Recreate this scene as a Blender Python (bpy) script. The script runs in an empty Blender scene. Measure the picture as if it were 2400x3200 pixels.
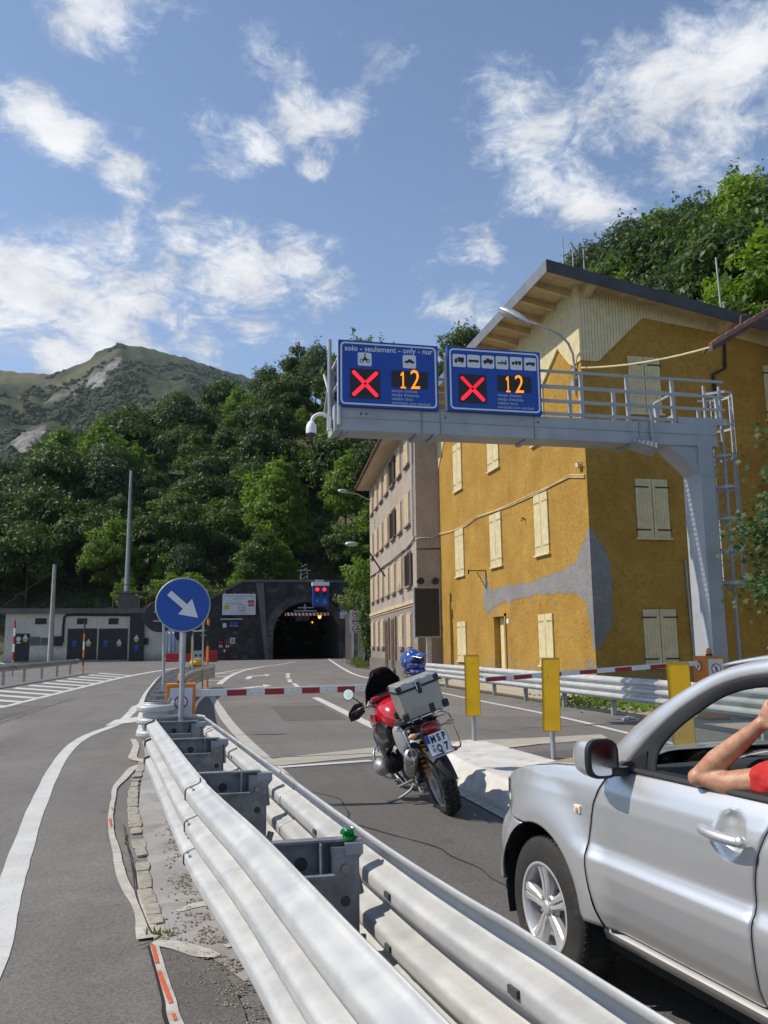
import bpy, bmesh, math, random
import numpy as np
from mathutils import Vector, Matrix, noise as mn
R = math.radians
SC = bpy.context.scene
COL = SC.collection
random.seed(7); rng = np.random.default_rng(7)

# ---------------------------------------------------------------- camera
FPX, CH, YAW, PITCH, ROLL = 2600.0, 1.68, R(12.8), R(9.0), R(0.7)
_fw = Vector((0, math.cos(PITCH), math.sin(PITCH))); _r0 = Vector((1, 0, 0)); _u0 = Vector((0, -math.sin(PITCH), math.cos(PITCH)))
_rt = _r0*math.cos(ROLL) - _u0*math.sin(ROLL); _up = _u0*math.cos(ROLL) + _r0*math.sin(ROLL)
_yw = Matrix.Rotation(-YAW, 3, 'Z')
CR, CU, CF = _yw @ _rt, _yw @ _up, _yw @ _fw
CAM = Vector((0, 0, CH))
cd = bpy.data.cameras.new('camera'); cam = bpy.data.objects.new('camera', cd); COL.objects.link(cam)
cam.matrix_world = Matrix(((CR.x, CU.x, -CF.x, 0), (CR.y, CU.y, -CF.y, 0), (CR.z, CU.z, -CF.z, CH), (0, 0, 0, 1)))
cd.sensor_fit = 'VERTICAL'; cd.sensor_height = 36; cd.lens = 36*FPX/3200; cd.clip_start = 0.05; cd.clip_end = 20000
SC.camera = cam
# ---------------------------------------------------------------- light
SUN_EL = 47.0
SH = Vector((0.979, -0.204, 0)).normalized()             # horizontal direction in which shadows fall
sun_dir = Vector((-SH.x*math.cos(R(SUN_EL)), -SH.y*math.cos(R(SUN_EL)), math.sin(R(SUN_EL))))
sl = bpy.data.lights.new('sun', 'SUN'); sl.energy = 4.3; sl.angle = R(0.53); sl.color = (1, 0.93, 0.81)
so = bpy.data.objects.new('sun', sl); COL.objects.link(so); so.rotation_euler = sun_dir.to_track_quat('Z', 'Y').to_euler()
SC.view_settings.view_transform = 'Standard'; SC.view_settings.look = 'None'
SC.view_settings.exposure = 0.18; SC.view_settings.gamma = 1.0; SC.view_settings.use_curve_mapping = False
SC.cycles.max_bounces = 8; SC.cycles.transparent_max_bounces = 16
SC.cycles.volume_bounces = 0

# measuring: pixel of the 2400x3200 photograph -> point of the place
def ray(u, v): return CR*((u-1200)/FPX) + CU*((1600-v)/FPX) + CF
def gz(u, v, z=0.0):
    r = ray(u, v); return CAM + r*((z-CH)/r.z)
def onx(u, v, x):
    r = ray(u, v); return CAM + r*(x/r.x)
def ony(u, v, y):
    r = ray(u, v); return CAM + r*(y/r.y)

# ---------------------------------------------------------------- helpers
W = {}
class MB:
    def __init__(s): s.v = []; s.f = []; s.m = []; s.cm = 0
    def add(s, vs, fs):
        o = len(s.v); s.v += [tuple(p) for p in vs]; s.f += [tuple(i+o for i in f) for f in fs]; s.m += [s.cm]*len(fs); return s
    def box(s, c, d, rot=None):
        c = Vector(c); out = []
        for z in (-.5, .5):
            for y in (-.5, .5):
                for x in (-.5, .5):
                    p = Vector((x*d[0], y*d[1], z*d[2]))
                    if rot: p = rot @ p
                    out.append(c+p)
        return s.add(out, [(0,2,3,1),(4,5,7,6),(0,1,5,4),(2,6,7,3),(0,4,6,2),(1,3,7,5)])
    def bx(s, x0, x1, y0, y1, z0, z1): return s.box(((x0+x1)/2,(y0+y1)/2,(z0+z1)/2), (abs(x1-x0),abs(y1-y0),abs(z1-z0)))
    def ring(s, c, a, b, r, n): return [Vector(c)+a*(math.cos(2*math.pi*i/n)*r)+b*(math.sin(2*math.pi*i/n)*r) for i in range(n)]
    def cyl(s, p0, p1, r0, r1=None, n=12, caps=True):
        p0 = Vector(p0); p1 = Vector(p1); r1 = r0 if r1 is None else r1
        d = (p1-p0).normalized(); a = d.orthogonal().normalized(); b = d.cross(a)
        vs = s.ring(p0, a, b, r0, n)+s.ring(p1, a, b, r1, n)
        fs = [(i,(i+1)%n,n+(i+1)%n,n+i) for i in range(n)]
        if caps: fs += [tuple(range(n-1,-1,-1)), tuple(range(n,2*n))]
        return s.add(vs, fs)
    def tube(s, pts, r, n=8, closed=False):
        pts = [Vector(p) for p in pts]; k = len(pts); rs = r if isinstance(r, (list,tuple)) else [r]*k
        vs = []; fs = []; pa = None
        for i, p in enumerate(pts):
            if closed: d = pts[(i+1)%k]-pts[i-1]
            else: d = (pts[min(i+1,k-1)]-pts[max(i-1,0)])
            d = d.normalized()
            if pa is None: a = d.orthogonal().normalized()
            else:
                a = pa - d*pa.dot(d); a = a.normalized() if a.length > 1e-6 else d.orthogonal().normalized()
            pa = a; vs += s.ring(p, a, d.cross(a), rs[i], n)
        for i in range(k if closed else k-1):
            j = (i+1)%k
            fs += [(i*n+q, i*n+(q+1)%n, j*n+(q+1)%n, j*n+q) for q in range(n)]
        if not closed: fs += [tuple(range(n-1,-1,-1)), tuple(range((k-1)*n,k*n))]
        return s.add(vs, fs)
    def prism(s, poly, ex):
        ex = Vector(ex); p = [Vector(q) for q in poly]; n = len(p)
        return s.add(p+[q+ex for q in p], [tuple(range(n-1,-1,-1)), tuple(range(n,2*n))]+[(i,(i+1)%n,n+(i+1)%n,n+i) for i in range(n)])
    def loft(s, rings, closed=True, caps=True):
        n = len(rings[0]); vs = [p for r in rings for p in r]; fs = []
        for i in range(len(rings)-1):
            for q in range(n if closed else n-1):
                fs.append((i*n+q, i*n+(q+1)%n, (i+1)*n+(q+1)%n, (i+1)*n+q))
        if caps and closed: fs += [tuple(range(n-1,-1,-1)), tuple(range((len(rings)-1)*n, len(rings)*n))]
        return s.add(vs, fs)
    def lathe(s, prof, o, ax, n=24, caps=True):
        o = Vector(o); ax = Vector(ax).normalized(); a = ax.orthogonal().normalized(); b = ax.cross(a)
        return s.loft([s.ring(o+ax*h, a, b, max(r,1e-4), n) for r, h in prof], caps=caps)
    def ball(s, c, r, nu=14, nv=9, rot=None):
        r = (r,r,r) if not isinstance(r,(tuple,list)) else r; rings = []
        for j in range(nv+1):
            t = math.pi*j/nv; t = min(max(t,.02), math.pi-.02); ring = []
            for i in range(nu):
                q = Vector((r[0]*math.sin(t)*math.cos(2*math.pi*i/nu), r[1]*math.sin(t)*math.sin(2*math.pi*i/nu), -r[2]*math.cos(t)))
                if rot: q = rot @ q
                ring.append(Vector(c)+q)
            rings.append(ring)
        return s.loft(rings)
    def grid(s, fn, nu, nv):
        vs = [fn(i/nu, j/nv) for i in range(nu+1) for j in range(nv+1)]; k = nv+1
        return s.add(vs, [(i*k+j, (i+1)*k+j, (i+1)*k+j+1, i*k+j+1) for i in range(nu) for j in range(nv)])
    def build(s, name, mats, parent=None, smooth=None, bevel=0, world=True, solid=0, sub=0, fix=True):
        me = bpy.data.meshes.new(name); vs = s.v
        if parent is not None and world:
            inv = W[parent].inverted(); vs = [inv @ Vector(p) for p in vs]
        me.from_pydata([tuple(p) for p in vs], [], s.f)
        mats = mats if isinstance(mats, (list,tuple)) else [mats]
        for m in mats: me.materials.append(m)
        me.polygons.foreach_set('material_index', s.m)
        if fix:
            bm = bmesh.new(); bm.from_mesh(me); bmesh.ops.recalc_face_normals(bm, faces=bm.faces); bm.to_mesh(me); bm.free()
        if smooth:
            me.shade_smooth(); me.set_sharp_from_angle(angle=R(smooth))
        me.update()
        return link(name, me, parent, bevel, solid, sub)
def link(name, me, parent=None, bevel=0, solid=0, sub=0):
    o = bpy.data.objects.new(name, me); COL.objects.link(o)
    W[o] = W[parent].copy() if parent is not None else Matrix()
    if parent is not None: o.parent = parent
    if solid:
        md = o.modifiers.new('solid', 'SOLIDIFY'); md.thickness = solid; md.offset = 0
    if bevel:
        md = o.modifiers.new('bevel', 'BEVEL'); md.width = bevel; md.segments = 2; md.limit_method = 'ANGLE'
    if sub:
        md = o.modifiers.new('sub', 'SUBSURF'); md.levels = sub; md.render_levels = sub
    return o
def tag(o, label=None, cat=None, group=None, kind=None):
    if label: o['label'] = label
    if cat: o['category'] = cat
    if group: o['group'] = group
    if kind: o['kind'] = kind
    return o
def thing(name, label, cat, loc=(0,0,0), rot=(0,0,0), group=None):
    o = bpy.data.objects.new(name, None); COL.objects.link(o); o.empty_display_size = .2
    o.location = loc; o.rotation_euler = rot
    from mathutils import Euler
    W[o] = Matrix.Translation(Vector(loc)) @ Euler(rot).to_matrix().to_4x4()
    return tag(o, label, cat, group)
def kids(o): return [c for c in COL.objects if c.parent == o]
def dup(root, loc, rotz=None, label=None, scale=None, extra=None):
    r = root.copy(); COL.objects.link(r); r.location = loc
    if rotz is not None: r.rotation_euler = (root.rotation_euler[0], root.rotation_euler[1], rotz)
    if scale: r.scale = scale
    if label: r['label'] = label
    for ch in list(root.children):
        c = ch.copy(); COL.objects.link(c); c.parent = r
        for g in list(ch.children):
            d = g.copy(); COL.objects.link(d); d.parent = c
    return r
def text(name, body, size, origin, right, up, m, parent=None, ext=.002, align='LEFT', sx=1.0, bold=0.0):
    cu = bpy.data.curves.new('t', 'FONT'); cu.body = body; cu.size = size; cu.extrude = ext; cu.align_x = align; cu.offset = bold
    cu.resolution_u = 3
    t = bpy.data.objects.new('t', cu); COL.objects.link(t)
    dg = bpy.context.evaluated_depsgraph_get(); me = bpy.data.meshes.new_from_object(t.evaluated_get(dg))
    bpy.data.objects.remove(t); bpy.data.curves.remove(cu)
    right = Vector(right).normalized(); up = Vector(up).normalized(); nrm = right.cross(up)
    M = Matrix(((right.x*sx, up.x, nrm.x, origin[0]), (right.y*sx, up.y, nrm.y, origin[1]), (right.z*sx, up.z, nrm.z, origin[2]), (0,0,0,1)))
    if parent is not None: M = W[parent].inverted() @ M
    me.transform(M); me.materials.clear(); me.materials.append(m); me.name = name
    return link(name, me, parent)

# ---------------------------------------------------------------- materials
class NT:
    def __init__(s, tree): s.t = tree; s.n = tree.nodes; s.l = tree.links
    def new(s, typ, **kw):
        n = s.n.new(typ)
        for k, v in kw.items():
            if k.startswith('i_'):
                key = k[2:]; key = int(key) if key.isdigit() else key.replace('_', ' ')
                if hasattr(v, 'is_linked') or isinstance(v, bpy.types.NodeSocket): s.l.new(v, n.inputs[key])
                else: n.inputs[key].default_value = v
            else: setattr(n, k, v)
        return n
    def math(s, op, a, b=0.0, c=None, clamp=False):
        n = s.n.new('ShaderNodeMath'); n.operation = op; n.use_clamp = clamp
        for i, q in enumerate((a, b) if c is None else (a, b, c)):
            if isinstance(q, bpy.types.NodeSocket): s.l.new(q, n.inputs[i])
            else: n.inputs[i].default_value = q
        return n.outputs[0]
    def mix(s, fac, a, b, mode='MIX'):
        n = s.n.new('ShaderNodeMix'); n.data_type = 'RGBA'; n.blend_type = mode
        for i, q in ((0, fac), (6, a), (7, b)):
            if isinstance(q, bpy.types.NodeSocket): s.l.new(q, n.inputs[i])
            elif i == 0: n.inputs[0].default_value = q
            else: n.inputs[i].default_value = (*q, 1) if len(q) == 3 else q
        return n.outputs[2]
    def noise(s, vec, scale, detail=4, rough=.55, dist=0.0):
        n = s.new('ShaderNodeTexNoise', i_Scale=scale, i_Detail=detail, i_Roughness=rough, i_Distortion=dist)
        if vec is not None: s.l.new(vec, n.inputs['Vector'])
        return n.outputs[0]
    def ramp(s, val, lo, hi, a=0.0, b=1.0, smooth=True):
        n = s.n.new('ShaderNodeMapRange'); n.interpolation_type = 'SMOOTHSTEP' if smooth else 'LINEAR'
        s.l.new(val, n.inputs[0])
        for i, q in ((1, lo), (2, hi), (3, a), (4, b)): n.inputs[i].default_value = q
        return n.outputs[0]
def lin(c):
    f = lambda x: x/12.92 if x <= .04045 else ((x+.055)/1.055)**2.4
    return tuple(f(x/255.) for x in c)
def mat(name, col, rough=.6, metal=0.0, var=.12, vscale=3.0, bump=0.0, bscale=60., dirt=None, dscale=1.2, dlo=.5, dhi=.75, spec=.5, emit=None, estr=1.0, coat=0.0, trans=0.0, alpha=1.0, ior=1.45, geo=False):
    m = bpy.data.materials.new(name); m.use_nodes = True; t = NT(m.node_tree); b = t.n['Principled BSDF']
    tc = t.n.new('ShaderNodeTexCoord'); vec = tc.outputs['Object']
    if geo: vec = t.n.new('ShaderNodeNewGeometry').outputs['Position']
    c = None
    if var > 0:
        nz = t.noise(vec, vscale, 5, .6)
        lo = tuple(x*(1-var) for x in col); hi = tuple(min(1, x*(1+var)) for x in col)
        c = t.mix(t.ramp(nz, .3, .7), lo, hi)
    if dirt is not None:
        nd = t.noise(vec, dscale, 6, .65, .4); c = t.mix(t.ramp(nd, dlo, dhi), c if c is not None else col, dirt)
    if c is not None: t.l.new(c, b.inputs['Base Color'])
    else: b.inputs['Base Color'].default_value = (*col, 1)
    b.inputs['Metallic'].default_value = metal; b.inputs['Specular IOR Level'].default_value = spec
    b.inputs['IOR'].default_value = ior; b.inputs['Coat Weight'].default_value = coat; b.inputs['Coat Roughness'].default_value = .04
    b.inputs['Transmission Weight'].default_value = trans; b.inputs['Alpha'].default_value = alpha
    if var > 0:
        nr = t.noise(vec, vscale*2.3, 4); t.l.new(t.ramp(nr, .3, .7, max(.02, rough-.08), min(1, rough+.08)), b.inputs['Roughness'])
    else: b.inputs['Roughness'].default_value = rough
    if bump > 0:
        nb = t.noise(vec, bscale, 5, .6); bp = t.new('ShaderNodeBump', i_Strength=1.0, i_Distance=bump, i_Height=nb); t.l.new(bp.outputs[0], b.inputs['Normal'])
    if emit is not None:
        b.inputs['Emission Color'].default_value = (*emit, 1); b.inputs['Emission Strength'].default_value = estr
    return m
# ---------------------------------------------------------------- sky with clouds
wd = bpy.data.worlds.new('World'); SC.world = wd; wd.use_nodes = True
t = NT(wd.node_tree); bg = t.n['Background']; out = t.n['World Output']
sky = t.new('ShaderNodeTexSky', sky_type='NISHITA'); sky.sun_disc = False
sky.sun_elevation = R(SUN_EL); sky.sun_rotation = math.atan2(sun_dir.x, sun_dir.y)
sky.altitude = 1300; sky.air_density = 1.0; sky.dust_density = 0.4; sky.ozone_density = 1.6
SKYK = 0.15
t.l.new(sky.outputs[0], bg.inputs[0]); bg.inputs[1].default_value = SKYK
tc = t.n.new('ShaderNodeTexCoord'); d = tc.outputs['Generated']
sep = t.new('ShaderNodeSeparateXYZ'); t.l.new(d, sep.inputs[0])
den = t.math('ADD', t.math('MAXIMUM', sep.outputs[2], 0.0), 0.22)
px = t.math('DIVIDE', sep.outputs[0], den); py = t.math('DIVIDE', sep.outputs[1], den)
cv = t.new('ShaderNodeCombineXYZ'); t.l.new(px, cv.inputs[0]); t.l.new(py, cv.inputs[1]); p = cv.outputs[0]
fb = t.noise(p, 5.4, 11, .66, .5)
fine = t.noise(p, 17.0, 9, .70, .9)
blobs = [(60,900,.16,1),(250,840,.13,.9),(430,930,.13,1),(330,1010,.14,1),(620,1040,.09,.6),(560,900,.07,.7),(780,830,.09,.85),(900,830,.08,1),(1040,890,.08,.8),(690,740,.06,.5),(600,690,.06,.5),
         (120,360,.055,1),(195,425,.06,1),(390,545,.045,.85),(640,375,.07,.75),(720,440,.075,.75),(800,470,.05,.8),(930,350,.08,.72),(1060,350,.06,.7),(860,210,.07,.62),(1180,160,.07,.55),(1130,130,.05,.5),(1010,450,.06,.45),(980,525,.03,.8),(480,420,.06,.35),(540,230,.05,.35),
         (1600,330,.08,.65),(1560,490,.06,.55),(1700,440,.1,.8),(1750,560,.09,.75),(1840,640,.08,.8),(1870,690,.05,.6),(1900,400,.12,.7),(2050,300,.13,.75),(2200,230,.13,.75),(2330,180,.13,.8),(2300,380,.13,.65),(2150,470,.12,.6),(2350,520,.1,.5),(1990,520,.09,.5),
         (1490,770,.06,.6),(1430,960,.07,.7),(1370,565,.05,.4),(1450,640,.05,.35),(1230,610,.06,.25),(300,20,.09,.7),(430,40,.08,.6),(200,1105,.07,.9),(330,1060,.08,.8),(800,1050,.04,.8),(900,1080,.04,.5),(1300,880,.06,.3),(560,760,.05,.6),(350,745,.06,.7),(220,730,.05,.6),(40,690,.05,.6),(100,790,.07,.5)]
FL = Vector((1, 1, 1.55))
dsc = t.new('ShaderNodeVectorMath', operation='MULTIPLY'); t.l.new(d, dsc.inputs[0]); dsc.inputs[1].default_value = FL
acc = None
for (u, v, r, w) in blobs:
    c = ray(u, v).normalized(); c = Vector((c.x*FL.x, c.y*FL.y, c.z*FL.z))
    ds = t.new('ShaderNodeVectorMath', operation='DISTANCE'); t.l.new(dsc.outputs[0], ds.inputs[0]); ds.inputs[1].default_value = c
    q = t.ramp(ds.outputs['Value'], 0.0, r*1.28, w*1.16, 0.0)
    acc = q if acc is None else t.math('MAXIMUM', acc, q)
# the rest of the sky carries the same scattered clouds
amb = t.ramp(t.noise(p, .9, 3), .55, .8, 0, .45)
front = t.new('ShaderNodeVectorMath', operation='DISTANCE'); t.l.new(d, front.inputs[0]); front.inputs[1].default_value = ray(1200, 900).normalized()
cov = t.math('ADD', acc, t.math('MULTIPLY', amb, t.ramp(front.outputs['Value'], .55, .8)))
den2 = t.math('ADD', t.math('MULTIPLY', cov, .62), t.math('ADD', t.math('MULTIPLY', t.math('SUBTRACT', fb, .5), 1.75), t.math('MULTIPLY', t.math('SUBTRACT', fine, .5), .85)))
alpha = t.ramp(den2, .17, .62, 0, .97)
veil = t.math('MULTIPLY', t.ramp(sep.outputs[2], .0, .75, .13, .012), t.ramp(t.noise(p, 1.3, 5, .6), .25, .75, .6, 1.4))
alpha = t.math('MAXIMUM', t.math('MULTIPLY', alpha, t.ramp(sep.outputs[2], -.02, .06)), veil)
bright = t.ramp(t.noise(p, 7.0, 6, .6), .25, .7, .72, .97)
ccol = t.mix(t.ramp(den2, .3, .85), (.52, .60, .74), (.92, .92, .93))
cb = t.new('ShaderNodeBackground', i_Strength=1.0); t.l.new(t.mix(1.0, ccol, bright, 'MULTIPLY'), cb.inputs[0])
# thin overall veil near the horizon
mx = t.n.new('ShaderNodeMixShader'); t.l.new(alpha, mx.inputs[0]); t.l.new(bg.outputs[0], mx.inputs[1]); t.l.new(cb.outputs[0], mx.inputs[2])
t.l.new(mx.outputs[0], out.inputs[0])
try: wd.cycles.sampling_method = 'MANUAL'; wd.cycles.sample_map_resolution = 512
except Exception: pass
# ---------------------------------------------------------------- materials of the ground
def asphalt(name, base, patch, speck=.5, crackc=.35):
    m = bpy.data.materials.new(name); m.use_nodes = True; t = NT(m.node_tree); b = t.n['Principled BSDF']
    v = t.n.new('ShaderNodeNewGeometry').outputs['Position']
    c = t.mix(t.ramp(t.noise(v, .35, 5, .6), .35, .7), base, patch)
    mp = t.new('ShaderNodeMapping'); t.l.new(v, mp.inputs[0]); mp.inputs['Scale'].default_value = (1.6, .10, 1)
    c = t.mix(t.ramp(t.noise(mp.outputs[0], 1.0, 4, .6), .45, .75, 0, .55), c, tuple(x*.66 for x in base))
    c = t.mix(t.ramp(t.noise(v, 1.7, 6, .7, .6), .56, .74, 0, .35), c, tuple(x*1.25 for x in base))
    c = t.mix(t.ramp(t.noise(v, 2.6, 3, .5), .64, .76, 0, .6), c, tuple(x*.42 for x in base))
    c = t.mix(t.ramp(t.noise(v, .16, 6, .75, 1.2), .50, .62, 0, .42), c, tuple(x*1.3 for x in base))
    vo = t.new('ShaderNodeTexVoronoi', i_Scale=95.0); t.l.new(v, vo.inputs['Vector'])
    sp = t.new('ShaderNodeSeparateColor'); t.l.new(vo.outputs['Color'], sp.inputs[0])
    c = t.mix(t.math('MULTIPLY', t.ramp(sp.outputs[0], .0, 1.0, 0, 1, False), speck), t.mix(.5, c, (.02,.02,.02)), t.mix(1.0, c, (1.45,1.4,1.35), 'MULTIPLY'))
    # wandering cracks
    wv = t.new('ShaderNodeTexVoronoi', feature='DISTANCE_TO_EDGE', i_Scale=.23)
    wp = t.new('ShaderNodeVectorMath', operation='ADD'); t.l.new(v, wp.inputs[0])
    nz = t.new('ShaderNodeTexNoise', i_Scale=.8, i_Detail=6.0); t.l.new(v, nz.inputs['Vector'])
    sc = t.new('ShaderNodeVectorMath', operation='SCALE'); t.l.new(nz.outputs['Color'], sc.inputs[0]); sc.inputs['Scale'].default_value = 1.6
    t.l.new(sc.outputs[0], wp.inputs[1]); t.l.new(wp.outputs[0], wv.inputs['Vector'])
    crack = t.math('MULTIPLY', t.ramp(wv.outputs[0], .0, .006, 1, 0), t.ramp(t.noise(v, .25, 2), .5, .6, 0, crackc))
    c = t.mix(crack, c, (.018,.017,.016))
    t.l.new(c, b.inputs['Base Color']); b.inputs['Roughness'].default_value = .82; b.inputs['Specular IOR Level'].default_value = .35
    nb = t.noise(v, 160, 3, .7); bp = t.new('ShaderNodeBump', i_Strength=.7, i_Distance=.004, i_Height=nb); t.l.new(bp.outputs[0], b.inputs['Normal'])
    return m
M_asph = asphalt('asphalt', (.225,.211,.197), (.182,.170,.160))
M_asph2 = asphalt('asphalt_dark', (.160,.150,.140), (.130,.121,.114))
def paint(name, col, wear=.5, base=(.13,.125,.12)):
    m = bpy.data.materials.new(name); m.use_nodes = True; t = NT(m.node_tree); b = t.n['Principled BSDF']
    v = t.n.new('ShaderNodeNewGeometry').outputs['Position']
    c = t.mix(t.ramp(t.noise(v, 2.2, 6, .65), .3, .75), col, tuple(x*.8 for x in col))
    w = t.math('ADD', t.ramp(t.noise(v, 34, 5, .7), .60-.12*wear, .78, 0, wear), t.ramp(t.noise(v, 3.1, 5, .7), .62, .8, 0, wear*.8), clamp=True)
    t.l.new(t.mix(w, c, base), b.inputs['Base Color']); b.inputs['Roughness'].default_value = .65
    return m
M_paint = paint('road_paint', (.60,.59,.56), .62)
M_paintw = paint('road_paint_worn', (.50,.47,.42), .75)
M_cream = paint('concrete_strip', (.42,.38,.31), .35, (.2,.19,.17))
M_conc = mat('island_concrete', (.33,.31,.295), .85, 0, .14, 1.3, .004, 90, dirt=(.23,.21,.185), dscale=1.6, dlo=.48, dhi=.68, geo=True)
M_mortar = mat('mortar', (.46,.43,.38), .9, 0, .2, 5, .004, 70, dirt=(.27,.25,.22), dscale=5, geo=True)
M_stone = mat('kerb_stone', (.38,.345,.285), .9, 0, .25, 6, .008, 40, dirt=(.22,.195,.16), dscale=6, dlo=.42, dhi=.66)
M_orange = paint('orange_spray', (.62,.10,.035), .9, (.3,.28,.25))
M_pebble = mat('pebble', (.24,.21,.165), .9, 0, .35, 18, geo=True)
M_earth = mat('earth', (.07,.075,.04), .95, 0, .35, .6, geo=True)

# ---------------------------------------------------------------- terrain
def smooth(a, b, x):
    t = max(0., min(1., (x-a)/(b-a))); return t*t*(3-2*t)
def interp0(pts, q):
    for (a, b), (c, d) in zip(pts, pts[1:]):
        if a <= q <= c: return b+(d-b)*(q-a)/(c-a)
    return pts[-1][1]
RIDGE = []
for (u, v) in ((1380,1130),(1430,1010),(1500,1000),(1550,1080),(1660,1060),(1720,830),(1800,765),(1966,715),(2102,650),(2230,640),(2290,575),(2400,510),(2600,450),(3200,420)):
    r_ = ray(u, v); RIDGE.append((math.atan2(r_.x, r_.y), r_.z/math.hypot(r_.x, r_.y)))
RIDGE = [(-9, .5)]+RIDGE+[(9, .4)]
def hill(x, y):
    sl = interp0([(-900,.22),(-70,.25),(-40,.29),(-28,.41),(-22,.46),(-9,.51),(5,.57),(20,.68),(35,.72),(900,.6)], x)
    yy = max(0., min(y, 186.)-107.)
    n = sl*yy + (3.0*smooth(105, 112, y) if y > 105 else 0)
    n *= 1-.25*smooth(190, 330, y)
    r = 0.
    if x > 20: r = min(x-20., 40.)*1.45*smooth(20, 28, x)*smooth(-30, 12, y)
    if x < -30: r += min(-30-x, 60)*.35*smooth(60, 100, y)
    if x > 20 and y > 118: r *= 1-.8*smooth(118, 150, y)
    z = n + r
    if x > 20 and r > 0:
        d = math.hypot(x, y); a = math.atan2(x, y)
        z = min(z, max(interp0(RIDGE, a)*d+CH-11.3, .4))
    if z > .2: z += 1.8*mn.noise((x*.05, y*.05, 3.1))*min(1, z/8)
    return z
xs = np.concatenate([np.arange(-900,-120,60.), np.arange(-120,90,4.), np.arange(90,900,60.)])
ys = np.concatenate([np.arange(-400,-20,60.), np.arange(-20,240,4.), np.arange(240,900,50.)])
g = MB(); vs = []
for X in xs:
    for Y in ys: vs.append((X, Y, hill(X, Y)-.06))
# the tunnel bore is cut out of the sheet
k = len(ys); fs = []
for i in range(len(xs)-1):
    for j in range(len(ys)-1):
        if 8 < xs[i] < 18 and 101 < ys[j] < 170: continue
        if xs[i+1] > 8 and xs[i] < 18 and ys[j+1] > 101 and ys[j] < 170: continue
        fs.append((i*k+j, (i+1)*k+j, (i+1)*k+j+1, i*k+j+1))
g.add(vs, fs)
ground = tag(g.build('ground', M_earth, smooth=80), kind='structure')
# closing slope above the bore (sits on top of the vault)
g = MB(); g.grid(lambda a, b: (6+14*a, 101+75*b, max(hill(6+14*a, 101+75*b)-.08, 9.3+0*b)), 7, 18)
tag(g.build('slope_over_tunnel', M_earth, smooth=80), kind='structure')

def sheet(name, poly, m, z, kind='structure', parent=None, rnd=0.):
    g = MB(); g.add([(p[0], p[1], z) for p in poly], [tuple(range(len(poly)))]); o = g.build(name, m, parent)
    if kind: tag(o, kind=kind)
    return o
def ribbon(name, pts, w, m, z=.006, jit=0., parent=None, tagit=True):
    pts = [Vector((p[0], p[1], 0)) for p in pts]; ws = w if isinstance(w, (list,tuple)) else [w]*len(pts)
    # subdivide smoothly
    P = []; Wd = []
    n = len(pts)
    for i in range(n-1):
        p0, p1, p2, p3 = pts[max(i-1,0)], pts[i], pts[i+1], pts[min(i+2,n-1)]
        for q in range(6):
            s = q/6.; P.append(.5*((2*p1)+(p2-p0)*s+(2*p0-5*p1+4*p2-p3)*s*s+(3*p1-p0-3*p2+p3)*s**3)); Wd.append(ws[i]*(1-s)+ws[i+1]*s)
    P.append(pts[-1]); Wd.append(ws[-1])
    L = []; Rr = []
    for i, p in enumerate(P):
        d = (P[min(i+1,len(P)-1)]-P[max(i-1,0)]).normalized(); nrm = Vector((-d.y, d.x, 0))
        j1 = jit*mn.noise((p.x*9, p.y*3.2, 1.7)); j2 = jit*mn.noise((p.x*9, p.y*3.2, 8.3))
        L.append(p+nrm*(Wd[i]/2+j1)); Rr.append(p-nrm*(Wd[i]/2+j2))
    g = MB(); vs = [(q.x,q.y,z) for q in L]+[(q.x,q.y,z) for q in Rr]; k = len(L)
    g.add(vs, [(i, k+i, k+i+1, i+1) for i in range(k-1)])
    o = g.build(name, m, parent)
    if tagit and parent is None: tag(o, kind='structure')
    return o
sheet('road', [(-60,-25),(30,-25),(30,22),(11.35,22),(11.35,60),(20,100),(20,103.2),(-60,103.2)], M_asph, 0.0)
sheet('tunnel_road', [(9.3,99.5),(17.2,99.5),(17.2,170),(9.3,170)], M_asph2, .004)
# darker resurfaced lane to the barrier, with a cut edge
sheet('lane_asphalt', [(1.35,-6),(7.9,-6),(7.95,12.6),(1.2,12.2),(1.25,8)], M_asph2, .003)

def px(*p): return [gz(u, v) for u, v in p]
Z6 = lambda x, y: (x/1.659, 2300+y/1.659)
Z1 = lambda x, y: (x/2.37, 1750+y/2.37)
Z2 = lambda x, y: (600+x/2.765, 1750+y/2.765)
# left road edge line
ribbon('edge_line', [(-.72,2.4),(-.95,4.0)]+[(q.x-.105, q.y) for q in px(Z6(60,1150),Z6(90,1000),Z6(130,800),Z6(180,600),Z6(270,300),Z6(372,90),Z6(480,0))]+px((372,2260),(415,2222),(452,2194)), [.18]*9+[.19,.22,.24], M_paint, .005, .012)
ribbon('edge_line', px(Z1(0,1096),Z1(300,1020),Z1(600,945),Z1(900,872),Z1(1150,825),Z1(1300,803)), [.22,.25,.3,.35,.4,.4], M_paint, .005)
sheet('chevron_stripe', px(Z1(852,1186),Z1(1060,1160),Z1(1056,1196),Z1(775,1232)), M_paint, .009)
sheet('chevron_stripe', px(Z1(985,1084),Z1(1070,1064),Z1(1068,1096),Z1(950,1112)), M_paint, .009)
for i, y0 in enumerate((837, 849, 862, 876, 891, 907, 925, 944, 965, 988, 1014, 1043, 1075)):
    x0 = 750-(y0-835)*5.77; th = 5.5+.042*(y0-837)*1.0
    def xr(y, x0=x0, y0=y0): x = (y-y0)/.075+x0; return x
    def pr(yy):      # intersection with the solid line y = 845+(1015-x)*.251
        x = (845+1015*.251-yy+.075*x0)/(.251+.075); return (x, yy+.075*(x-x0))
    sheet('hatch_stripe', px(Z1(x0, y0), Z1(*pr(y0)), Z1(*pr(y0+th)), Z1(x0-th*3, y0+th)), M_paint, .009)
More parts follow.
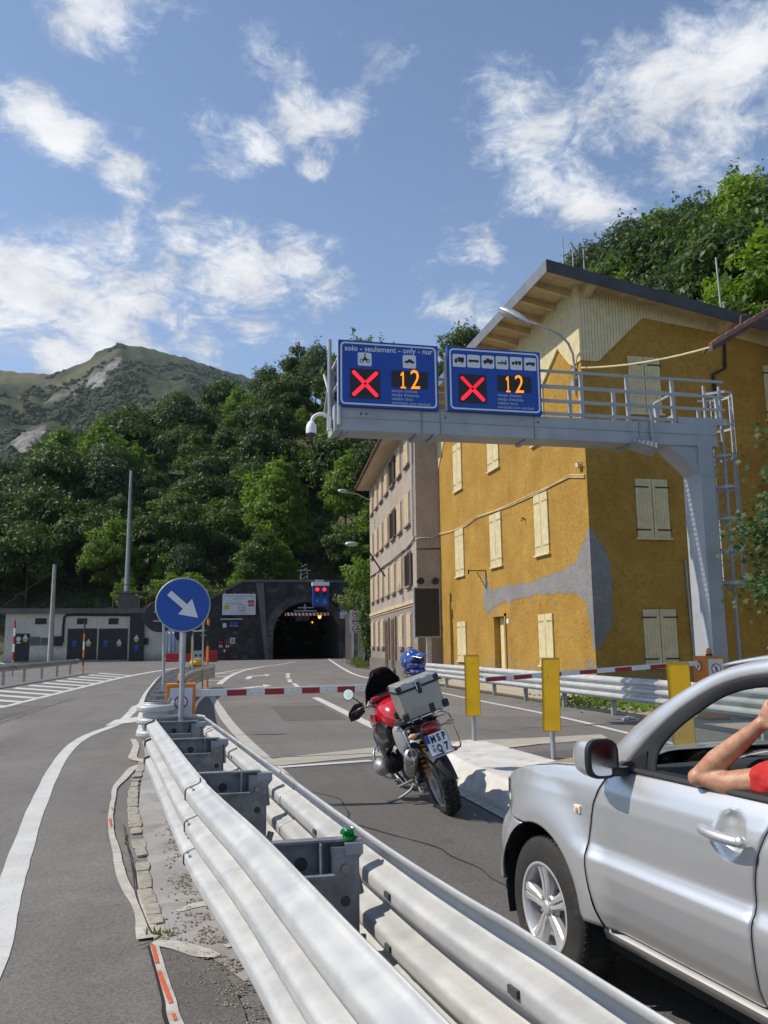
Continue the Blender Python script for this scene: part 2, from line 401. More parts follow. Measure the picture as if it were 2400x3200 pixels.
# tar-sealed cracks, seams and patches in the carriageway
M_tar = mat('tar_seal', (.045,.043,.042), .7, 0, .2, 6, geo=True)
def crack(pts, w, z=.0105):
    P = []
    for a, b in zip(pts, pts[1:]):
        a, b = Vector(a), Vector(b); n = max(2, int((b-a).length/.35))
        for q in range(n): p = a.lerp(b, q/n); P.append((p.x+.07*mn.noise((p.x*2,p.y*2,4.)), p.y+.07*mn.noise((p.x*2,p.y*2,14.))))
    P.append(tuple(pts[-1])); ribbon('road_crack', P, w, M_tar, z, w*.5)
crack([(1.05,12.2),(2.0,11.9),(3.0,12.1)], .018); crack([(1.2,10.2),(1.6,9.4),(1.5,8.2),(2.0,7.0),(2.2,5.6)], .012); crack([(1.8,9.0),(2.4,8.9),(2.9,8.4)], .010)
crack([(-4.8,5.0),(-4.3,9),(-4.6,14),(-4.2,22),(-3.9,30)], .022); crack([(-2.6,6.5),(-2.3,9.0),(-2.55,12.5)], .010); crack([(-9,17),(-6,16.4),(-3.2,16.7),(-1.9,16.2)], .014); crack([(4.4,22),(5.4,20.6),(6.8,20.9),(8,20.2)], .016); crack([(2.6,30),(4.4,29.3),(6.6,29.6)], .02); crack([(1.0,41),(5,40.2),(9.5,41)], .03); crack([(5.4,16.5),(5.9,14.5),(6.6,13.9)], .012)
sheet('road_patch', [(2.0,19.2),(3.4,19.0),(3.5,23.6),(2.1,23.8)], M_asph2, .0035); sheet('road_patch', [(-6.2,20),(-4.6,19.6),(-4.1,27),(-5.7,27.3)], M_asph2, .0035); sheet('road_patch', [(5.2,25),(6.6,24.8),(6.7,31),(5.4,31)], M_asph2, .0035)
# island hatch before the tunnel
ribbon('edge_line', px(Z2(60,1005),Z2(330,962),Z2(600,924),Z2(760,902),Z2(895,880)), .32, M_paintw, .005)
ribbon('edge_line', px(Z2(235,1075),Z2(275,1040),Z2(340,998),Z2(450,956),Z2(620,920)), .28, M_paint, .009)
for a, b in ((Z2(110,1046),Z2(268,1042)), (Z2(130,1016),Z2(330,1004)), (Z2(140,992),Z2(420,972))): ribbon('hatch_stripe', px(a, b), .40, M_paint, .013)
ribbon('edge_line', px(Z2(1180,855),Z2(1230,890),Z2(1310,940),Z2(1440,1000))+[(8.45,34),(8.2,25.3),(8.15,20),(8.05,17.2),(7.85,14.8),(7.6,11),(7.3,6),(7,0)], [.25,.25,.22,.2,.16,.15,.15,.15,.15,.15,.15,.15], M_paint, .005)
# barrier approach lane lines
ribbon('lane_line', [(.62,29),(.70,24),(.74,20.8),(.84,17.4),(.98,14.6),(1.09,12.6),(1.16,11.2),(1.26,9.2),(1.33,7)], [.2,.22,.24,.22,.2,.2,.2,.22,.22], M_paintw, .006, .006)
ribbon('lane_line', px((985,2180),(1060,2217),(1155,2265)), .24, M_paint, .006)
ribbon('lane_line', px((1155,2265),(1260,2312),(1330,2345)), .24, M_paint, .006)
sheet('concrete_strip', px((838,2374),(1160,2338),(1420,2318),(1700,2305),(1880,2296),(1900,2308),(1720,2325),(1430,2345),(1150,2366),(850,2396)), M_cream, .008)
ribbon('stop_line', px((868,2400),(1160,2379)), .17, M_paint, .012, .004)
ribbon('stop_line', px((1560,2340),(1740,2318)), .15, M_paintw, .013, .004)
for a, b, c in ((Z2(480,1030),Z2(505,1006),Z2(645,997)), (Z2(430,1132),Z2(462,1107),Z2(630,1090))):
    ribbon('arrow_marking', px(a, b), .28, M_paint, .009); ribbon('arrow_marking', px(b, c), .5, M_paint, .010)
for a, b, c in ((Z2(625,986),Z2(682,996),Z2(640,1006)), (Z2(610,1077),Z2(690,1087),Z2(625,1104))):
    sheet('arrow_marking', px(a, b, c), M_paint, .013)
for q in (((815,981),(845,979),(844,999),(810,1000)), ((812,1006),(845,1004),(846,1020),(813,1021)), ((820,1033),(858,1031),(870,1056),(832,1057)), ((862,1068),(895,1066),(940,1098),(900,1102))):
    sheet('lane_dash', px(*[Z2(*p) for p in q]), M_paint, .006)

# ---------------------------------------------------------------- traffic island under the near guardrail
isl = [gz(*Z6(*p)) for p in ((752,95),(735,220),(722,330),(715,400),(728,470),(748,540),(765,640),(782,760),(800,830),(820,900),(845,1020))]
poly = [(-1.0,17.5)]+[(p.x,p.y) for p in isl]+[(-.16,5.25),(.1,5.0),(.35,4.4),(.62,2.6),(.85,1.0),(1.2,-1),(1.3,1.5),(1.05,4.5),(.8,7),(.45,10),(.25,12.8),(.2,17),(-.2,24),(-.9,24)]
island = sheet('traffic_island', poly, M_conc, .010)
# smoother asphalt strip beside the kerb and the dark repair
sheet('repair_patch', [gz(*Z6(*p)) for p in ((830,1110),(930,1125),(1060,1175),(1110,1180),(1180,1270),(1250,1400),(1330,1640),(1330,2100),(1000,2100),(960,1640),(900,1350),(850,1220))], M_asph2, .013)
ribbon('mortar_strip', [gz(*Z6(*p)) for p in ((795,140),(700,165),(640,225),(598,270),(588,320),(578,390),(573,450),(580,520),(600,590),(615,680),(635,750),(665,810),(705,870),(730,930),(755,1000),(770,1060))], [.10,.12,.10,.06,.05,.045,.05,.05,.06,.065,.07,.075,.08,.085,.12,.13], M_mortar, .015, .008)
ribbon('mortar_strip', [gz(*Z6(*p)) for p in ((690,20),(705,60),(690,120),(790,135))], [.10,.11,.13,.16], M_mortar, .015, .012)
ribbon('mortar_strip', [gz(*Z6(*p)) for p in ((800,1080),(860,1090),(950,1110),(1050,1140),(1130,1155))], [.05,.10,.12,.12,.04], M_mortar, .017, .012)
ribbon('mortar_strip', [gz(*Z6(*p)) for p in ((1165,1105),(1210,1095),(1260,1080))], .06, M_mortar, .017, .012)
ribbon('mortar_strip', [gz(*Z6(*p)) for p in ((920,920),(1010,890),(1090,875),(1165,880))], [.05,.10,.11,.08], M_mortar, .014, .02)
ribbon('gutter_joint', [gz(*Z6(*p)) for p in ((795,1100),(820,1190),(850,1300),(880,1400),(905,1500))]+[(.08,3.6),(.16,3.0)], .06, M_mortar, .019, .006)
ribbon('gutter_crack', [gz(*Z6(*p)) for p in ((768,1105),(795,1200),(825,1310),(845,1400),(858,1500))]+[(.03,3.6)], .016, mat('crack', (.02,.018,.016), .9), .021, .005)
ribbon('kerb_crack', [gz(*Z6(*p)) for p in ((640,470),(655,560),(675,640),(690,720),(703,830),(735,920),(785,1030),(835,1045),(780,1085),(715,1105))], .010, mat('crack_dark', (.03,.027,.024), .9), .019, .005)
for q, w in ((((790,1105),(800,1140),(815,1200)), .022), (((822,1240),(845,1300),(885,1410)), .022), (((568,440),(575,480)), .02), (((578,380),(586,395)), .015), (((895,1465),(908,1500)), .016)):
    ribbon('orange_mark', [gz(*Z6(*p)) for p in q], w, M_orange, .023, .002)
# kerb stones: children of the island
cl = [gz(*Z6(*p)) for p in ((742,120),(722,190),(700,245),(690,300),(688,360),(695,430),(708,500),(722,560),(735,640),(745,740),(758,820),(785,900),(815,1000),(830,1040))]
pos = 0; lens = [.42,.3,.5,.34,.26,.2,.3,.16,.34,.22,.26,.4,.3,.22,.36,.42,.3,.3,.4,.3,.3]
acc_l = [0]
for a, b in zip(cl, cl[1:]): acc_l.append(acc_l[-1]+(b-a).length)
def along(s):
    for i in range(len(cl)-1):
        if acc_l[i+1] >= s: f = (s-acc_l[i])/(acc_l[i+1]-acc_l[i]); return cl[i].lerp(cl[i+1], f), (cl[i+1]-cl[i]).normalized()
    return None, None
s = .0; li = 0
while s < acc_l[-1]-.1:
    L = lens[li % len(lens)]*random.uniform(.8, 1.1); li += 1
    if random.random() < .12: s += L*.6; continue
    p, d = along(min(s+L/2, acc_l[-1]-.01)); w = random.uniform(.085, .115); h = random.uniform(.010, .022)
    n = Vector((-d.y, d.x, 0)); g = MB(); pl = []
    for (a, b) in ((-.5,-.5),(-.1,-.54),(.5,-.46),(.53,0),(.48,.5),(0,.53),(-.5,.47)):
        pl.append(p+d*(a*L*.97+random.uniform(-.008,.008))+n*(b*w+random.uniform(-.006,.006))+Vector((0,0,.004)))
    g.prism(pl, (0,0,h)); g.build('kerb_stone', M_stone, island, bevel=.006); s += L+random.uniform(.004,.015)
# loose pebbles drifted along the guardrail
bm = bmesh.new(); bmesh.ops.create_icosphere(bm, subdivisions=1, radius=1); iv = np.array([v.co[:] for v in bm.verts]); ifc = np.array([[v.index for v in f.verts] for f in bm.faces]); bm.free()
pc = [gz(*Z6(*p)) for p in ((830,250),(860,360),(890,470),(930,600),(985,720),(1020,800),(1070,950),(1110,1060),(1190,1150),(1240,1260),(1330,1370),(1420,1480))]+[Vector((.5,3.3,0)),Vector((.62,2.4,0))]
V = []; Fc = []; n = 0
for q in range(5200):
    i = min(int(rng.random()**.75*(len(pc)-1)), len(pc)-2); p = pc[i].lerp(pc[i+1], rng.random())
    sp = .03+.018*i
    x, y = p.x+rng.normal()*sp*.8, p.y+rng.normal()*sp*1.5
    if mn.noise((x*7, y*7, 0)) < -.12: continue
    r = .003+.006*rng.random()**2.5
    V.append(iv*np.array([r*rng.uniform(.8,1.3), r*rng.uniform(.8,1.3), r*.7])+np.array([x, y, .013+r*.3])); Fc.append(ifc+n); n += len(iv)
me = bpy.data.meshes.new('pebbles'); me.from_pydata(np.concatenate(V).tolist(), [], np.concatenate(Fc).tolist()); me.materials.append(M_pebble)
tag(link('pebbles', me), kind='stuff')
# ---------------------------------------------------------------- foliage
def leafmat(name, cols, trans=.35, hv=.25, rough=.5):
    m = bpy.data.materials.new(name); m.use_nodes = True; t = NT(m.node_tree)
    b = t.n['Principled BSDF']; o = t.n['Material Output']
    oi = t.n.new('ShaderNodeObjectInfo'); gp = t.n.new('ShaderNodeNewGeometry')
    f = t.math('ADD', t.math('MULTIPLY', oi.outputs['Random'], .65), t.math('MULTIPLY', t.math('SUBTRACT', t.noise(gp.outputs['Position'], .9, 4, .7), .3), .9), clamp=True)
    c = t.mix(t.ramp(f, .1, .9, 0, 1, False), cols[0], cols[1])
    ri = gp.outputs['Random Per Island']
    c = t.mix(t.math('MULTIPLY', ri, hv), c, cols[2])
    t.l.new(c, b.inputs['Base Color']); b.inputs['Roughness'].default_value = rough; b.inputs['Specular IOR Level'].default_value = .35
    tr = t.n.new('ShaderNodeBsdfTranslucent'); t.l.new(t.mix(1.0, c, (1.5,1.7,.7), 'MULTIPLY'), tr.inputs[0])
    mx = t.n.new('ShaderNodeMixShader'); mx.inputs[0].default_value = trans
    t.l.new(b.outputs[0], mx.inputs[1]); t.l.new(tr.outputs[0], mx.inputs[2]); t.l.new(mx.outputs[0], o.inputs[0])
    return m
M_leafA = leafmat('leaf_dark', [(.022,.045,.011), (.055,.095,.018), (.12,.165,.035)])
M_leafB = leafmat('leaf_mid', [(.035,.070,.013), (.080,.130,.022), (.15,.20,.045)])
M_leafC = leafmat('leaf_bright', [(.085,.14,.016), (.15,.23,.024), (.22,.28,.05)], .42)
M_leafD = leafmat('leaf_grey', [(.055,.085,.040), (.075,.11,.05), (.12,.15,.08)])
M_grass = leafmat('grass_blades', [(.08,.12,.02), (.13,.17,.035), (.20,.20,.07)], .35, .5)
M_bark = mat('bark', (.075,.06,.045), .9, 0, .3, 6, .02, 20)
def leaves(P, Nrm, size, rnd, aspect=1.7):
    """leaf-sized quads at P, loosely facing Nrm"""
    n = len(P); Nn = Nrm+rnd.normal(size=(n,3))*.75; Nn /= np.linalg.norm(Nn, axis=1)[:,None]+1e-9
    A = np.cross(Nn, rnd.normal(size=(n,3))); A /= np.linalg.norm(A, axis=1)[:,None]+1e-9; B = np.cross(Nn, A)
    s = size*rnd.uniform(.6, 1.35, n)[:,None]
    droop = np.array([0,0,-.25])*s
    V = np.stack([P-A*s*.5*aspect, P+B*s*.42, P+A*s*.5*aspect+droop, P-B*s*.42], 1).reshape(-1,3)
    F = np.arange(4*n).reshape(-1,4); return V, F
def crown_mesh(name, seed, r, zc, rz, nb, per, size, m, conic=0.):
    rnd = np.random.default_rng(seed); Ps = []; Ns = []
    for i in range(nb):
        q = rnd.normal(size=3); q /= np.linalg.norm(q)
        if q[2] < -.55: q[2] = -q[2]*.5
        rad = rnd.uniform(.62, 1.0)
        c = q*np.array([r, r, rz])*rad; zrel = (c[2]/rz+1)/2
        c[:2] *= (1-conic*zrel)*(.85+.3*rnd.random())
        br = r*rnd.uniform(.20, .50)
        k = int(per*rnd.uniform(.6, 1.4)*(br/r/.3)**1.5)
        d = rnd.normal(size=(k,3)); d /= np.linalg.norm(d, axis=1)[:,None]
        rr = rnd.uniform(.35, 1.0, k)**.5
        p = c+d*rr[:,None]*br*np.array([1.15,1.15,.72])
        Ps.append(p); Ns.append(d*.7+q*.5+np.array([0,0,.55]))
        # outer sprays break the outline
        k2 = int(per*.12)
        dd = q+rnd.normal(size=3)*.5; dd /= np.linalg.norm(dd)
        ts = rnd.uniform(.6, 1.55, k2)
        Ps.append(c+dd*ts[:,None]*br+rnd.normal(size=(k2,3))*size*.7); Ns.append(np.tile(dd, (k2,1)))
    P = np.concatenate(Ps); N = np.concatenate(Ns); P[:,2] += zc
    V, F = leaves(P, N, size, rnd)
    me = bpy.data.meshes.new(name); me.from_pydata(V.tolist(), [], F.tolist()); me.materials.append(m); return me
def trunk_mesh(h, r, seed, n=5):
    rd = random.Random(seed); g = MB()
    g.tube([(0,0,-.5),(rd.uniform(-.1,.1),rd.uniform(-.1,.1),h*.35),(rd.uniform(-.3,.3),rd.uniform(-.3,.3),h*.7),(rd.uniform(-.3,.3),rd.uniform(-.3,.3),h*.95)], [r,r*.8,r*.5,r*.15], 7)
    for i in range(n):
        a = 6.28*i/n+rd.random(); z = h*rd.uniform(.35,.7); L = h*rd.uniform(.25,.4)
        g.tube([(0,0,z),(math.cos(a)*L*.5,math.sin(a)*L*.5,z+L*.35),(math.cos(a)*L,math.sin(a)*L,z+L*.6)], [r*.4,r*.25,r*.08], 5)
    return g
KINDS = []
spec = [('dark', M_leafA, 3.6, 6.4, 4.2, 46, 130, .30, 0.1), ('dark', M_leafA, 4.2, 6.6, 3.9, 52, 130, .31, 0.0), ('mid', M_leafB, 3.3, 6.2, 4.4, 44, 130, .28, .3), ('mid', M_leafB, 3.9, 6.0, 3.7, 50, 125, .29, 0.0), ('bright', M_leafC, 3.2, 5.8, 4.3, 42, 130, .27, .15), ('pale', M_leafD, 3.5, 6.6, 4.6, 40, 105, .27, .2)]
def make_tree(i, label, loc, name='broadleaf_tree'):
    k, m, r, zc, rz, nb, per, sz, con = spec[i]
    o = thing(name, label, 'tree', loc)
    g = trunk_mesh(zc+rz*.5, .16, i); g.build('trunk', M_bark, o, smooth=60, world=False)
    me = crown_mesh('crown', 100+i, r, zc, rz, nb, per, sz, m, con); link('crown', me, o)
    return o
words = ['dark green broad tree', 'dark green round tree', 'mid green tall tree', 'mid green spreading tree', 'light green leafy tree', 'grey green feathery tree']
protos = [None]*6; used = [False]*6
def put_tree(i, x, y, s, where, group, z=None, label=None):
    z = hill(x, y)-.4 if z is None else z
    lab = label or f"{words[i]} {where}"
    if protos[i] is None:
        protos[i] = o = make_tree(i, lab, (x, y, z)); o['group'] = group
    else: o = dup(protos[i], (x, y, z), label=lab); o['group'] = group
    o.rotation_euler = (0, 0, random.uniform(0, 6.28)); f = random.uniform(.9, 1.12)
    o.scale = (s, s*random.uniform(.9,1.1), s*f)
    if label and 'group' in o: del o['group']
    return o
def pixel_u(x, y, z=20.):
    q = Vector((x, y, z))-CAM; return 1200+FPX*q.dot(CR)/q.dot(CF)
rd = random.Random(11); nt = 0
x = -58.
cells = []
y = 109.
while y < 192:
    step = 6.4 if y < 140 else 8.0
    x = -62.-(y-109)*.25
    while x < 52+(y-109)*.12:
        cells.append((x+rd.uniform(-2.3,2.3), y+rd.uniform(-2.3,2.3))); x += step
    y += step
for (x, y) in cells:
    if 1 < x < 20 and y < 110.5: continue
    if x > 28 and y < 128 and x > y*.30: continue
    if -26 < x < 1 and y < 111: continue
    if y > 118 and x > .27*y-3: continue                   # hidden behind the houses
    w = mn.noise((x*.03, y*.03, 5.5))
    i = rd.choices(range(6), [3.2, 3.0, 2.2, 2.0, .9, .8] if w < .1 else [1.4, 1.4, 2, 2, 2.6, 1])[0]
    if x < -20: i = rd.choices(range(6), [4, 4, 1.2, 1.2, .25, .3])[0]
    if -8 < x < 14 and y < 122: i = rd.choices(range(6), [.4,.4,1.5,1.5,5,.4])[0]
    z = 'low on the wooded slope' if y < 128 else ('halfway up the wooded slope' if y < 160 else 'on the crest of the wooded slope')
    sd = 'left of the tunnel' if x < 4 else 'above the tunnel'
    s = rd.choice((.7,.85,.95,1.05,1.2,1.35))*(.78 if y < 116 else 1.0)*(1.12 if y > 165 and x > 5 else 1.0)
    pu = pixel_u(x, y); sd = ('left of the concrete pole' if pu < 140 else 'above the garage roof' if pu < 330 else 'behind the steel mast' if pu < 450 else 'above the round blue sign' if pu < 680 else 'above the white notice board' if pu < 840 else 'above the tunnel arch' if pu < 1080 else 'beside the pink house')
    put_tree(i, x, y, s, f"{z} {sd}", f"{words[i]}s {z} {sd}"); nt += 1
n1 = nt
# tall pale tree on the skyline beside the overhead sign, and the bright bushy one by the portal
def at_az(u, D):
    r = ray(u, 2000); r = Vector((r.x, r.y, 0)).normalized(); return r.x*D, r.y*D
x, y = at_az(985, 175); put_tree(5, x, y, 1.35, '', '', label='tall pale feathery tree on the skyline left of the blue signs')
x, y = at_az(905, 122); put_tree(4, x, y, .95, '', '', label='bright green tree left of and above the tunnel portal')
x, y = at_az(760, 113); put_tree(4, x, y, .62, '', '', label='small bright bushy tree above the white notice board')
# trees on the slope behind the houses
yy = 26.
while yy < 128:
    xx = 27.
    while xx < 62:
        X, Y = xx+rd.uniform(-2,2), yy+rd.uniform(-2,2); xx += 5.2
        az = math.degrees(math.atan2(X, Y))
        if az < 15 or az > 41 or nt > 345: continue
        if Y > 60 and X < 28: continue
        i = rd.choices(range(6), [1.6, 1.4, 3, 3, .9, 1.2])[0]
        put_tree(i, X, Y, rd.uniform(.75, 1.05), 'on the steep slope behind the yellow house' if az < 31 else 'on the steep slope above the brown roof', f"{words[i]}s on the steep slope right"); nt += 1
    yy += 6.0
print('trees', n1, nt)
# brushwood that fills the ground between the trunks
P = []; N = []
while len(P) < 52000:
    X, Y = rng.uniform(-75, 60), rng.uniform(105.5, 192)
    if 1.5 < X < 20 and Y < 108: continue
    if -21 < X < -2 and Y < 107: continue
    h = hill(X, Y); k = 12; b = rng.uniform(.5, 1.5)
    d = rng.normal(size=(k,3)); d /= np.linalg.norm(d, axis=1)[:,None]; d[:,2] = abs(d[:,2])
    P += list(np.array([X, Y, h])+d*b*np.array([1.3,1.3,1.2])*rng.uniform(.5,1,(k,1))); N += list(d)
V, F = leaves(np.array(P), np.array(N), .34, rng)
me = bpy.data.meshes.new('undergrowth'); me.from_pydata(V.tolist(), [], F.tolist()); me.materials.append(M_leafB); tag(link('undergrowth', me), kind='stuff')
P = []; N = []
for q in range(2400):
    X, Y = rng.uniform(22, 60), rng.uniform(20, 110)
    if math.degrees(math.atan2(X, Y)) < 14: continue
    h = hill(X, Y); k = 9; d = rng.normal(size=(k,3)); d /= np.linalg.norm(d, axis=1)[:,None]; d[:,2] = abs(d[:,2])
    P += list(np.array([X, Y, h])+d*rng.uniform(.4,1.2)); N += list(d)
V, F = leaves(np.array(P), np.array(N), .3, rng)
me = bpy.data.meshes.new('undergrowth'); me.from_pydata(V.tolist(), [], F.tolist()); me.materials.append(M_leafA); tag(link('undergrowth', me), kind='stuff')

# ---------------------------------------------------------------- mountain beyond the wooded spur
sil = [(-1400,1300),(-900,1120),(-500,1180),(-250,1130),(0,1157),(60,1160),(105,1166),(180,1145),(235,1125),(262,1096),(300,1084),(338,1066),(372,1078),(410,1080),(470,1097),(560,1117),(650,1148),(740,1172),(830,1195),(950,1240),(1100,1330),(1400,1480),(2000,1560),(2800,1500)]
r0, rs = 330., 1450.
def sil_el(u):
    for (a, b), (c, d) in zip(sil, sil[1:]):
        if a <= u <= c:
            v = b+(d-b)*(u-a)/(c-a); r = ray(u, v); return r.z/math.hypot(r.x, r.y)
    return .12
us = np.linspace(-1400, 2800, 421); ts = np.concatenate([np.linspace(0,1,72), np.linspace(1.03,1.5,10)])
g = MB(); vs = []; cover = []
for u in us:
    r = ray(u, 2000); az = math.atan2(r.x, r.y); te = sil_el(u)
    for tt in ts:
        rr = r0+tt*(rs-r0)
        if tt <= 1:
            z = te*rs*(.02+.98*tt**1.12)
            amp = 38*math.sin(math.pi*min(1,tt))**.8
            q = (rr*math.sin(az)*.006, rr*math.cos(az)*.006, 2.2)
            z += amp*(mn.noise(q)*.9-abs(mn.noise((q[0]*2.3,q[1]*2.3,7.)))*.9+.5*mn.noise((q[0]*5,q[1]*5,1.)))*.8
            z += (3.5*mn.noise((q[0]*14,q[1]*14,3.)))*min(1,tt*6)
        else: z = te*rs*(1-(tt-1)*1.3)
        vs.append((rr*math.sin(az), rr*math.cos(az), z+CH))
k = len(ts)
g.add(vs, [(i*k+j, (i+1)*k+j, (i+1)*k+j+1, i*k+j+1) for i in range(len(us)-1) for j in range(k-1)])
mm = bpy.data.materials.new('mountain_side'); mm.use_nodes = True; t = NT(mm.node_tree); b = t.n['Principled BSDF']
v = t.n.new('ShaderNodeNewGeometry').outputs['Position']
at = t.new('ShaderNodeAttribute', attribute_name='rock'); am = t.new('ShaderNodeAttribute', attribute_name='meadow'); ag = t.new('ShaderNodeAttribute', attribute_name='scree')
c = t.mix(t.ramp(t.noise(v, .011, 6, .65), .35, .65), (.058,.074,.040), (.088,.098,.060))
c = t.mix(t.ramp(t.noise(v, .05, 6, .7), .46, .62), c, (.035,.050,.022))
c = t.mix(am.outputs['Fac'], c, t.mix(t.ramp(t.noise(v, .03, 5), .35, .65), (.18,.155,.085), (.12,.125,.065)))
c = t.mix(ag.outputs['Fac'], c, (.22,.205,.17))
mpr = t.new('ShaderNodeMapping'); t.l.new(v, mpr.inputs[0]); mpr.inputs['Scale'].default_value = (1,1,.35)
rk = t.mix(t.ramp(t.noise(mpr.outputs[0], .06, 8, .75), .35, .65), (.12,.115,.11), (.40,.38,.355))
c = t.mix(at.outputs['Fac'], c, rk)
t.l.new(c, b.inputs['Base Color']); b.inputs['Roughness'].default_value = .95; b.inputs['Specular IOR Level'].default_value = .1
nb = t.noise(v, .12, 8, .7); bp = t.new('ShaderNodeBump', i_Strength=1.0, i_Distance=5.0, i_Height=nb); t.l.new(bp.outputs[0], b.inputs['Normal'])
mtn = tag(g.build('mountain', mm, smooth=80, fix=False), kind='structure')
def blob(u, v, cu, cv, ru, rv, ang=0.):
    a = math.radians(ang); du, dv = u-cu, v-cv; x = du*math.cos(a)+dv*math.sin(a); y = -du*math.sin(a)+dv*math.cos(a)
    return max(0., 1-math.sqrt((x/ru)**2+(y/rv)**2))
def pixel_of(p):
    q = Vector(p)-CAM; z = q.dot(CF); return 1200+FPX*q.dot(CR)/z, 1600-FPX*q.dot(CU)/z
cov = {'rock': [], 'meadow': [], 'scree': []}
for p in vs:
    u, v_ = pixel_of(p); n = mn.noise((p[0]*.02, p[1]*.02, p[2]*.02))*.55+mn.noise((p[0]*.06, p[1]*.06, p[2]*.06))*.35
    rk = max(blob(u,v_,345,1150,60,22,-38), blob(u,v_,270,1112,45,20,-40), blob(u,v_,90,1380,85,45,-40)*1.15, blob(u,v_,365,1130,28,14,-30), blob(u,v_,300,1190,28,50,20))
    md = max(blob(u,v_,10,1277,110,22,4)*1.3, blob(u,v_,60,1180,160,40,8)*.9, blob(u,v_,-200,1200,200,60), blob(u,v_,250,1165,150,20,-28)*.8)
    sc = max(blob(u,v_,215,1222,100,14,-28), blob(u,v_,310,1200,20,40,30))
    cov['rock'].append(max(0, min(1, (rk*1.5+n*.7-.2)*2.5)) if rk > 0 else 0.)
    cov['meadow'].append(max(0, min(1, (md*1.3+n*.8)*1.3)) if md > 0 else 0.)
    cov['scree'].append(max(0, min(1, (sc*1.5+n*.5)*1.6)) if sc > 0 else 0.)
for kx, a in cov.items():
    atr = mtn.data.attributes.new(kx, 'FLOAT', 'POINT'); atr.data.foreach_set('value', a)
# scrub and far wood on the mountain: one mass
va = np.array(vs).reshape(len(us), k, 3); ck = np.array(cov['rock']).reshape(len(us), k); cm = np.array(cov['meadow']).reshape(len(us), k); cs = np.array(cov['scree']).reshape(len(us), k)
V = []; Fc = []; n = 0; cnt = 0
while cnt < 15000:
    i = rng.uniform(90, 245); j = rng.uniform(0, 70); i0, j0 = int(i), int(j); a, b_ = i-i0, j-j0
    p = (va[i0,j0]*(1-a)*(1-b_)+va[i0+1,j0]*a*(1-b_)+va[i0,j0+1]*(1-a)*b_+va[i0+1,j0+1]*a*b_)
    if ck[i0,j0] > .3 or rng.random() < cm[i0,j0]*1.3 or rng.random() < cs[i0,j0]*1.2: continue
    if mn.noise((p[0]*.012, p[1]*.012, 9.)) < -.25+.35*(j/70)**2: continue
    r = rng.uniform(1.6, 4.6)*(1.1-.35*j/70)
    jit = rng.uniform(.7, 1.3, (len(iv),1))
    V.append(iv*jit*np.array([r*1.2, r*1.2, r*.95])+p+np.array([0,0,r*.35])); Fc.append(ifc+n); n += len(iv); cnt += 1
mw = bpy.data.materials.new('mountain_scrub'); mw.use_nodes = True; t = NT(mw.node_tree); b = t.n['Principled BSDF']
gi = t.n.new('ShaderNodeNewGeometry'); c = t.mix(gi.outputs['Random Per Island'], (.022,.036,.015), (.060,.078,.030))
t.l.new(c, b.inputs['Base Color']); b.inputs['Roughness'].default_value = .95
nb = t.noise(gi.outputs['Position'], .9, 5, .7); bp = t.new('ShaderNodeBump', i_Strength=1.0, i_Distance=1.2, i_Height=nb); t.l.new(bp.outputs[0], b.inputs['Normal'])
me = bpy.data.meshes.new('mountain_scrub'); me.from_pydata(np.concatenate(V).tolist(), [], np.concatenate(Fc).tolist()); me.materials.append(mw)
tag(link('mountain_scrub', me), kind='stuff')
# ---------------------------------------------------------------- materials of the buildings
def plaster(name, a, b_, dark, bump=.03, bscale=14., streak=.35):
    m = bpy.data.materials.new(name); m.use_nodes = True; t = NT(m.node_tree); b = t.n['Principled BSDF']
    v = t.n.new('ShaderNodeNewGeometry').outputs['Position']
    c = t.mix(t.ramp(t.noise(v, .9, 6, .65), .3, .7), a, b_)
    c = t.mix(t.ramp(t.noise(v, 9, 6, .75, .5), .45, .68, 0, .6), c, dark)
    c = t.mix(t.ramp(t.noise(v, .33, 5, .65, .8), .46, .66, 0, .5), c, tuple(x*.78 for x in b_))
    c = t.mix(t.ramp(t.noise(v, 2.4, 7, .75, .6), .55, .70, 0, .45), c, tuple(min(1,x*1.22) for x in a))
    mp = t.new('ShaderNodeMapping'); t.l.new(v, mp.inputs[0]); mp.inputs['Scale'].default_value = (2.2, 2.2, .22)
    c = t.mix(t.ramp(t.noise(mp.outputs[0], 1.1, 5, .65), .52, .78, 0, streak), c, dark)
    sz = t.new('ShaderNodeSeparateXYZ'); t.l.new(v, sz.inputs[0])
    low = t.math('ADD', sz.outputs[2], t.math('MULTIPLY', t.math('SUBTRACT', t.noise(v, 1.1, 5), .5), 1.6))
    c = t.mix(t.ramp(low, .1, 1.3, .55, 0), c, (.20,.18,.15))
    t.l.new(c, b.inputs['Base Color']); b.inputs['Roughness'].default_value = .92; b.inputs['Specular IOR Level'].default_value = .2
    n1 = t.noise(v, bscale, 6, .7, .8); bp = t.new('ShaderNodeBump', i_Strength=1.0, i_Distance=bump, i_Height=n1); t.l.new(bp.outputs[0], b.inputs['Normal'])
    return m
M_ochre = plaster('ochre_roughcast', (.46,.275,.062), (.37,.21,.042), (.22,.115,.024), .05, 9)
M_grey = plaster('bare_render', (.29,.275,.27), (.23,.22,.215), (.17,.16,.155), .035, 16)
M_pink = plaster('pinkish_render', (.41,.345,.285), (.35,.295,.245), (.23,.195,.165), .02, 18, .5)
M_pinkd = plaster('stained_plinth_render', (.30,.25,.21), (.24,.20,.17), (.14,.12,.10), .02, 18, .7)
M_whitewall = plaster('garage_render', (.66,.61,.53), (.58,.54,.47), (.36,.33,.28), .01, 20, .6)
M_concd = plaster('weathered_concrete', (.17,.16,.145), (.13,.12,.11), (.07,.065,.06), .012, 14, .8)
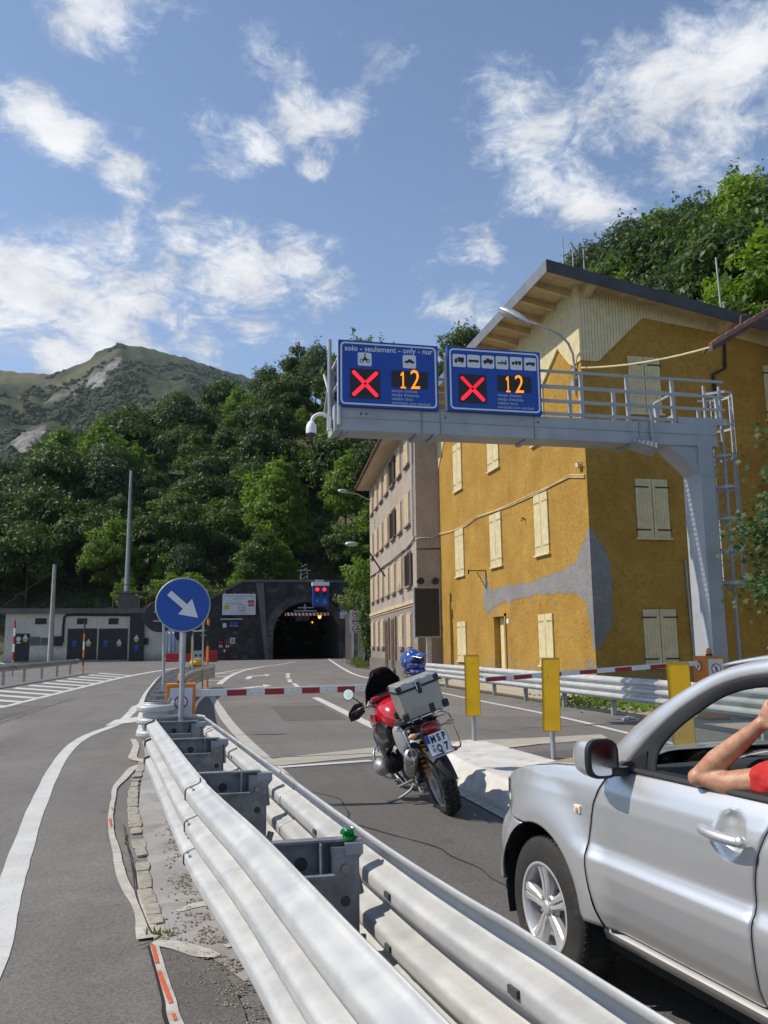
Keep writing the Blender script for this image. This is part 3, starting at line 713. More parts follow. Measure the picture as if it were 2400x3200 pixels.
M_cream2 = mat('cream_paint', (.62,.53,.31), .6, 0, .10, 4, .002, 40, dirt=(.48,.38,.20), dscale=3, dlo=.58, dhi=.8)
M_creamd = mat('cream_wood_soffit', (.56,.44,.24), .7, 0, .14, 3, .002, 30)
M_iron = mat('black_iron', (.03,.03,.032), .6, .3, .2)
M_roofm = mat('dark_roof_sheet', (.045,.045,.05), .5, .0, .2, 2)
M_fascia = mat('sunlit_fascia_grey', (.20,.205,.215), .45, .35, .12, 2)  # paler grey puts the sunlight on the eaves board into its colour
M_brown = mat('brown_wood', (.10,.055,.035), .7, 0, .3, 5)
M_tan = mat('tan_shutter', (.52,.40,.26), .7, 0, .15, 4)
M_galv = mat('galvanised_steel', (.40,.41,.42), .50, .55, .10, 7, .0015, 40, dirt=(.36,.365,.37), dscale=4)
M_galvd = mat('galvanised_steel_dull', (.33,.34,.355), .55, .45, .14, 4, .001, 50)
M_white = mat('white_plastic', (.78,.78,.77), .4, 0, .05)
M_blk = mat('black_plastic', (.018,.018,.02), .45, 0, .2)
M_red = mat('signal_red', (.45,.02,.02), .45, 0, .08)
M_blue = mat('traffic_blue', (.012,.075,.36), .42, 0, .06)
M_copper = mat('copper_gutter', (.30,.15,.10), .45, .4, .2, 4)
M_grill = mat('dark_vent', (.03,.03,.03), .8, 0, .2)

# ================================================================ yellow house
YX, YY0, YY1 = 11.457, 22.716, 38.40
house = thing('yellow_house', 'ochre yellow rough plastered house with cream shutters and sloping roof', 'house', (YX, YY0, 0))
def roofz(x): return 13.08-.181*(x-10.15)
XE = 25.0
# shell: road side with a door recess, gable side, back
g = MB(); dy0, dy1, dz1 = 29.95, 31.2, 2.66
yb = [YY0, dy0, dy1, YY1]; zb = [-.3, dz1, roofz(YX)-.105]
for i in range(3):
    for j in range(2):
        if i == 1 and j == 0: continue
        g.add([(YX,yb[i],zb[j]),(YX,yb[i+1],zb[j]),(YX,yb[i+1],zb[j+1]),(YX,yb[i],zb[j+1])], [(0,3,2,1)])
D = .34
g.add([(YX,dy0,-.3),(YX+D,dy0,-.3),(YX+D,dy0,dz1),(YX,dy0,dz1)], [(0,1,2,3)]); g.add([(YX,dy1,-.3),(YX+D,dy1,-.3),(YX+D,dy1,dz1),(YX,dy1,dz1)], [(3,2,1,0)])
g.add([(YX,dy0,dz1),(YX+D,dy0,dz1),(YX+D,dy1,dz1),(YX,dy1,dz1)], [(0,1,2,3)]); g.add([(YX+D,dy0,-.3),(YX+D,dy1,-.3),(YX+D,dy1,dz1),(YX+D,dy0,dz1)], [(0,1,2,3)])
for y in (YY0, YY1): g.add([(YX,y,-.3),(XE,y,-.3),(XE,y,roofz(XE)-.105),(YX,y,roofz(YX)-.105)], [(0,1,2,3)])
g.add([(XE,YY0,-.3),(XE,YY1,-.3),(XE,YY1,roofz(XE)-.3),(XE,YY0,roofz(XE)-.3)], [(0,1,2,3)])
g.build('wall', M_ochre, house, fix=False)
# roof slab with fascia boards, rafters, soffit boards
ry0, ry1, rx0 = 22.0, 39.3, 10.15
g = MB(); g.prism([(rx0,ry0,roofz(rx0)),(XE+1,ry0,roofz(XE+1)),(XE+1,ry0,roofz(XE+1)-.10),(rx0,ry0,roofz(rx0)-.10)], (0,ry1-ry0,0)); roof = g.build('roof', M_roofm, house)
g = MB(); g.prism([(rx0-.03,ry0-.035,roofz(rx0)+.03),(XE+1,ry0-.035,roofz(XE+1)+.03),(XE+1,ry0-.035,roofz(XE+1)-.36),(rx0-.03,ry0-.035,roofz(rx0)-.36)], (0,.03,0)); g.build('verge_fascia', M_roofm, roof)
g = MB(); g.bx(rx0-.035, rx0-.003, ry0-.002, ry1, roofz(rx0)-.36, roofz(rx0)+.03); g.build('eaves_fascia', M_fascia, roof)  # coloured as sunlit; the shaded verge board keeps the dark sheet
g = MB(); yv = ry0+.01
while yv < ry1-.02:
    g.prism([(rx0,yv,roofz(rx0)-.104),(YX+.02,yv,roofz(YX)-.104),(YX+.02,yv,roofz(YX)-.128),(rx0,yv,roofz(rx0)-.128)], (0,.088,0)); yv += .10
xv = YX+.03
while xv < XE+.9:
    g.prism([(xv,ry0,roofz(xv)-.104),(xv+.088,ry0,roofz(xv+.088)-.104),(xv+.088,ry0,roofz(xv+.088)-.128),(xv,ry0,roofz(xv)-.128)], (0,YY0-ry0+.01,0)); xv += .10
g.build('soffit_boards', M_creamd, roof)
me0 = None; yv = 23.18
while yv < 38.5:
    g = MB(); g.prism([(rx0+.02,yv-.07,roofz(rx0)-.13),(YX+.05,yv-.07,roofz(YX)-.13),(YX+.05,yv-.07,roofz(YX)-.38),(rx0+.12,yv-.07,roofz(rx0)-.35),(rx0+.02,yv-.07,roofz(rx0)-.27)], (0,.14,0)); g.build('rafter', M_creamd, house, bevel=.008); yv += 1.11
for xv in (11.62, 16.3, 21):
    g = MB(); z = roofz(xv)-.13; g.prism([(xv,ry0+.03,z),(xv,YY0+.05,z),(xv,YY0+.05,z-.42),(xv,YY0-.2,z-.36),(xv,ry0+.03,z-.2)], (.2,0,0)); g.build('outrigger', M_creamd, house, bevel=.01)
# cladding boards: zigzag lower edge
def interp(pts, q):
    for (a, b), (c, d) in zip(pts, pts[1:]):
        if a <= q <= c: return b+(d-b)*(q-a)/(c-a)
    return pts[-1][1]
low = [(22.7,10.25),(23.3,10.25),(24.2,11.13),(25.5,10.35),(26.6,11.1),(34.8,11.2),(37.1,11.3),(38.4,9.9)]
g = MB(); yv = YY0-.02
while yv < YY1-.05:
    a, b = yv+.006, yv+.10; z1 = roofz(YX)-.135
    g.prism([(YX-.035,a,interp(low,a)),(YX-.035,b,interp(low,b)),(YX-.035,b,z1),(YX-.035,a,z1)], (.033,0,0)); yv += .107
g.build('cladding_road_side', M_cream2, house)
lows = [(11.42,10.26),(12.04,10.26),(13.63,11.8),(16.33,11.50),(25,9.93)]
g = MB(); xv = YX-.03
while xv < XE-.1:
    a, b = xv+.006, xv+.10
    g.prism([(a,YY0-.036,interp(lows,a)),(b,YY0-.036,interp(lows,b)),(b,YY0-.036,roofz(b)-.132),(a,YY0-.036,roofz(a)-.132)], (0,.034,0)); xv += .107
g.build('cladding_gable_side', M_cream2, house)
g = MB(); g.tube([(YX-.05,23.28,10.28),(YX-.05,24.2,11.17),(YX-.05,25.5,10.4)], .03, 6); g.build('gable_trim', M_creamd, house)
# shutters: two leaves of boards with iron straps and a stone sill
def shutter_pair(parent, c0, c1, z0, z1, plane, axis, m=M_cream2, out=-1, nb=5, strap=True, sill=True, name='shutter'):
    """axis 'y': lies in plane x=plane; axis 'x': lies in plane y=plane"""
    def P(a, o, z): return (plane+out*o, a, z) if axis == 'y' else (a, plane+out*o, z)
    def bx(g, a0, a1, o0, o1, z0, z1):
        p, q = P(a0,o0,z0), P(a1,o1,z1); g.bx(min(p[0],q[0]),max(p[0],q[0]),min(p[1],q[1]),max(p[1],q[1]),z0,z1)
    mid = (c0+c1)/2
    for (a, b) in ((c0, mid-.012), (mid+.012, c1)):
        g = MB(); bx(g, a, b, .015, .035, z0, z1); leaf = g.build(name, m, parent)
        w = (b-a)/nb
        for i in range(nb):
            g = MB(); bx(g, a+i*w+.005, a+(i+1)*w-.005, .034, .052, z0+.005, z1-.004+random.uniform(-.006,.006)); g.build('board', m, leaf)
        if strap:
            for zz in (z0+.13*(z1-z0), z1-.14*(z1-z0)):
                g = MB()
                if abs(a-c0) < .01: bx(g, a-.05, a+(b-a)*.80, .053, .062, zz-.022, zz+.022)
                else: bx(g, b-(b-a)*.80, b+.05, .053, .062, zz-.022, zz+.022)
                g.build('strap_hinge', M_iron if axis == 'x' else M_strap, leaf)
    if sill:
        g = MB(); bx(g, c0-.06, c1+.06, -.05, .10, z0-.07, z0-.005); g.build('sill', M_cream2, parent, bevel=.01)
M_strap = mat('painted_strap', (.40,.30,.13), .6, .2, .2)
rowsz = [(.92,2.60),(4.62,6.69),(8.48,10.62)]
for (c0, c1) in ((25.58,26.72),(29.98,31.22),(34.62,35.80)):
    for ri, (z0, z1) in enumerate(rowsz):
        if ri == 0 and c0 == 29.98: continue
        shutter_pair(house, c0, c1, z0, z1, YX, 'y')
for (c0, c1) in ((13.04,14.12),(17.9,18.98),(21.6,22.7)):
    for (z0, z1) in ((.92,2.60),(4.77,6.58),(8.68,10.5)): shutter_pair(house, c0, c1, z0, z1, YY0, 'x', nb=6)
# door in its recess
g = MB(); g.bx(YX+.25, YX+.31, dy0+.02, dy1-.02, 0, dz1-.03); door = g.build('door', M_cream2, house, bevel=.008)
for a in (dy0+.09, dy0+.44, dy0+.79):
    g = MB(); g.bx(YX+.235, YX+.252, a, a+.31, .15, 2.5); g.build('board', M_cream2, door)
g = MB(); g.bx(YX+.215, YX+.235, dy0+.14, dy0+.19, .95, 1.2); g.cyl((YX+.22,dy0+.165,1.05),(YX+.15,dy0+.165,1.05),.012); g.cyl((YX+.15,dy0+.165,1.05),(YX+.15,dy0+.28,1.05),.012); g.build('handle', M_iron, door)
g = MB(); g.bx(YX+.22, YX+.236, dy0+.12, dy0+.24, 1.7, 2.0); g.build('letter_slot', M_blk, door)
g = MB(); g.bx(YX-.05, YX-.004, dy0-.12, dy0-.005, -.2, dz1+.1); g.bx(YX-.05, YX-.004, dy0-.12, dy1+.12, dz1+.004, dz1+.12); g.build('door_surround', M_ochre, house)
g = MB(); g.bx(YX-.012, YX-.002, dy0-.36, dy0-.16, 2.38, 2.55); g.build('house_number_plate', M_white, house)
# bare render where the ochre coat has come off
def patch(pts, mk, ex, jit=.06, sub=5):
    P = []
    for i in range(len(pts)):
        a, b = Vector(pts[i]), Vector(pts[(i+1)%len(pts)])
        L = (b-a).length; n = max(1, int(L/.09))
        for q in range(n):
            p = a.lerp(b, q/n)
            P.append(p+Vector((random.uniform(-jit,jit), random.uniform(-jit,jit))) if 0 < q else p)
    g = MB(); g.prism([mk(p) for p in P], ex); return g
def strip_patch(lo, hi, a0, a1, mk, jl_, jh_, step=.035):
    g = MB(); vs = []; n = int((a1-a0)/step)
    for i in range(n+1):
        a = a0+(a1-a0)*i/n; f = lambda s: .6*mn.noise((a*2.3, s, 0))+.4*mn.noise((a*7.1, s, 5.))+.25*mn.noise((a*19., s, 9.))
        l, h = interp(lo, a)+jl_*f(3.), interp(hi, a)+jh_*f(11.)
        vs += [mk(a, l), mk(a, max(h, l+.01))]
    g.add(vs, [(2*i, 2*i+1, 2*i+3, 2*i+2) for i in range(n)]); return g
cz = [(1.40,22.74),(1.5,22.82),(2.2,22.98),(2.8,23.2),(3.2,23.9),(3.6,24.3),(4.0,23.85),(4.35,23.5),(4.65,23.1),(4.9,22.9),(5.05,22.74)]
strip_patch([(1,22.717),(6,22.717)], cz, 1.40, 5.05, lambda z, y: (YX-.005, y, z), 0, .22).build('bare_render_patch', M_grey, house, fix=False)
lo_ = [(23.0,3.02),(24.0,3.2),(25.5,3.22),(26.6,3.3),(28.5,3.22),(30.6,3.15),(31.4,3.0),(31.9,2.86),(32.3,3.1)]
hi_ = [(23.0,4.4),(23.9,4.05),(25.0,3.9),(26.2,3.85),(27.6,3.72),(29.1,3.80),(31.3,3.74),(31.75,3.9),(31.95,4.40),(32.15,4.36),(32.3,3.5)]
strip_patch(lo_, hi_, 23.0, 32.3, lambda y, z: (YX-.008, y, z), .20, .20).build('bare_render_patch', M_grey, house, fix=False)
sz_ = [(1.42,11.50),(1.65,11.72),(1.95,11.93),(2.3,12.06),(2.9,12.10),(3.6,12.12),(4.2,12.02),(4.55,11.88),(4.8,11.62),(5.05,11.50)]
strip_patch([(1,11.453),(6,11.453)], sz_, 1.42, 5.05, lambda z, x: (x, YY0-.006, z), 0, .16).build('bare_render_patch', M_grey, house, fix=False)
g = MB()
for (y, z, r) in ((31.7,2.9,.12),(31.4,2.86,.1),(30.9,2.9,.14),(29.2,3.0,.09),(28.6,2.5,.07),(25.4,2.9,.08),(24.9,2.6,.05),(29.7,2.45,.08),(23.0,1.0,.16),(22.9,.55,.2),(29.6,1.1,.13),(29.5,1.7,.1),(27.3,3.05,.08)):
    g.prism([(YX-.005, y+r*random.uniform(.6,1.2)*math.cos(a*.9), z+r*1.3*random.uniform(.5,1.2)*math.sin(a*.9)) for a in range(7)], (.004,0,0))
g.build('flaked_spots', M_grey, house)
# cable run, wall clutter
g = MB(); cb = [(38.3,6.95),(35.5,6.80),(32.8,6.92),(29.2,6.66),(26.45,6.80),(23.9,6.86),(22.7,6.62)]
cb = [(38.45,6.93),(36.4,6.78),(34.2,6.75),(32.84,6.92),(31.0,6.83),(29.17,6.78),(26.45,6.80),(25.1,6.82),(23.88,6.86),(22.8,6.66)]
for o in (0, .05): g.tube([(YX-.03, y, z-o-.02*math.sin(i*2.1+o*40)) for i, (y, z) in enumerate(cb)], .022, 6)
g.build('cable', M_creamd, house)
g = MB(); g.tube([(YX-.02,31.9,4.55),(YX-.75,31.9,4.55)], .02, 6); g.tube([(YX-.02,31.9,3.85),(YX-.4,31.9,4.52)], .015, 6); g.tube([(YX-.02,31.9,3.8),(YX-.02,31.9,4.6)], .018, 6); g.cyl((YX-.75,31.9,4.58),(YX-.75,31.9,4.42),.03); g.build('wall_bracket', M_iron, house)
g = MB(); g.bx(YX-.15,YX,22.95,23.15,6.95,7.1); g.tube([(YX-.1,23.0,7.0),(YX-.2,22.9,7.15),(YX-.12,22.8,7.0)], .015, 5); g.build('cable_junction', M_creamd, house)
g = MB(); g.tube([(YX-.02,27.6,6.0),(YX-.12,27.6,6.08),(YX-.15,27.6,5.95)], .03, 6); g.build('wall_hook', M_iron, house)
g = MB(); g.bx(12.12,12.26,YY0-.06,YY0-.004,3.24,3.38); g.build('junction_box', M_ochre, house, bevel=.01)
g = MB(); pp = [ony(2262,1000,22.66),ony(2266,1150,22.66),ony(2228,1170,22.66),ony(2236,1240,22.66)]; g.tube([(p.x,p.y,p.z) for p in pp], .05, 8); g.build('drain_pipe', M_blk, house, smooth=40)
g = MB(); a, b = ony(2142,1750,22.66), ony(2172,2080,22.66); g.tube([a,b], .035, 8); g.build('drain_pipe', M_galvd, house, smooth=40)
g = MB(); g.bx(YX-.12,YX-.002,YY0-.05,YY1-.2,-.3,.33); g.build('plinth', M_cream2 if False else M_whitewall, house)
g = MB(); g.bx(YX-.11,XE,YY0-.14,YY0-.003,-.3,.30); g.build('plinth', M_whitewall, house)
# aerials on the roof
def aerial(name, lab, pts, r, extra=None):
    o = thing(name, lab, 'antenna', pts[0]); g = MB(); g.tube(pts, r, 6); g.build('mast', M_galvd, o)
    if extra: extra(o)
    return o
b_, t_ = ony(2256,990,22.9), ony(2237,805,22.9); aerial('aerial', 'thin bare rod aerial rising from the verge of the yellow house roof', [(b_.x,b_.y,roofz(b_.x)), (t_.x,t_.y,t_.z)], .03)
q = ony(1757,742,24.5)
def ex(o):
    g = MB()
    for k, dx in enumerate((.35,.75)): g.tube([(q.x+dx,24.5,roofz(q.x+dx)),(q.x+dx,24.5,q.z-.25-.1*k)], .022, 5)
    g.build('mast', M_galvd, o)
    g = MB(); g.tube([(q.x+.2,24.3,q.z-.25),(q.x+.8,24.8,q.z-.55)], .018, 5)
    for k in range(6): g.tube([(q.x+.2+.1*k,24.15+.083*k,q.z-.25-.05*k),(q.x+.2+.1*k,24.5+.083*k,q.z-.25-.05*k)], .01, 4)
    g.build('dipole_array', M_galvd, o)
aerial('aerial', 'cluster of thin aerial rods on the roof corner of the yellow house', [(q.x,24.5,roofz(q.x)),(q.x,24.5,q.z)], .022, ex)
# cobra-head lamp on the house corner
lamp = thing('street_lamp', 'large grey cobra-head street lamp on a curved arm from the yellow house corner', 'street lamp', (11.43,23.1,9.9))
def at(u, v, x): p = onx(u, v, x); return (p.x,p.y,p.z)
pts = [at(1797,1235,11.40),at(1795,1150,11.38),at(1790,1105,11.30),at(1775,1072,11.1),at(1752,1048,10.8),at(1720,1030,10.45),at(1680,1015,10.05),at(1640,1002,9.72)]
g = MB(); g.tube(pts, .038, 8); g.build('arm', M_galv, lamp, smooth=50)
g = MB(); g.bx(11.36,11.45,23.0,23.3,9.55,9.75); g.bx(11.36,11.45,23.0,23.3,10.0,10.1); g.build('wall_clamp', M_galvd, lamp)
h0, h1 = Vector(at(1655,1010,9.85)), Vector(at(1560,965,9.15)); dd = (h1-h0); L = dd.length; dd.normalize(); sid = dd.cross(Vector((0,0,1))).normalized(); upv = sid.cross(dd)
def headring(s, w, hu, hd): c = h0+dd*(L*s); return [c+sid*(w*math.cos(a))+upv*((hu if math.sin(a) > 0 else hd)*math.sin(a)) for a in [2*math.pi*k/16 for k in range(16)]]
g = MB(); g.loft([headring(s, w, a, b) for s, w, a, b in ((0,.05,.05,.05),(.12,.11,.10,.06),(.35,.17,.15,.05),(.65,.2,.17,.05),(.88,.16,.13,.04),(1.0,.06,.05,.02))]); g.build('lamp_head', M_galv, lamp, smooth=60)
M_glassl = mat('lamp_glass', (.55,.55,.5), .15, 0, .1, trans=.5, ior=1.3)
g = MB(); g.loft([headring(s, w, .0, b) for s, w, b in ((.38,.08,.07),(.5,.155,.15),(.7,.17,.17),(.88,.13,.13),(.96,.04,.05))]); g.build('lamp_bowl', M_glassl, lamp, smooth=60)

# ================================================================ pale pinkish house behind
pk = thing('pink_house', 'tall weathered pinkish house with rows of narrow shuttered windows behind the yellow house', 'house', (10.3,38.42,0), (0,0,R(-5.5)))
LP, HP, DP = 20.3, 13.0, 8.5
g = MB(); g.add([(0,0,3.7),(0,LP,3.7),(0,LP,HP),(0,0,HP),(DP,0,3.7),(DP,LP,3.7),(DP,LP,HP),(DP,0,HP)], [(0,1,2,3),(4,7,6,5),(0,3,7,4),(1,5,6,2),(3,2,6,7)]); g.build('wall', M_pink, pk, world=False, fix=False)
g = MB(); g.bx(.0,DP,.0,LP,-.3,3.695); g.build('lower_wall', M_pinkd, pk, world=False)
g = MB(); g.bx(-.07,.06,-.06,LP+.05,3.62,3.80); g.bx(-.05,.05,-.05,LP,3.5,3.55); g.build('string_course', M_tan, pk, world=False, bevel=.01)
g = MB(); g.bx(-.10,.05,-.05,LP,-.3,.75); g.build('plinth', M_concd, pk, world=False)
g = MB(); g.prism([(-.95,-.5,HP-.12),(-.95,-.5,HP+.05),(DP/2,-.5,HP+2.6),(DP+.9,-.5,HP+.05),(DP+.9,-.5,HP-.12)], (0,LP+1.0,0)); rf = g.build('roof', mat('slate_roof', (.11,.10,.095), .8, 0, .3, 3, .02, 12), pk, world=False)
g = MB(); g.bx(-.9,.0,-.45,LP+.4,HP-.19,HP-.125); g.build('soffit', M_tan, rf, world=False)
g = MB(); g.tube([(-1.0,-.5,HP+.0),(-1.0,LP+.5,HP+.0)], .07, 8); g.build('gutter', M_copper, rf, world=False)
g = MB(); g.tube([(-.1,.3,HP-.2),(-.1,.3,6.8)], .05, 8); g.tube([(-.05,.35,HP-.4),(-.05,.35,10.4)], .03, 6); g.tube([(-.05,.55,HP-.4),(-.05,.55,9.4)], .02, 6); g.build('downpipe', M_galvd, pk, world=False)
cols = [2.3,5.1,7.85,10.5,13.2,15.75,18.55]; rows = [(1.48,3.12),(4.55,6.17),(7.65,9.25),(10.75,12.3)]
def pwin(c, z0, z1, kind):
    w = .62
    g = MB(); g.bx(-.035,.02,c-w-.10,c+w+.10,z0-.0,z1+.12); fr = g.build('window', M_pink if kind != 'dark' else M_brown, pk, world=False, bevel=.01)
    if kind == 'dark':
        g = MB(); g.bx(-.05,-.036,c-w,c+w,z0+.04,z1-.02); g.build('pane', M_blk, fr, world=False)
        for a in (c-w-.52, c+w+.04):
            g = MB(); g.bx(-.10,-.055,a,a+.46,z0,z1)
            for q in range(8): g.bx(-.115,-.10,a+.05,a+.41,z0+.1+q*.19,z0+.1+q*.19+.12)
            g.build('shutter', M_brown, fr, world=False)
    else:
        for a, b in ((c-w, c-.02), (c+.02, c+w)):
            g = MB(); g.bx(-.085,-.04,a,b,z0+.02,z1)
            for q in range(4): g.bx(-.10,-.086,a+.02+q*(b-a-.02)/4,a+.01+(q+1)*(b-a-.02)/4,z0+.03,z1-.02)
            g.build('shutter', M_tan, fr, world=False)
    g = MB(); g.bx(-.16,.03,c-w-.16,c+w+.16,z0-.11,z0-.01); g.build('sill', M_pinkd, fr, world=False)
for ri, (z0, z1) in enumerate(rows):
    for ci, c in enumerate(cols):
        if ri == 0 and ci in (2, 3): continue
        pwin(c, z0, z1, 'dark' if (ri, ci) in ((1,0),(2,2),(3,2)) else 'shut')
for c in (7.8, 10.6):
    g = MB(); g.bx(-.13,.02,c-.72,c+.72,.3,3.2); dr = g.build('door_surround', M_pinkd, pk, world=False, bevel=.02)
    g = MB(); g.bx(-.16,-.131,c-.55,c+.55,.32,3.05); g.bx(-.175,-.161,c-.47,c-.05,.5,2.9); g.bx(-.175,-.161,c+.05,c+.47,.5,2.9); g.build('door', M_brown, dr, world=False)
    for k in range(2):
        g = MB(); g.bx(-.55-.3*k+.3,-.132,c-.8,c+.8,-.02+.15*(1-k)-.1,.14+.15*(1-k)) if k == 0 else g.bx(-.75,-.26,c-.8,c+.8,-.1,.13); g.build('step', M_concd, pk, world=False)
g = MB(); g.tube([(-.06,-.02,6.75),(-.06,2,6.45),(-.06,4,6.5),(-.06,8,6.42),(-.06,12,6.45),(-.06,16,6.36),(-.06,20,6.4)], .03, 6); g.tube([(-.06,0.2,6.65),(-.06,6,6.32),(-.06,13,6.38),(-.06,20,6.3)], .02, 6); g.build('cable', M_iron, pk, world=False)
M_cabw = mat('silver_cable', (.45,.45,.44), .5, .2, .1)
g = MB(); g.tube([(1.2,-.05,6.95),(.8,-.05,6.72),(.45,-.05,6.70),(.1,-.06,6.68),(-.06,-.02,6.6)], .03, 6); g.tube([(.62,-.06,6.65),(.56,-.06,6.35),(.68,-.06,6.4),(.78,-.06,6.7)], .02, 6); g.build('cable', M_cabw, pk, world=False)
g = MB(); g.tube([(.0,-.04,6.15),(1.2,-.04,6.18)], .025, 6); g.build('cable', M_iron, pk, world=False)
# lamp brackets on the pink house
for nm, lab, base, mid, head in (('wall_lamp', 'small street lamp on a slanting bracket high on the far pink house', (1150,1560,9.2), (1120,1545,8.6), (1076,1535,8.1)), ('wall_lamp', 'small street lamp on a slanting bracket low on the far pink house', (1203,1801,10.75), (1150,1718,9.9), (1105,1704,9.3))):
    P0 = [Vector(at(*q)) for q in (base, mid, head)]
    if nm == 'wall_lamp' and 'high' in lab: P0 = [ony(1168,1570,57.5), ony(1120,1545,56.5), ony(1078,1536,56)]
    else: P0 = [ony(1203,1801,44.3), ony(1150,1720,43.7), ony(1108,1704,43.5)]
    o = thing(nm, lab, 'street lamp', P0[0]); g = MB(); g.tube(P0, .045, 7); g.build('arm', M_galvd if 'high' in lab else M_iron, o)
    g = MB(); d_ = (P0[2]-P0[1]).normalized(); g.ball(P0[2]+d_*.2, (.36,.2,.14), 12, 7); g.build('lamp_head', M_galv, o, smooth=60)

# ================================================================ brown-roofed house at the right edge
rh = thing('brown_roof_house', 'house at the right edge with a brown tiled verge and copper gutter', 'house', (15.6,18,0))
a, b = ony(2195,1092,19), ony(2400,970,19); sl = (b.z-a.z)/(b.x-a.x)
xa, za = a.x, a.z
def rz(x): return za+sl*(x-xa)
g = MB(); g.prism([(xa,18.6,za),(22,18.6,rz(22)),(22,18.6,rz(22)-.16),(xa,18.6,za-.16)], (0,.42,0)); r_ = g.build('roof', M_brown, rh)
for o, m in ((.0, M_copper), (-.12, M_brown)):
    g = MB(); g.prism([(xa-.03,18.55+o*.3,za+.02+o),(22,18.55+o*.3,rz(22)+.02+o),(22,18.55+o*.3,rz(22)-.09+o),(xa-.03,18.55+o*.3,za-.09+o)], (0,.05,0)); g.build('verge_board', m, r_)
for k in range(26):
    x = xa+.1+.3*k
    if x > 21.8: break
    g = MB(); g.prism([(x,18.52,rz(x)+.03),(x+.27,18.52,rz(x+.27)+.03),(x+.27,18.52,rz(x+.27)+.08),(x,18.52,rz(x)+.06)], (0,.34,0)); g.build('tile', M_copper, r_)
for k in (0.9, 1.6):
    g = MB(); x = xa+k*1.1; g.tube([(x,18.7,rz(x)+.05),(x+.05,18.7,rz(x)+.32),(x+.2,18.7,rz(x)+.36)], .03, 5); g.build('snow_hook', M_brown, r_)
g = MB(); g.add([(18.2,18.9,-.2),(22,18.9,-.2),(22,18.9,rz(22)-.18),(18.2,18.9,rz(18.2)-.18),(18.2,21.5,-.2),(22,21.5,-.2),(22,21.5,rz(22)-.18),(18.2,21.5,rz(18.2)-.18)], [(0,1,2,3),(5,4,7,6),(4,0,3,7),(1,5,6,2)]); g.build('wall', M_pink, rh)
wire = thing('cable', 'pale slack cable from the yellow house corner to the brown roof', 'cable', (11.4,22.4,9.97))
A, B = Vector((11.40,22.6,9.98)), Vector((xa+.02,18.7,za-.05)); g = MB(); g.tube([A.lerp(B, s)+Vector((0,0,-.22*4*s*(1-s)*.6)) for s in [k/10 for k in range(11)]], .028, 6); g.build('strand', M_cream2, wire)

# ================================================================ tunnel portal
def stonemat(name, a, b_):
    m = mat(name, a, .95, 0, .35, 1.4, .03, 9, dirt=b_, dscale=.5, dlo=.42, dhi=.66, geo=True); return m
M_dark = stonemat('dark_masonry', (.048,.046,.043), (.026,.025,.024)); M_dark2 = stonemat('arch_masonry', (.085,.081,.074), (.05,.048,.044))
M_bore = mat('tunnel_lining', (.04,.038,.036), .9, 0, .3, 2, geo=True)
portal = thing('tunnel_portal', 'dark stone tunnel portal with a rounded arch and slanting wing wall', 'tunnel portal', (13,100,0))
arch = []
cx, hw, zs = 13.03, 3.95, 2.75
for k in range(25):
    a = math.pi*k/24; arch.append((cx-hw*math.cos(a), zs+(6.72-zs)*math.sin(a)))
arch = [(9.05,-.1),(9.06,1.4)]+arch+[(17.0,1.4),(17.02,-.1)]
top = [(-1.2,-.1),(-1.2,5.75),(1.47,6.9),(5.4,9.1),(13,9.15),(19.5,9.05),(22.0,8.2),(22.0,-.1)]
def topat(x): return interp(top[1:-1], x)
g = MB(); n = len(arch)
outer = []
for (x, z) in arch:
    a = math.atan2(z-1.0, x-cx) if z > 1.0 else None
    if z <= 1.5: outer.append((-1.2 if x < cx else 22.0, z))
    else:
        dx, dz = math.cos(math.atan2(z-zs, x-cx)), math.sin(math.atan2(z-zs, x-cx))
        best = None; s = 0
        while True:
            s += .1; X, Z_ = x+dx*s, z+dz*s
            if X <= -1.2 or X >= 22 or Z_ >= topat(X): break
        outer.append((max(-1.2,min(22,X)), min(Z_, topat(max(-1.2,min(22,X))))))
vs = [(x,100.,z) for x, z in arch]+[(x,100.,z) for x, z in outer]
g.add(vs, [(i, i+1, n+i+1, n+i) for i in range(n-1)])
g.prism([(-1.2,100.02,-.1),(-1.2,100.02,5.75),(1.47,100.02,6.9),(5.4,100.02,9.1),(8.5,100.02,9.12),(8.5,100.02,-.1)], (0,1.2,0)); g.prism([(17.6,100.02,-.1),(17.6,100.02,9.1),(22,100.02,8.2),(22,100.02,-.1)], (0,1.2,0))
g.bx(8.4,17.7,100.02,101.2,6.9,9.12)
g.build('wall', M_dark, portal, fix=False)
g = MB(); g.loft([[(x,y,z) for x, z in arch] for y in (99.98,106,120,140,168)], closed=False, caps=False); g.bx(8,18,168,168.3,-.2,8); g.build('lining', M_bore, portal, smooth=60)
g = MB()
for (a, b) in zip(top[1:-2], top[2:-1]): g.prism([(a[0],99.85,a[1]),(b[0],99.85,b[1]),(b[0],99.85,b[1]+.28),(a[0],99.85,a[1]+.28)], (0,1.4,0))
g.build('coping', M_concd, portal)
g = MB(); g.prism([(7.0,99.78,9.0),(7.9,99.78,9.0),(8.55,99.78,-.1),(8.2,99.78,-.1)], (0,.25,0)); g.build('pilaster', M_concd, portal)
inn = arch
ring_i = [(cx-hw*math.cos(math.pi*k/22), zs+(6.72-zs)*math.sin(math.pi*k/22)) for k in range(23)]
ring_o = [(cx-(hw+.95)*math.cos(math.pi*k/22), zs+(6.72-zs+.95)*math.sin(math.pi*k/22)) for k in range(23)]
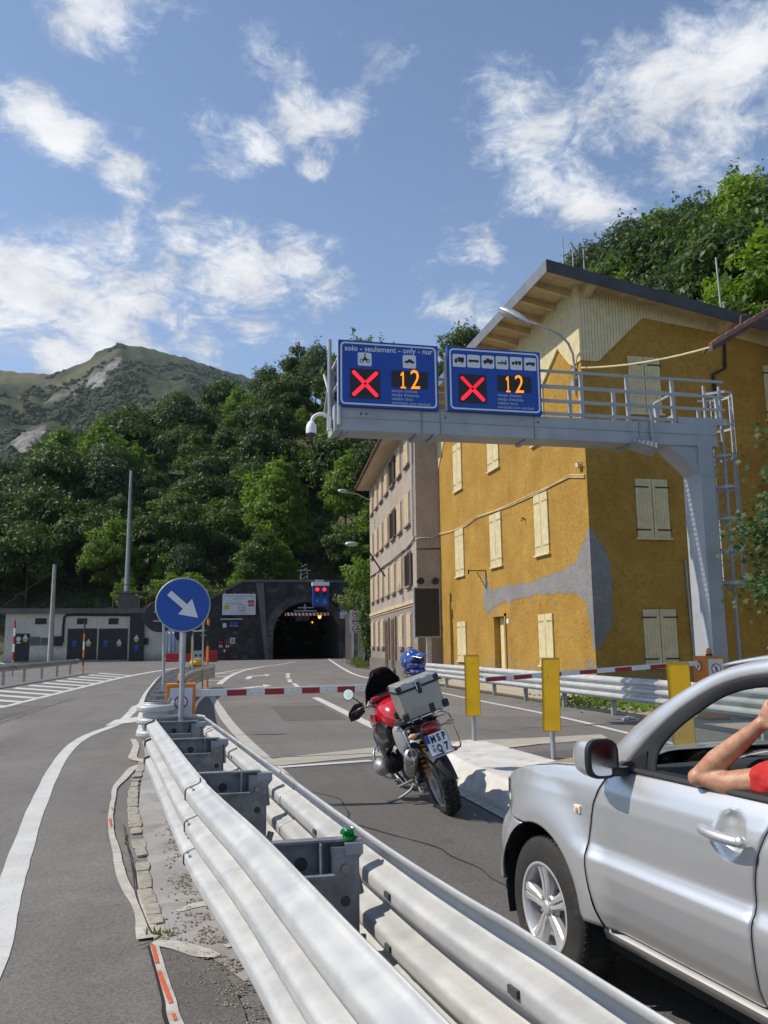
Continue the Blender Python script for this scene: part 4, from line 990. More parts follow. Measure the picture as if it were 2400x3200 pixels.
for k in range(22):
    j = .04
    P = [Vector((ring_i[k][0],0,ring_i[k][1])).lerp(Vector((ring_i[k+1][0],0,ring_i[k+1][1])), j), Vector((ring_i[k][0],0,ring_i[k][1])).lerp(Vector((ring_i[k+1][0],0,ring_i[k+1][1])), 1-j), Vector((ring_o[k][0],0,ring_o[k][1])).lerp(Vector((ring_o[k+1][0],0,ring_o[k+1][1])), 1-j), Vector((ring_o[k][0],0,ring_o[k][1])).lerp(Vector((ring_o[k+1][0],0,ring_o[k+1][1])), j)]
    d = .10+random.uniform(0,.06); g = MB(); g.prism([(p.x,100-d,p.z) for p in P], (0,d+.1,0)); g.build('arch_stone', M_dark2, portal, bevel=.02)
for k in range(2):
    for s in (-1, 1):
        for q in range(3):
            g = MB(); x0 = cx+s*hw; x1 = cx+s*(hw+.95); g.bx(min(x0,x1)+.0,max(x0,x1),99.88-random.uniform(0,.05),100.05,.0+.93*q-.05,.0+.93*q+.84) if k == 0 else None
            if k == 0: g.build('arch_stone', M_dark2, portal, bevel=.02)
z = 0.0; ns = 0
while z < 8.9:
    h = random.choice((.42,.5,.58)); x = -1.15+random.uniform(0,.5)
    while x < 21.8:
        w = random.uniform(.6, 1.4); xm = x+w/2; zm = z+h/2
        inside = (abs(xm-cx) < hw+1.05+w/2 and zm < zs) or (zm >= zs and ((xm-cx)/(hw+1.1+w/2))**2+((zm-zs)/(6.72-zs+1.05+h/2))**2 < 1) or 6.8 < xm < 8.9
        if not inside and z+h < topat(x)-.1 and z+h < topat(x+w)-.1 and ns < 250 and random.random() < .82 and not (xm > 18.8):
            g = MB(); d = random.uniform(.01,.05); g.bx(x+.02,min(x+w-.02,21.9),100-d,100.03,z+.02,z+h-.02); g.build('stone', M_dark if random.random() < .75 else M_dark2, portal); ns += 1
        x += w
    z += h
# things on the portal
def Zp(x, y, yy=99.7): p = ony(600+x/2.765, 1750+y/2.765, yy); return p
def plate(name, x0, y0, x1, y1, yy, m, parent, th=.05, bevel=0):
    a, b = Zp(x0,y0,yy), Zp(x1,y1,yy); g = MB(); g.bx(a.x,b.x,yy,yy+th,b.z,a.z); return g.build(name, m, parent, bevel=bevel), a, b
nb_ = thing('notice_board', 'large white notice board with red SOS square on the dark portal wall', 'sign', tuple(Zp(405,475)))
M_board = mat('board_white', (.60,.61,.62), .5, 0, .08, 2)
_, a, b = plate('panel', 264, 292, 549, 474, 99.7, M_board, nb_)
def rtext(parent, body, x, y, size, m, yy=99.68, al='CENTER'): p = Zp(x, y, yy); return text('lettering', body, size, p, (1,0,0), (0,0,1), m, parent, .004, al)
M_txt = mat('grey_print', (.22,.22,.23), .6, 0, 0)
rtext(nb_, 'IN CASO DI CHIUSURA DEL TUNNEL', 405, 318, .20, M_txt); rtext(nb_, 'STRADA STATALE 20', 400, 341, .17, M_txt); rtext(nb_, 'TUNNEL', 400, 360, .15, M_txt); rtext(nb_, 'EN CAS DE FERMETURE', 355, 382, .18, M_txt); rtext(nb_, 'ALT AI VEICOLI', 445, 448, .14, M_txt); rtext(nb_, 'STOP AUX VEHICULES', 445, 466, .14, M_txt)
plate('sos_panel', 485, 348, 537, 399, 99.66, M_red, nb_, .03); rtext(nb_, 'SOS', 511, 386, .36, M_white, 99.64)
M_yel = mat('sign_yellow', (.60,.38,.02), .5, 0, .06); plate('yellow_pictogram', 279, 390, 318, 425, 99.66, M_yel, nb_, .03)
def roundsign(parent, x, y, r, yy, body, size, m_in=M_white):
    p = Zp(x, y, yy); g = MB(); g.cyl((p.x,yy,p.z),(p.x,yy-.02,p.z), r, n=28); g.build('red_ring', M_red, parent)
    g = MB(); g.cyl((p.x,yy-.019,p.z),(p.x,yy-.03,p.z), r*.76, n=28); g.build('white_disc', m_in, parent)
    if body: text('lettering', body, size, (p.x,yy-.034,p.z-size*.36), (1,0,0), (0,0,1), M_blk, parent, .003, 'CENTER', bold=.01)
roundsign(nb_, 428, 411, .36, 99.66, '50', .3)
for k, x in enumerate((285, 370, 530)):
    p = Zp(x, 285); g = MB(); g.tube([(p.x,99.8,p.z-.3),(p.x,99.8,p.z+.15)], .04, 5); g.build('bracket', M_galvd, nb_)
vm = thing('message_display', 'small dark blue display under a lamp bar on the portal wall', 'display', tuple(Zp(362,580)))
plate('housing', 318, 530, 408, 584, 99.6, M_blk, vm, .3); M_dblue = mat('blue_face', (.02,.06,.22), .5, 0, .1); plate('face', 324, 536, 402, 576, 99.58, M_dblue, vm, .019); rtext(vm, 'SOS TUNNEL', 363, 574, .16, M_board, 99.575)
g = MB(); a = Zp(245,512); b = Zp(432,512); g.bx(a.x,b.x,99.4,99.75,a.z-.06,a.z+.08); g.build('lamp_bar', M_galv, vm)
def small(name, lab, cat, x0, y0, x1, y1, m, yy=99.7): o = thing(name, lab, cat, tuple(Zp((x0+x1)/2, y1, yy))); plate('panel', x0, y0, x1, y1, yy, m, o, .06); return o
small('notice_plate', 'small white square plate left of the blue display', 'plate', 266, 545, 297, 584, M_board)
o = small('notice_plate', 'white notice plate low on the portal wall above the rubble', 'plate', 330, 672, 372, 722, M_board); plate('frame', 338, 682, 364, 714, 99.66, M_txt, o, .03)
for k, (x, lab) in enumerate(((248, 'left of the two small red and white warning plates on the portal'), (306, 'right of the two small red and white warning plates on the portal'))):
    o = small('warning_plate', lab, 'plate', x-14, 735, x+14, 754, M_white); plate('red_panel', x-14, 703, x+14, 720, 99.7, M_red, o, .05); plate('pictogram', x-6, 738, x+6, 750, 99.66, M_blk, o, .03)
o = thing('warning_plate', 'small red triangle plate pointing down below the paired warning plates', 'plate', tuple(Zp(280,808)))
p0, p1, p2 = Zp(262,772), Zp(300,772), Zp(281,810); g = MB(); g.prism([p0,p1,p2], (0,.05,0)); g.build('panel', M_red, o); c_ = (p0+p1+p2)/3; g = MB(); g.prism([c_.lerp(q, .5)+Vector((0,-.01,0)) for q in (p0,p1,p2)], (0,.01,0)); g.build('white_inset', M_white, o)
# hanging signal box with two red lights
sg = thing('lane_signal', 'blue signal box with two lit red lamps hanging before the tunnel arch', 'traffic light', tuple(Zp(1113,400,99.0)))
plate('box', 1045, 222, 1184, 400, 98.8, M_blue, sg, .5, .02); plate('hood', 1041, 190, 1187, 223, 98.6, M_white, sg, .8); plate('mount', 1070, 170, 1140, 191, 98.9, M_galv, sg, .5)
M_redlamp = mat('lit_red_lamp', (.3,.01,.01), .4, 0, 0, emit=(1,.02,.02), estr=2.2)
for x in (1083, 1144):
    plate('lamp_panel', x-18, 230, x+18, 312, 98.74, M_blk, sg, .058); p = Zp(x, 254, 98.7)
    g = MB(); g.cyl((p.x,98.74,p.z),(p.x,98.68,p.z), .22, n=20); g.build('red_lamp', M_redlamp, sg)
    p = Zp(x, 293, 98.7); g = MB(); g.cyl((p.x,98.74,p.z),(p.x,98.69,p.z), .2, n=20); g.build('dark_lamp', M_grill, sg)
for x, s in ((1083, ('KM','50')), (1147, ('MIN','ATTESA','20'))):
    for q, w in enumerate(s): rtext(sg, w, x, 350+q*18, .17, M_white, 98.79)
# height bar with red and white stripes, lamps above
hb = thing('height_bar', 'red and white striped clearance bar across the tunnel mouth', 'barrier bar', tuple(Zp(990,480,99.6)))
a, b = Zp(805,456,99.6), Zp(1182,480,99.6); g = MB(); g.bx(a.x,b.x,99.6,99.7,b.z,a.z); g.build('bar', M_white, hb)
N_ = 12
for k in range(N_):
    x0 = a.x+(b.x-a.x)*(k+.0)/N_; w = (b.x-a.x)/N_*.5; g = MB(); g.prism([(x0+.12,99.58,b.z),(x0+.12+w,99.58,b.z),(x0+w,99.58,a.z),(x0,99.58,a.z)], (0,.019,0)); g.build('red_stripe', M_red, hb)
tl = thing('tunnel_lamps', 'pair of pale lamp bars above the striped clearance bar', 'lamp', tuple(Zp(975,440,99.5)))
for x0, x1, y in ((880,1075,440),(915,1055,412)): q, w = Zp(x0,y,99.5), Zp(x1,y,99.5); g = MB(); g.bx(q.x,w.x,99.3,99.6,q.z-.07,q.z+.07); g.build('lamp_bar', M_galvd, tl)
q, w = Zp(975,438,99.5), Zp(975,385,99.5); g = MB(); g.tube([q,w], .12, 6); g.build('bracket', M_galvd, tl)
M_amber = mat('lit_amber', (.3,.12,.01), .4, 0, 0, emit=(1,.4,.03), estr=2.5)
o = thing('amber_lamp', 'lit amber lamp under the striped bar inside the tunnel mouth', 'lamp', tuple(Zp(1100,500,101))); q = Zp(1101,487,101); g = MB(); g.bx(q.x-.22,q.x+.22,100.9,101.1,q.z-.35,q.z+.38); g.build('housing', M_blk, o); g = MB(); g.ball((q.x,100.85,q.z), (.2,.1,.3), 12, 8); g.build('lens', M_amber, o, smooth=60)
o = thing('amber_lamp', 'small amber light deeper in the tunnel', 'lamp', (15.1,110,4.5)); g = MB(); g.bx(14.95,15.25,110,110.2,4.3,4.8); g.build('housing', M_blk, o); g = MB(); g.ball((15.1,109.95,4.55), (.1,.05,.15), 10, 6); g.build('lens', M_amber, o)
o = thing('ventilator', 'grey jet fan under the tunnel roof', 'fan', (13.4,112,5.0)); g = MB(); g.cyl((13.4,110,5.2),(13.4,113,5.2),.5,n=18); g.build('casing', M_galvd, o, smooth=40); g = MB(); g.cyl((14.3,110,5.2),(14.3,113,5.2),.45,n=18); g.build('casing', M_galvd, o, smooth=40)
q = Zp(970,195,100.4); o = thing('lattice_mast', 'short lattice mast on top of the portal wall', 'mast', tuple(q)); g = MB()
for x in (-.4,.4): g.tube([(q.x+x,100.5,9.2),(q.x+x,100.5,q.z+1.6)], .05, 5)
for k in range(4): g.tube([(q.x-.4,100.5,9.5+.5*k),(q.x+.4,100.5,9.9+.5*k)], .035, 5)
g.bx(q.x-.8,q.x+.8,100.45,100.55,q.z+1.45,q.z+1.55); g.build('frame', M_galvd, o)
o = small('direction_board', 'blue direction board half hidden beside the speed limit post', 'sign', 1278, 365, 1352, 440, M_blue, 99.3); plate('white_panel', 1278, 446, 1358, 505, 99.3, M_board, o, .06); rtext(o, 'GALLERIA', 1318, 440, .22, M_white, 99.27); rtext(o, 'km 3.2', 1318, 485, .22, M_txt, 99.27)
# triple speed/height/width post
sp = thing('limit_sign_post', 'white board with three red ringed limit signs on a rough post beside the tunnel', 'sign', tuple(ony(1110,2060,74).xy)+(0,))
def Zq(x, y): return ony(600+x/2.765, 1750+y/2.765, 74)
a, b = Zq(1365,432), Zq(1462,630); g = MB(); g.bx(a.x,b.x,74,74.06,b.z,a.z); g.build('panel', M_board, sp)
for (x, y, body) in ((1412,463,'50'),(1412,528,'40m'),(1412,597,'3,8')):
    p = Zq(x, y); g = MB(); g.cyl((p.x,73.99,p.z),(p.x,73.97,p.z), .30, n=28); g.build('red_ring', M_red, sp); g = MB(); g.cyl((p.x,73.975,p.z),(p.x,73.96,p.z), .225, n=28); g.build('white_disc', M_white, sp)
    s_ = .26 if len(body) < 4 else .12; text('lettering', body, s_, (p.x,73.955,p.z-s_*.36), (1,0,0), (0,0,1), M_blk, sp, .003, 'CENTER', bold=.012)
a, b = Zq(1395,630), Zq(1435,850); g = MB(); g.bx(a.x,b.x,74.1,74.5,-.1,a.z+.2); g.build('stone_post', stonemat('post_stone', (.22,.20,.17), (.15,.13,.11)), sp, bevel=.05)
for x in (1386,1440): a = Zq(x,630); g = MB(); g.tube([(a.x,74.08,-.1),(a.x,74.08,a.z+.1)], .04, 6); g.build('steel_post', M_galv, sp)

# ================================================================ flat-roofed garage left of the portal
gr = thing('garage_building', 'long low flat-roofed garage with dark doors left of the tunnel', 'building', (-12.5,103.5,0))
def Zg(x, y, yy=103.5): return ony(x/2.37, 1750+y/2.37, yy)
g = MB(); g.bx(-21.2,-1.2,103.5,109,-.2,5.62); g.build('wall', M_whitewall, gr)
g = MB(); g.bx(-22.2,-1.0,102.9,109.4,5.625,6.2); g.build('roof_slab', M_concd, gr)
def gplate(name, x0, y0, x1, y1, m, o0=.0, o1=.06, parent=gr): a, b = Zg(x0,y0), Zg(x1,y1); g = MB(); g.bx(a.x,b.x,103.5-o1,103.5-o0,max(-.02,b.z),a.z); return g.build(name, m, parent)
M_door = mat('dark_steel_door', (.028,.027,.026), .6, .1, .2, 2)
for (x0, y0, x1, y1) in ((503,508,712,738),(733,508,940,738),(115,545,212,750)):
    d_ = gplate('door', x0, y0, x1, y1, M_door); xm = (x0+x1)/2
    for q in (1, 2, 3): gplate('panel_joint', x0+(x1-x0)*q/4-1, y0+4, x0+(x1-x0)*q/4+1, y1-2, M_blk, .061, .075, d_)
gplate('tall_cabinet', 968, 384, 1062, 745, M_door, 0, .5)
for (x0, x1) in ((262,345),(572,645),(805,876)):
    v_ = gplate('vent', x0, 432, x1, 476, M_grill, 0, .05)
    for q in range(4): gplate('slat', x0+2, 436+q*10, x1-2, 440+q*10, M_blk, .051, .075, v_)
gplate('meter_box', 390, 566, 464, 636, M_grill, 0, .35); gplate('fuse_panel', 218, 570, 292, 632, M_concd, 0, .12); gplate('fuse_panel', 303, 576, 356, 630, M_concd, 0, .12)
gplate('meter_box', 1063, 578, 1098, 625, M_grill, 0, .3)
pts = [Zg(*p, yy=103.35) for p in ((463,610),(470,480),(476,425),(492,408),(560,406),(968,408))]; g = MB(); g.tube(pts, .14, 8); g.build('duct_pipe', M_grill, gr, smooth=50)
for k, (x, y) in enumerate(((655,612),(882,612),(1012,580),(188,578))):
    a = Zg(x, y, 103.4); g = MB(); g.prism([(a.x-.32,103.36 if k != 2 else 102.95,a.z-.12),(a.x+.32,103.36 if k != 2 else 102.95,a.z-.12),(a.x,103.36 if k != 2 else 102.95,a.z+.45)], (0,.03,0)); g.build('warning_triangle', M_board, gr)
    g = MB(); g.bx(a.x-.22,a.x+.22,103.36 if k != 2 else 102.95,103.39 if k != 2 else 102.98,a.z-.42,a.z-.16); g.build('caption_plate', M_yel, gr)
for k, (x, y) in enumerate(((551,610),(783,610),(1012,640),(138,585))):
    a = Zg(x, y, 103.4); yy = 103.36 if k != 2 else 102.95; g = MB(); g.cyl((a.x,yy,a.z),(a.x,yy+.03,a.z), .26, n=18); g.build('mandatory_disc', M_blue if k != 3 else M_board, gr); g = MB(); g.bx(a.x-.2,a.x+.2,yy,yy+.03,a.z-.5,a.z-.3); g.build('caption_plate', M_blue if k != 3 else M_board, gr)
ch = [Zg(885,250,106),Zg(1040,360,106)]; g = MB(); g.bx(ch[0].x,ch[1].x,105,107,6.2,ch[0].z); cb_ = g.build('roof_stack', M_concd, gr); g = MB(); g.bx(ch[0].x-.5,ch[1].x+.6,104.6,107.4,ch[0].z,ch[0].z+.22); g.build('cap_slab', M_concd, cb_)
# masts
p0, p1 = ony(396,1856,106), ony(409,1471,106); o = thing('steel_mast', 'tall thin steel mast standing on the garage roof stack', 'mast', (p0.x,106,p0.z)); zt = p1.z
g = MB(); g.tube([(p0.x,106,ch[0].z+.2),(p0.x,106,p0.z+(zt-p0.z)*.35),(p0.x,106,zt)], [.34,.26,.17], 10); g.build('pole', M_galvd, o, smooth=40)
g = MB(); g.bx(p0.x-.1,p0.x+.1,105.6,105.75,zt-6,zt-2); g.build('cable_tray', M_galvd, o)
q = ony(156,2066,92); p1 = ony(169,1764,92); o = thing('concrete_pole', 'pale concrete utility pole in front of the garage', 'utility pole', (q.x,92,0))
g = MB(); g.tube([(q.x,92,-.2),(q.x,92,p1.z)], [.29,.17], 10); g.build('pole', mat('pole_concrete', (.36,.34,.31), .85, 0, .15, 2), o, smooth=40)
g = MB()
for zz in (3.8, 4.2, 9.2): g.cyl((q.x,92,zz),(q.x,92,zz+.12), max(.18,.31-.01*zz), n=12)
g.build('band', M_galvd, o)
g = MB(); a = Vector((q.x,92,9.6)); b = Vector((-5.5,104,9.5)); g.tube([a.lerp(b, s)+Vector((0,0,-.9*4*s*(1-s))) for s in [k/12 for k in range(13)]], .03, 5); c_ = Vector((-22,104,6.3)); g.tube([a.lerp(c_, s) for s in (0,.5,1)], .03, 5); g.build('overhead_wire', M_iron, o)
# ---------------------------------------------------------------- corrugated guardrail
def wave3(n=46):
    out = []
    for k in range(n+1):
        t = k/n; ph = (t*3) % 1.0; s = .5-.5*math.cos(2*math.pi*(t*3)); s = min(1., max(0., (s-.12)/.72)); s = s*s*(3-2*s)
        out.append((.082*s, -.508*t))
    return out
def wave2(n=28):
    return [(.08*((lambda s: s*s*(3-2*s))(min(1., max(0., ((.5-.5*math.cos(2*math.pi*2*k/n))-.12)/.72)))), -.32*k/n) for k in range(n+1)]
def catmull(P, m=8):
    P = [Vector(p) for p in P]; out = []
    for i in range(len(P)-1):
        a, b, c, d = P[max(i-1,0)], P[i], P[i+1], P[min(i+2,len(P)-1)]
        for q in range(m):
            s = q/m; out.append(.5*((2*b)+(c-a)*s+(2*a-5*b+4*c-d)*s*s+(3*b-a-3*c+d)*s**3))
    out.append(P[-1]); return out
def rail(name, path, side, ztop, m, parent, prof=None, proud=0., z1=None):
    prof = prof or wave3(); g = MB(); rings = []
    for i, p in enumerate(path):
        d = (path[min(i+1,len(path)-1)]-path[max(i-1,0)]); d.z = 0; d.normalize(); nrm = Vector((-d.y, d.x, 0))*side
        rings.append([Vector((p.x,p.y,0))+nrm*(o+proud)+Vector((0,0,ztop+z)) for o, z in prof])
    g.loft(rings, closed=False, caps=False)
    return g.build(name, m, parent, smooth=60, solid=.005, fix=False)
M_rail = bpy.data.materials.new('rail_zinc'); M_rail.use_nodes = True; t = NT(M_rail.node_tree); b = t.n['Principled BSDF']
v = t.n.new('ShaderNodeNewGeometry').outputs['Position']
mp = t.new('ShaderNodeMapping'); t.l.new(v, mp.inputs[0]); mp.inputs['Scale'].default_value = (1.0, 1.0, 4.0)
c = t.mix(t.ramp(t.noise(mp.outputs[0], 2.2, 6, .65, .6), .3, .7), (.56,.555,.535), (.42,.425,.43))
mq = t.new('ShaderNodeMapping'); t.l.new(v, mq.inputs[0]); mq.inputs['Scale'].default_value = (5., 26., 5.)
c = t.mix(t.ramp(t.noise(mq.outputs[0], 1.3, 5, .7, .8), .5, .72, 0, .4), c, (.57,.57,.58))
c = t.mix(t.ramp(t.noise(v, 5.5, 6, .75, 1.), .6, .75, 0, .5), c, (.33,.32,.30))
c = t.mix(t.ramp(t.noise(v, 40, 3, .7), .70, .78, 0, .6), c, (.33,.29,.24))
t.l.new(c, b.inputs['Base Color']); b.inputs['Metallic'].default_value = .22; b.inputs['Specular IOR Level'].default_value = .4
t.l.new(t.ramp(t.noise(v, 7, 5), .3, .7, .42, .62), b.inputs['Roughness'])
nb_t = t.noise(v, 30, 4, .6); bp = t.new('ShaderNodeBump', i_Strength=.6, i_Distance=.0015, i_Height=nb_t); t.l.new(bp.outputs[0], b.inputs['Normal'])
def cut(path, y0, y1):
    """piece of a path between two y values (path ordered by falling y)"""
    out = []
    for a, b in zip(path, path[1:]):
        if a.y >= y0 >= b.y and a.y > b.y: out.append(a.lerp(b, (a.y-y0)/(a.y-b.y)))
        if y1 < b.y < y0: out.append(b)
        if a.y >= y1 >= b.y and a.y > b.y: out.append(a.lerp(b, (a.y-y1)/(a.y-b.y))); break
    return out
gl = thing('guardrail', 'long double-sided three-wave steel guardrail in the foreground on the traffic island', 'guardrail', (.2,5,0))
Lp = catmull([(-.385,9.15,0),(-.19,7.3,0),(.06,4.95,0),(.272,3.5,0),(.362,2.8,0),(.424,2.3,0),(.478,1.9,0),(.53,1.5,0),(.61,.9,0),(.73,0,0),(.85,-1.2,0)])
Rp = catmull([(.12,9.15,0),(.31,7.2,0),(.49,5.3,0),(.60,4.1,0),(.70,3.1,0),(.78,2.5,0),(.83,2.2,0),(.88,1.8,0),(.94,1.4,0),(1.02,.8,0),(1.12,0,0),(1.25,-1.2,0)])
ZT = .95
jl = [9.15, 4.95, .55, -1.1]; jr = [9.1, 5.25, .9, -1.1]
for i in range(3):
    rail('rail', cut(Lp, jl[i]-.0, jl[i+1]-(.16 if i < 2 else 0)), -1, ZT, M_rail, gl, proud=.006*(i%2))
    rail('rail', cut(Rp, jr[i]-.0, jr[i+1]-(.16 if i < 2 else 0)), 1, ZT, M_rail, gl, proud=.006*(i%2))
c_ = (Lp[0]+Rp[0])/2; ra = (Rp[0]-Lp[0]).length/2
nose = [c_+Vector((-ra*math.cos(a), ra*1.15*math.sin(a)+.02, 0)) for a in [math.pi*k/24 for k in range(25)]]
rail('end_nose', nose, 1, ZT+.004, M_rail, gl, proud=.008)
M_bolt = mat('bolt_steel', (.30,.29,.28), .5, .6, .2)
M_slot = mat('slot_dark', (.06,.06,.06), .8, 0, .1)
prof = wave3()
def railpt(path, side, y, k, out=.0):
    for i, (a, b) in enumerate(zip(path, path[1:])):
        if a.y >= y >= b.y:
            p = a.lerp(b, (a.y-y)/(a.y-b.y)); d = (b-a).normalized(); n = Vector((-d.y,d.x,0))*side; o, z = prof[k]
            return p+n*(o+out)+Vector((0,0,ZT+z)), d, n
# lap seams
for (path, side, js) in ((Lp,-1,jl[:3]), (Rp,1,jr[1:3])):
    for j in js:
        P = [railpt(path, side, j-.004, k, .010) for k in range(len(prof))]
        if all(P): g = MB(); g.tube([q[0] for q in P], .0042, 5); g.build('lap_seam', M_slot, gl)
# lap bolts and slots at the joints
for (path, side, js) in ((Lp,-1,jl[1:3]), (Rp,1,jr[1:3])):
    for j in js:
        for k in (4, 11, 20, 26, 35, 42):
            for dy in (.02, .12):
                q = railpt(path, side, j-dy+.0, k, .012)
                if q: g = MB(); p, d, n = q; g.box(p, (.012,.032,.012), Matrix.Rotation(math.atan2(-d.x, d.y), 3, 'Z')); g.build('bolt', M_bolt, gl)
    for y in (7.1, 5.9, 4.2, 3.1, 2.2, 1.5):
        for k in (15, 31):
            q = railpt(path, side, y, k, .0)
            if q: g = MB(); p, d, n = q; g.box(p, (.012,.05,.02), Matrix.Rotation(math.atan2(-d.x, d.y), 3, 'Z')); g.build('slot', M_slot, gl)
M_post = mat('post_zinc', (.25,.26,.275), .5, .3, .25, 9, .002, 60, dirt=(.14,.145,.155), dscale=6)
def midx(y):
    a = railpt(Lp,-1,y,0)[0]; b = railpt(Rp,1,y,0)[0]; return a.x, b.x
for y in (8.92, 7.25, 5.28, 3.36, 1.42, -.3):
    a, b = midx(y); m_ = a+(b-a)*.79
    g = MB(); g.bx(m_-.055,m_+.055,y,y+.006,-.05,.90); g.bx(m_-.055,m_-.049,y,y+.06,-.05,.90); g.bx(m_+.049,m_+.055,y,y+.06,-.05,.90); po = g.build('post', M_post, gl)
    g = MB()
    for z in (.82, .48): g.cyl((m_,y-.001,z),(m_,y-.012,z),.016,n=8)
    g.build('bolt', M_bolt, po)
    g = MB(); g.bx(a+.01,m_-.05,y-.035,y-.029,.44,.80); g.bx(a+.01,m_-.05,y-.06,y-.029,.80,.812); pl = g.build('spacer_plate', M_post, gl)
    g = MB(); g.cyl((a+(m_-a)*.62,y-.034,.70),(a+(m_-a)*.62,y-.043,.70),.022,n=10); g.cyl((a+(m_-a)*.30,y-.034,.655),(a+(m_-a)*.30,y-.043,.655),.012,n=8); g.build('bolt', M_bolt, pl)
    g = MB(); g.bx(a+.02,m_+.02,y+.065,y+.071,.74,.915); g.bx(a+.02,m_+.02,y+.02,y+.071,.916,.925); g.bx(a+.02,a+.026,y-.02,y+.07,.70,.915); g.bx(m_-.10,m_-.094,y-.02,y+.07,.74,.915); br = g.build('spacer_bracket', M_post, gl)
    g = MB(); g.cyl((a+(m_-a)*.45,y+.064,.83),(a+(m_-a)*.45,y+.062,.83),.026,n=14); g.build('bolt_hole', M_slot, br)
    g = MB(); g.cyl((m_,y-.002,.70),(m_,y-.001,.70),.02,n=12); g.build('bolt_hole', M_slot, br)
    g = MB(); g.bx(m_+.0,b-.006,y+.00,y+.075,.905,.913); g.bx(m_+.0,b-.01,y-.004,y+.001,.87,.913); g.tube([(m_+.06,y+.02,.72),(b-.05,y+.02,.84),(b-.02,y+.02,.88)], .018, 6); g.build('spacer_arm', M_galvd, gl)
    g = MB(); g.tube([(m_+.07,y+.04,.5),(b-.01,y+.05,.56)], .02, 6); g.bx(m_-.16,b-.02,y-.02,y+.05,.425,.433); g.build('lower_arm', M_galv, gl)
# crushed can resting on the third post
can = thing('beer_can', 'crushed green drinks can standing on a guardrail spacer in the foreground', 'can', (.62,3.40,.914))
M_can = mat('green_can', (.01,.20,.035), .22, .75, .1); M_alu = mat('can_aluminium', (.75,.75,.74), .25, .95, .05)
cx_, cy_ = midx(3.40)[1]-.055, 3.40
rings = []
for (r, z, ox) in ((.026,.0,0),(.033,.004,0),(.034,.012,.003),(.036,.020,.006),(.029,.026,.004),(.026,.030,-.002),(.031,.036,-.004),(.033,.045,-.003),(.032,.058,-.001),(.027,.064,0)):
    rings.append([Vector((cx_+ox+.86*r*math.cos(a)*(1+.12*math.cos(3*a+z*90)), cy_+.86*r*math.sin(a)*(1+.10*math.sin(2*a+z*70)), .916+z*.68)) for a in [2*math.pi*k/22 for k in range(22)]])
g = MB(); g.loft(rings); g.build('body', M_can, can, smooth=70)
g = MB(); g.cyl((cx_,cy_,.9598),(cx_,cy_,.9612),.022,n=20); g.tube([(cx_+.022*math.cos(a),cy_+.022*math.sin(a),.9612) for a in [2*math.pi*k/18 for k in range(18)]], .0018, 5, True); g.build('lid', M_alu, can, smooth=40)

# second guardrail loop further along the island
g2 = thing('guardrail', 'second guardrail loop further along the island with a rounded corrugated nose', 'guardrail', (-.6,20,0))
cl = Vector((-.50,12.15,0)); rr = .16
nose2 = [cl+Vector((-rr*math.cos(a), -rr*math.sin(a), 0)) for a in [math.pi*k/22 for k in range(23)]]
rail('end_nose', nose2, -1, .93, M_rail, g2, proud=.006)
L2 = catmull([(-.66,12.12,0),(-.75,15,0),(-.80,19,0),(-.82,24,0),(-.66,28.5,0),(-.25,32,0),(.4,35.5,0)], 6); R2 = catmull([(-.34,12.12,0),(-.34,15,0),(-.36,19,0),(-.30,24,0),(-.1,28,0),(.25,31,0),(.72,34.8,0)], 6)
for i in range(3):
    n = len(L2)-1; rail('rail', L2[i*n//3:(i+1)*n//3+1], 1, .93, M_rail, g2, proud=.005*(i%2)); rail('rail', R2[i*n//3:(i+1)*n//3+1], -1, .93, M_rail, g2, proud=.005*(i%2))
e0, e1 = L2[-1], R2[-1]; g = MB(); g.bx(e0.x-.02,e1.x+.12,34.85,34.9,.40,.95); g.build('end_plate', M_rail, g2)
g = MB(); g.bx(.30,.38,34.80,34.849,.66,.86); g.build('reflector', mat('orange_reflector', (.75,.12,.02), .3, 0, 0), g2)
y = 13.2
while y < 31:
    def xat(P):
        for a, b in zip(P, P[1:]):
            if a.y <= y <= b.y: return a.lerp(b, (y-a.y)/(b.y-a.y)).x
    a, b = xat(L2), xat(R2)
    g = MB(); g.bx(a+.01,b-.01,y,y+.06,.86,.885); g.build('spacer', M_galv, g2); g = MB(); g.bx((a+b)/2-.05,(a+b)/2+.05,y+.07,y+.13,-.05,.86); g.build('post', M_galvd, g2); y += 1.45
# right-hand guardrail in front of the yellow house
g3 = thing('guardrail', 'three-wave steel guardrail along the kerb in front of the yellow house', 'guardrail', (9.3,20,0))
for i in range(6):
    y0 = 37.2-i*5.4; pth = [Vector((9.22+.0*k, y0-5.5*k/8, 0)) for k in range(9)]
    if i == 0: pth = [Vector((9.22+.25*(1-k/4)**2, 37.2-1.4*k/4, 0)) for k in range(4)]+[Vector((9.22,35.8-4.1*k/6,0)) for k in range(7)]
    rail('rail', pth, -1, .89, M_rail, g3, proud=.006*(i%2))
y = 36.2
while y > 6:
    g = MB(); g.bx(9.36,9.46,y,y+.006,-.05,.80); g.bx(9.36,9.366,y,y+.09,-.05,.8); g.bx(9.454,9.46,y,y+.09,-.05,.8); g.bx(9.24,9.36,y+.01,y+.07,.5,.78); p_ = g.build('post', M_galv, g3)
    g = MB()
    for q in range(3): g.bx(9.385+.025*q-.006,9.385+.025*q+.006,y-.002,y-.001,.30,.345)
    g.build('slot', M_slot, p_); y -= 2.62
sheet('kerb_strip', [(9.5,4),(11.34,4),(11.34,22.55),(11.34,38),(9.6,38)], M_cream, .012)
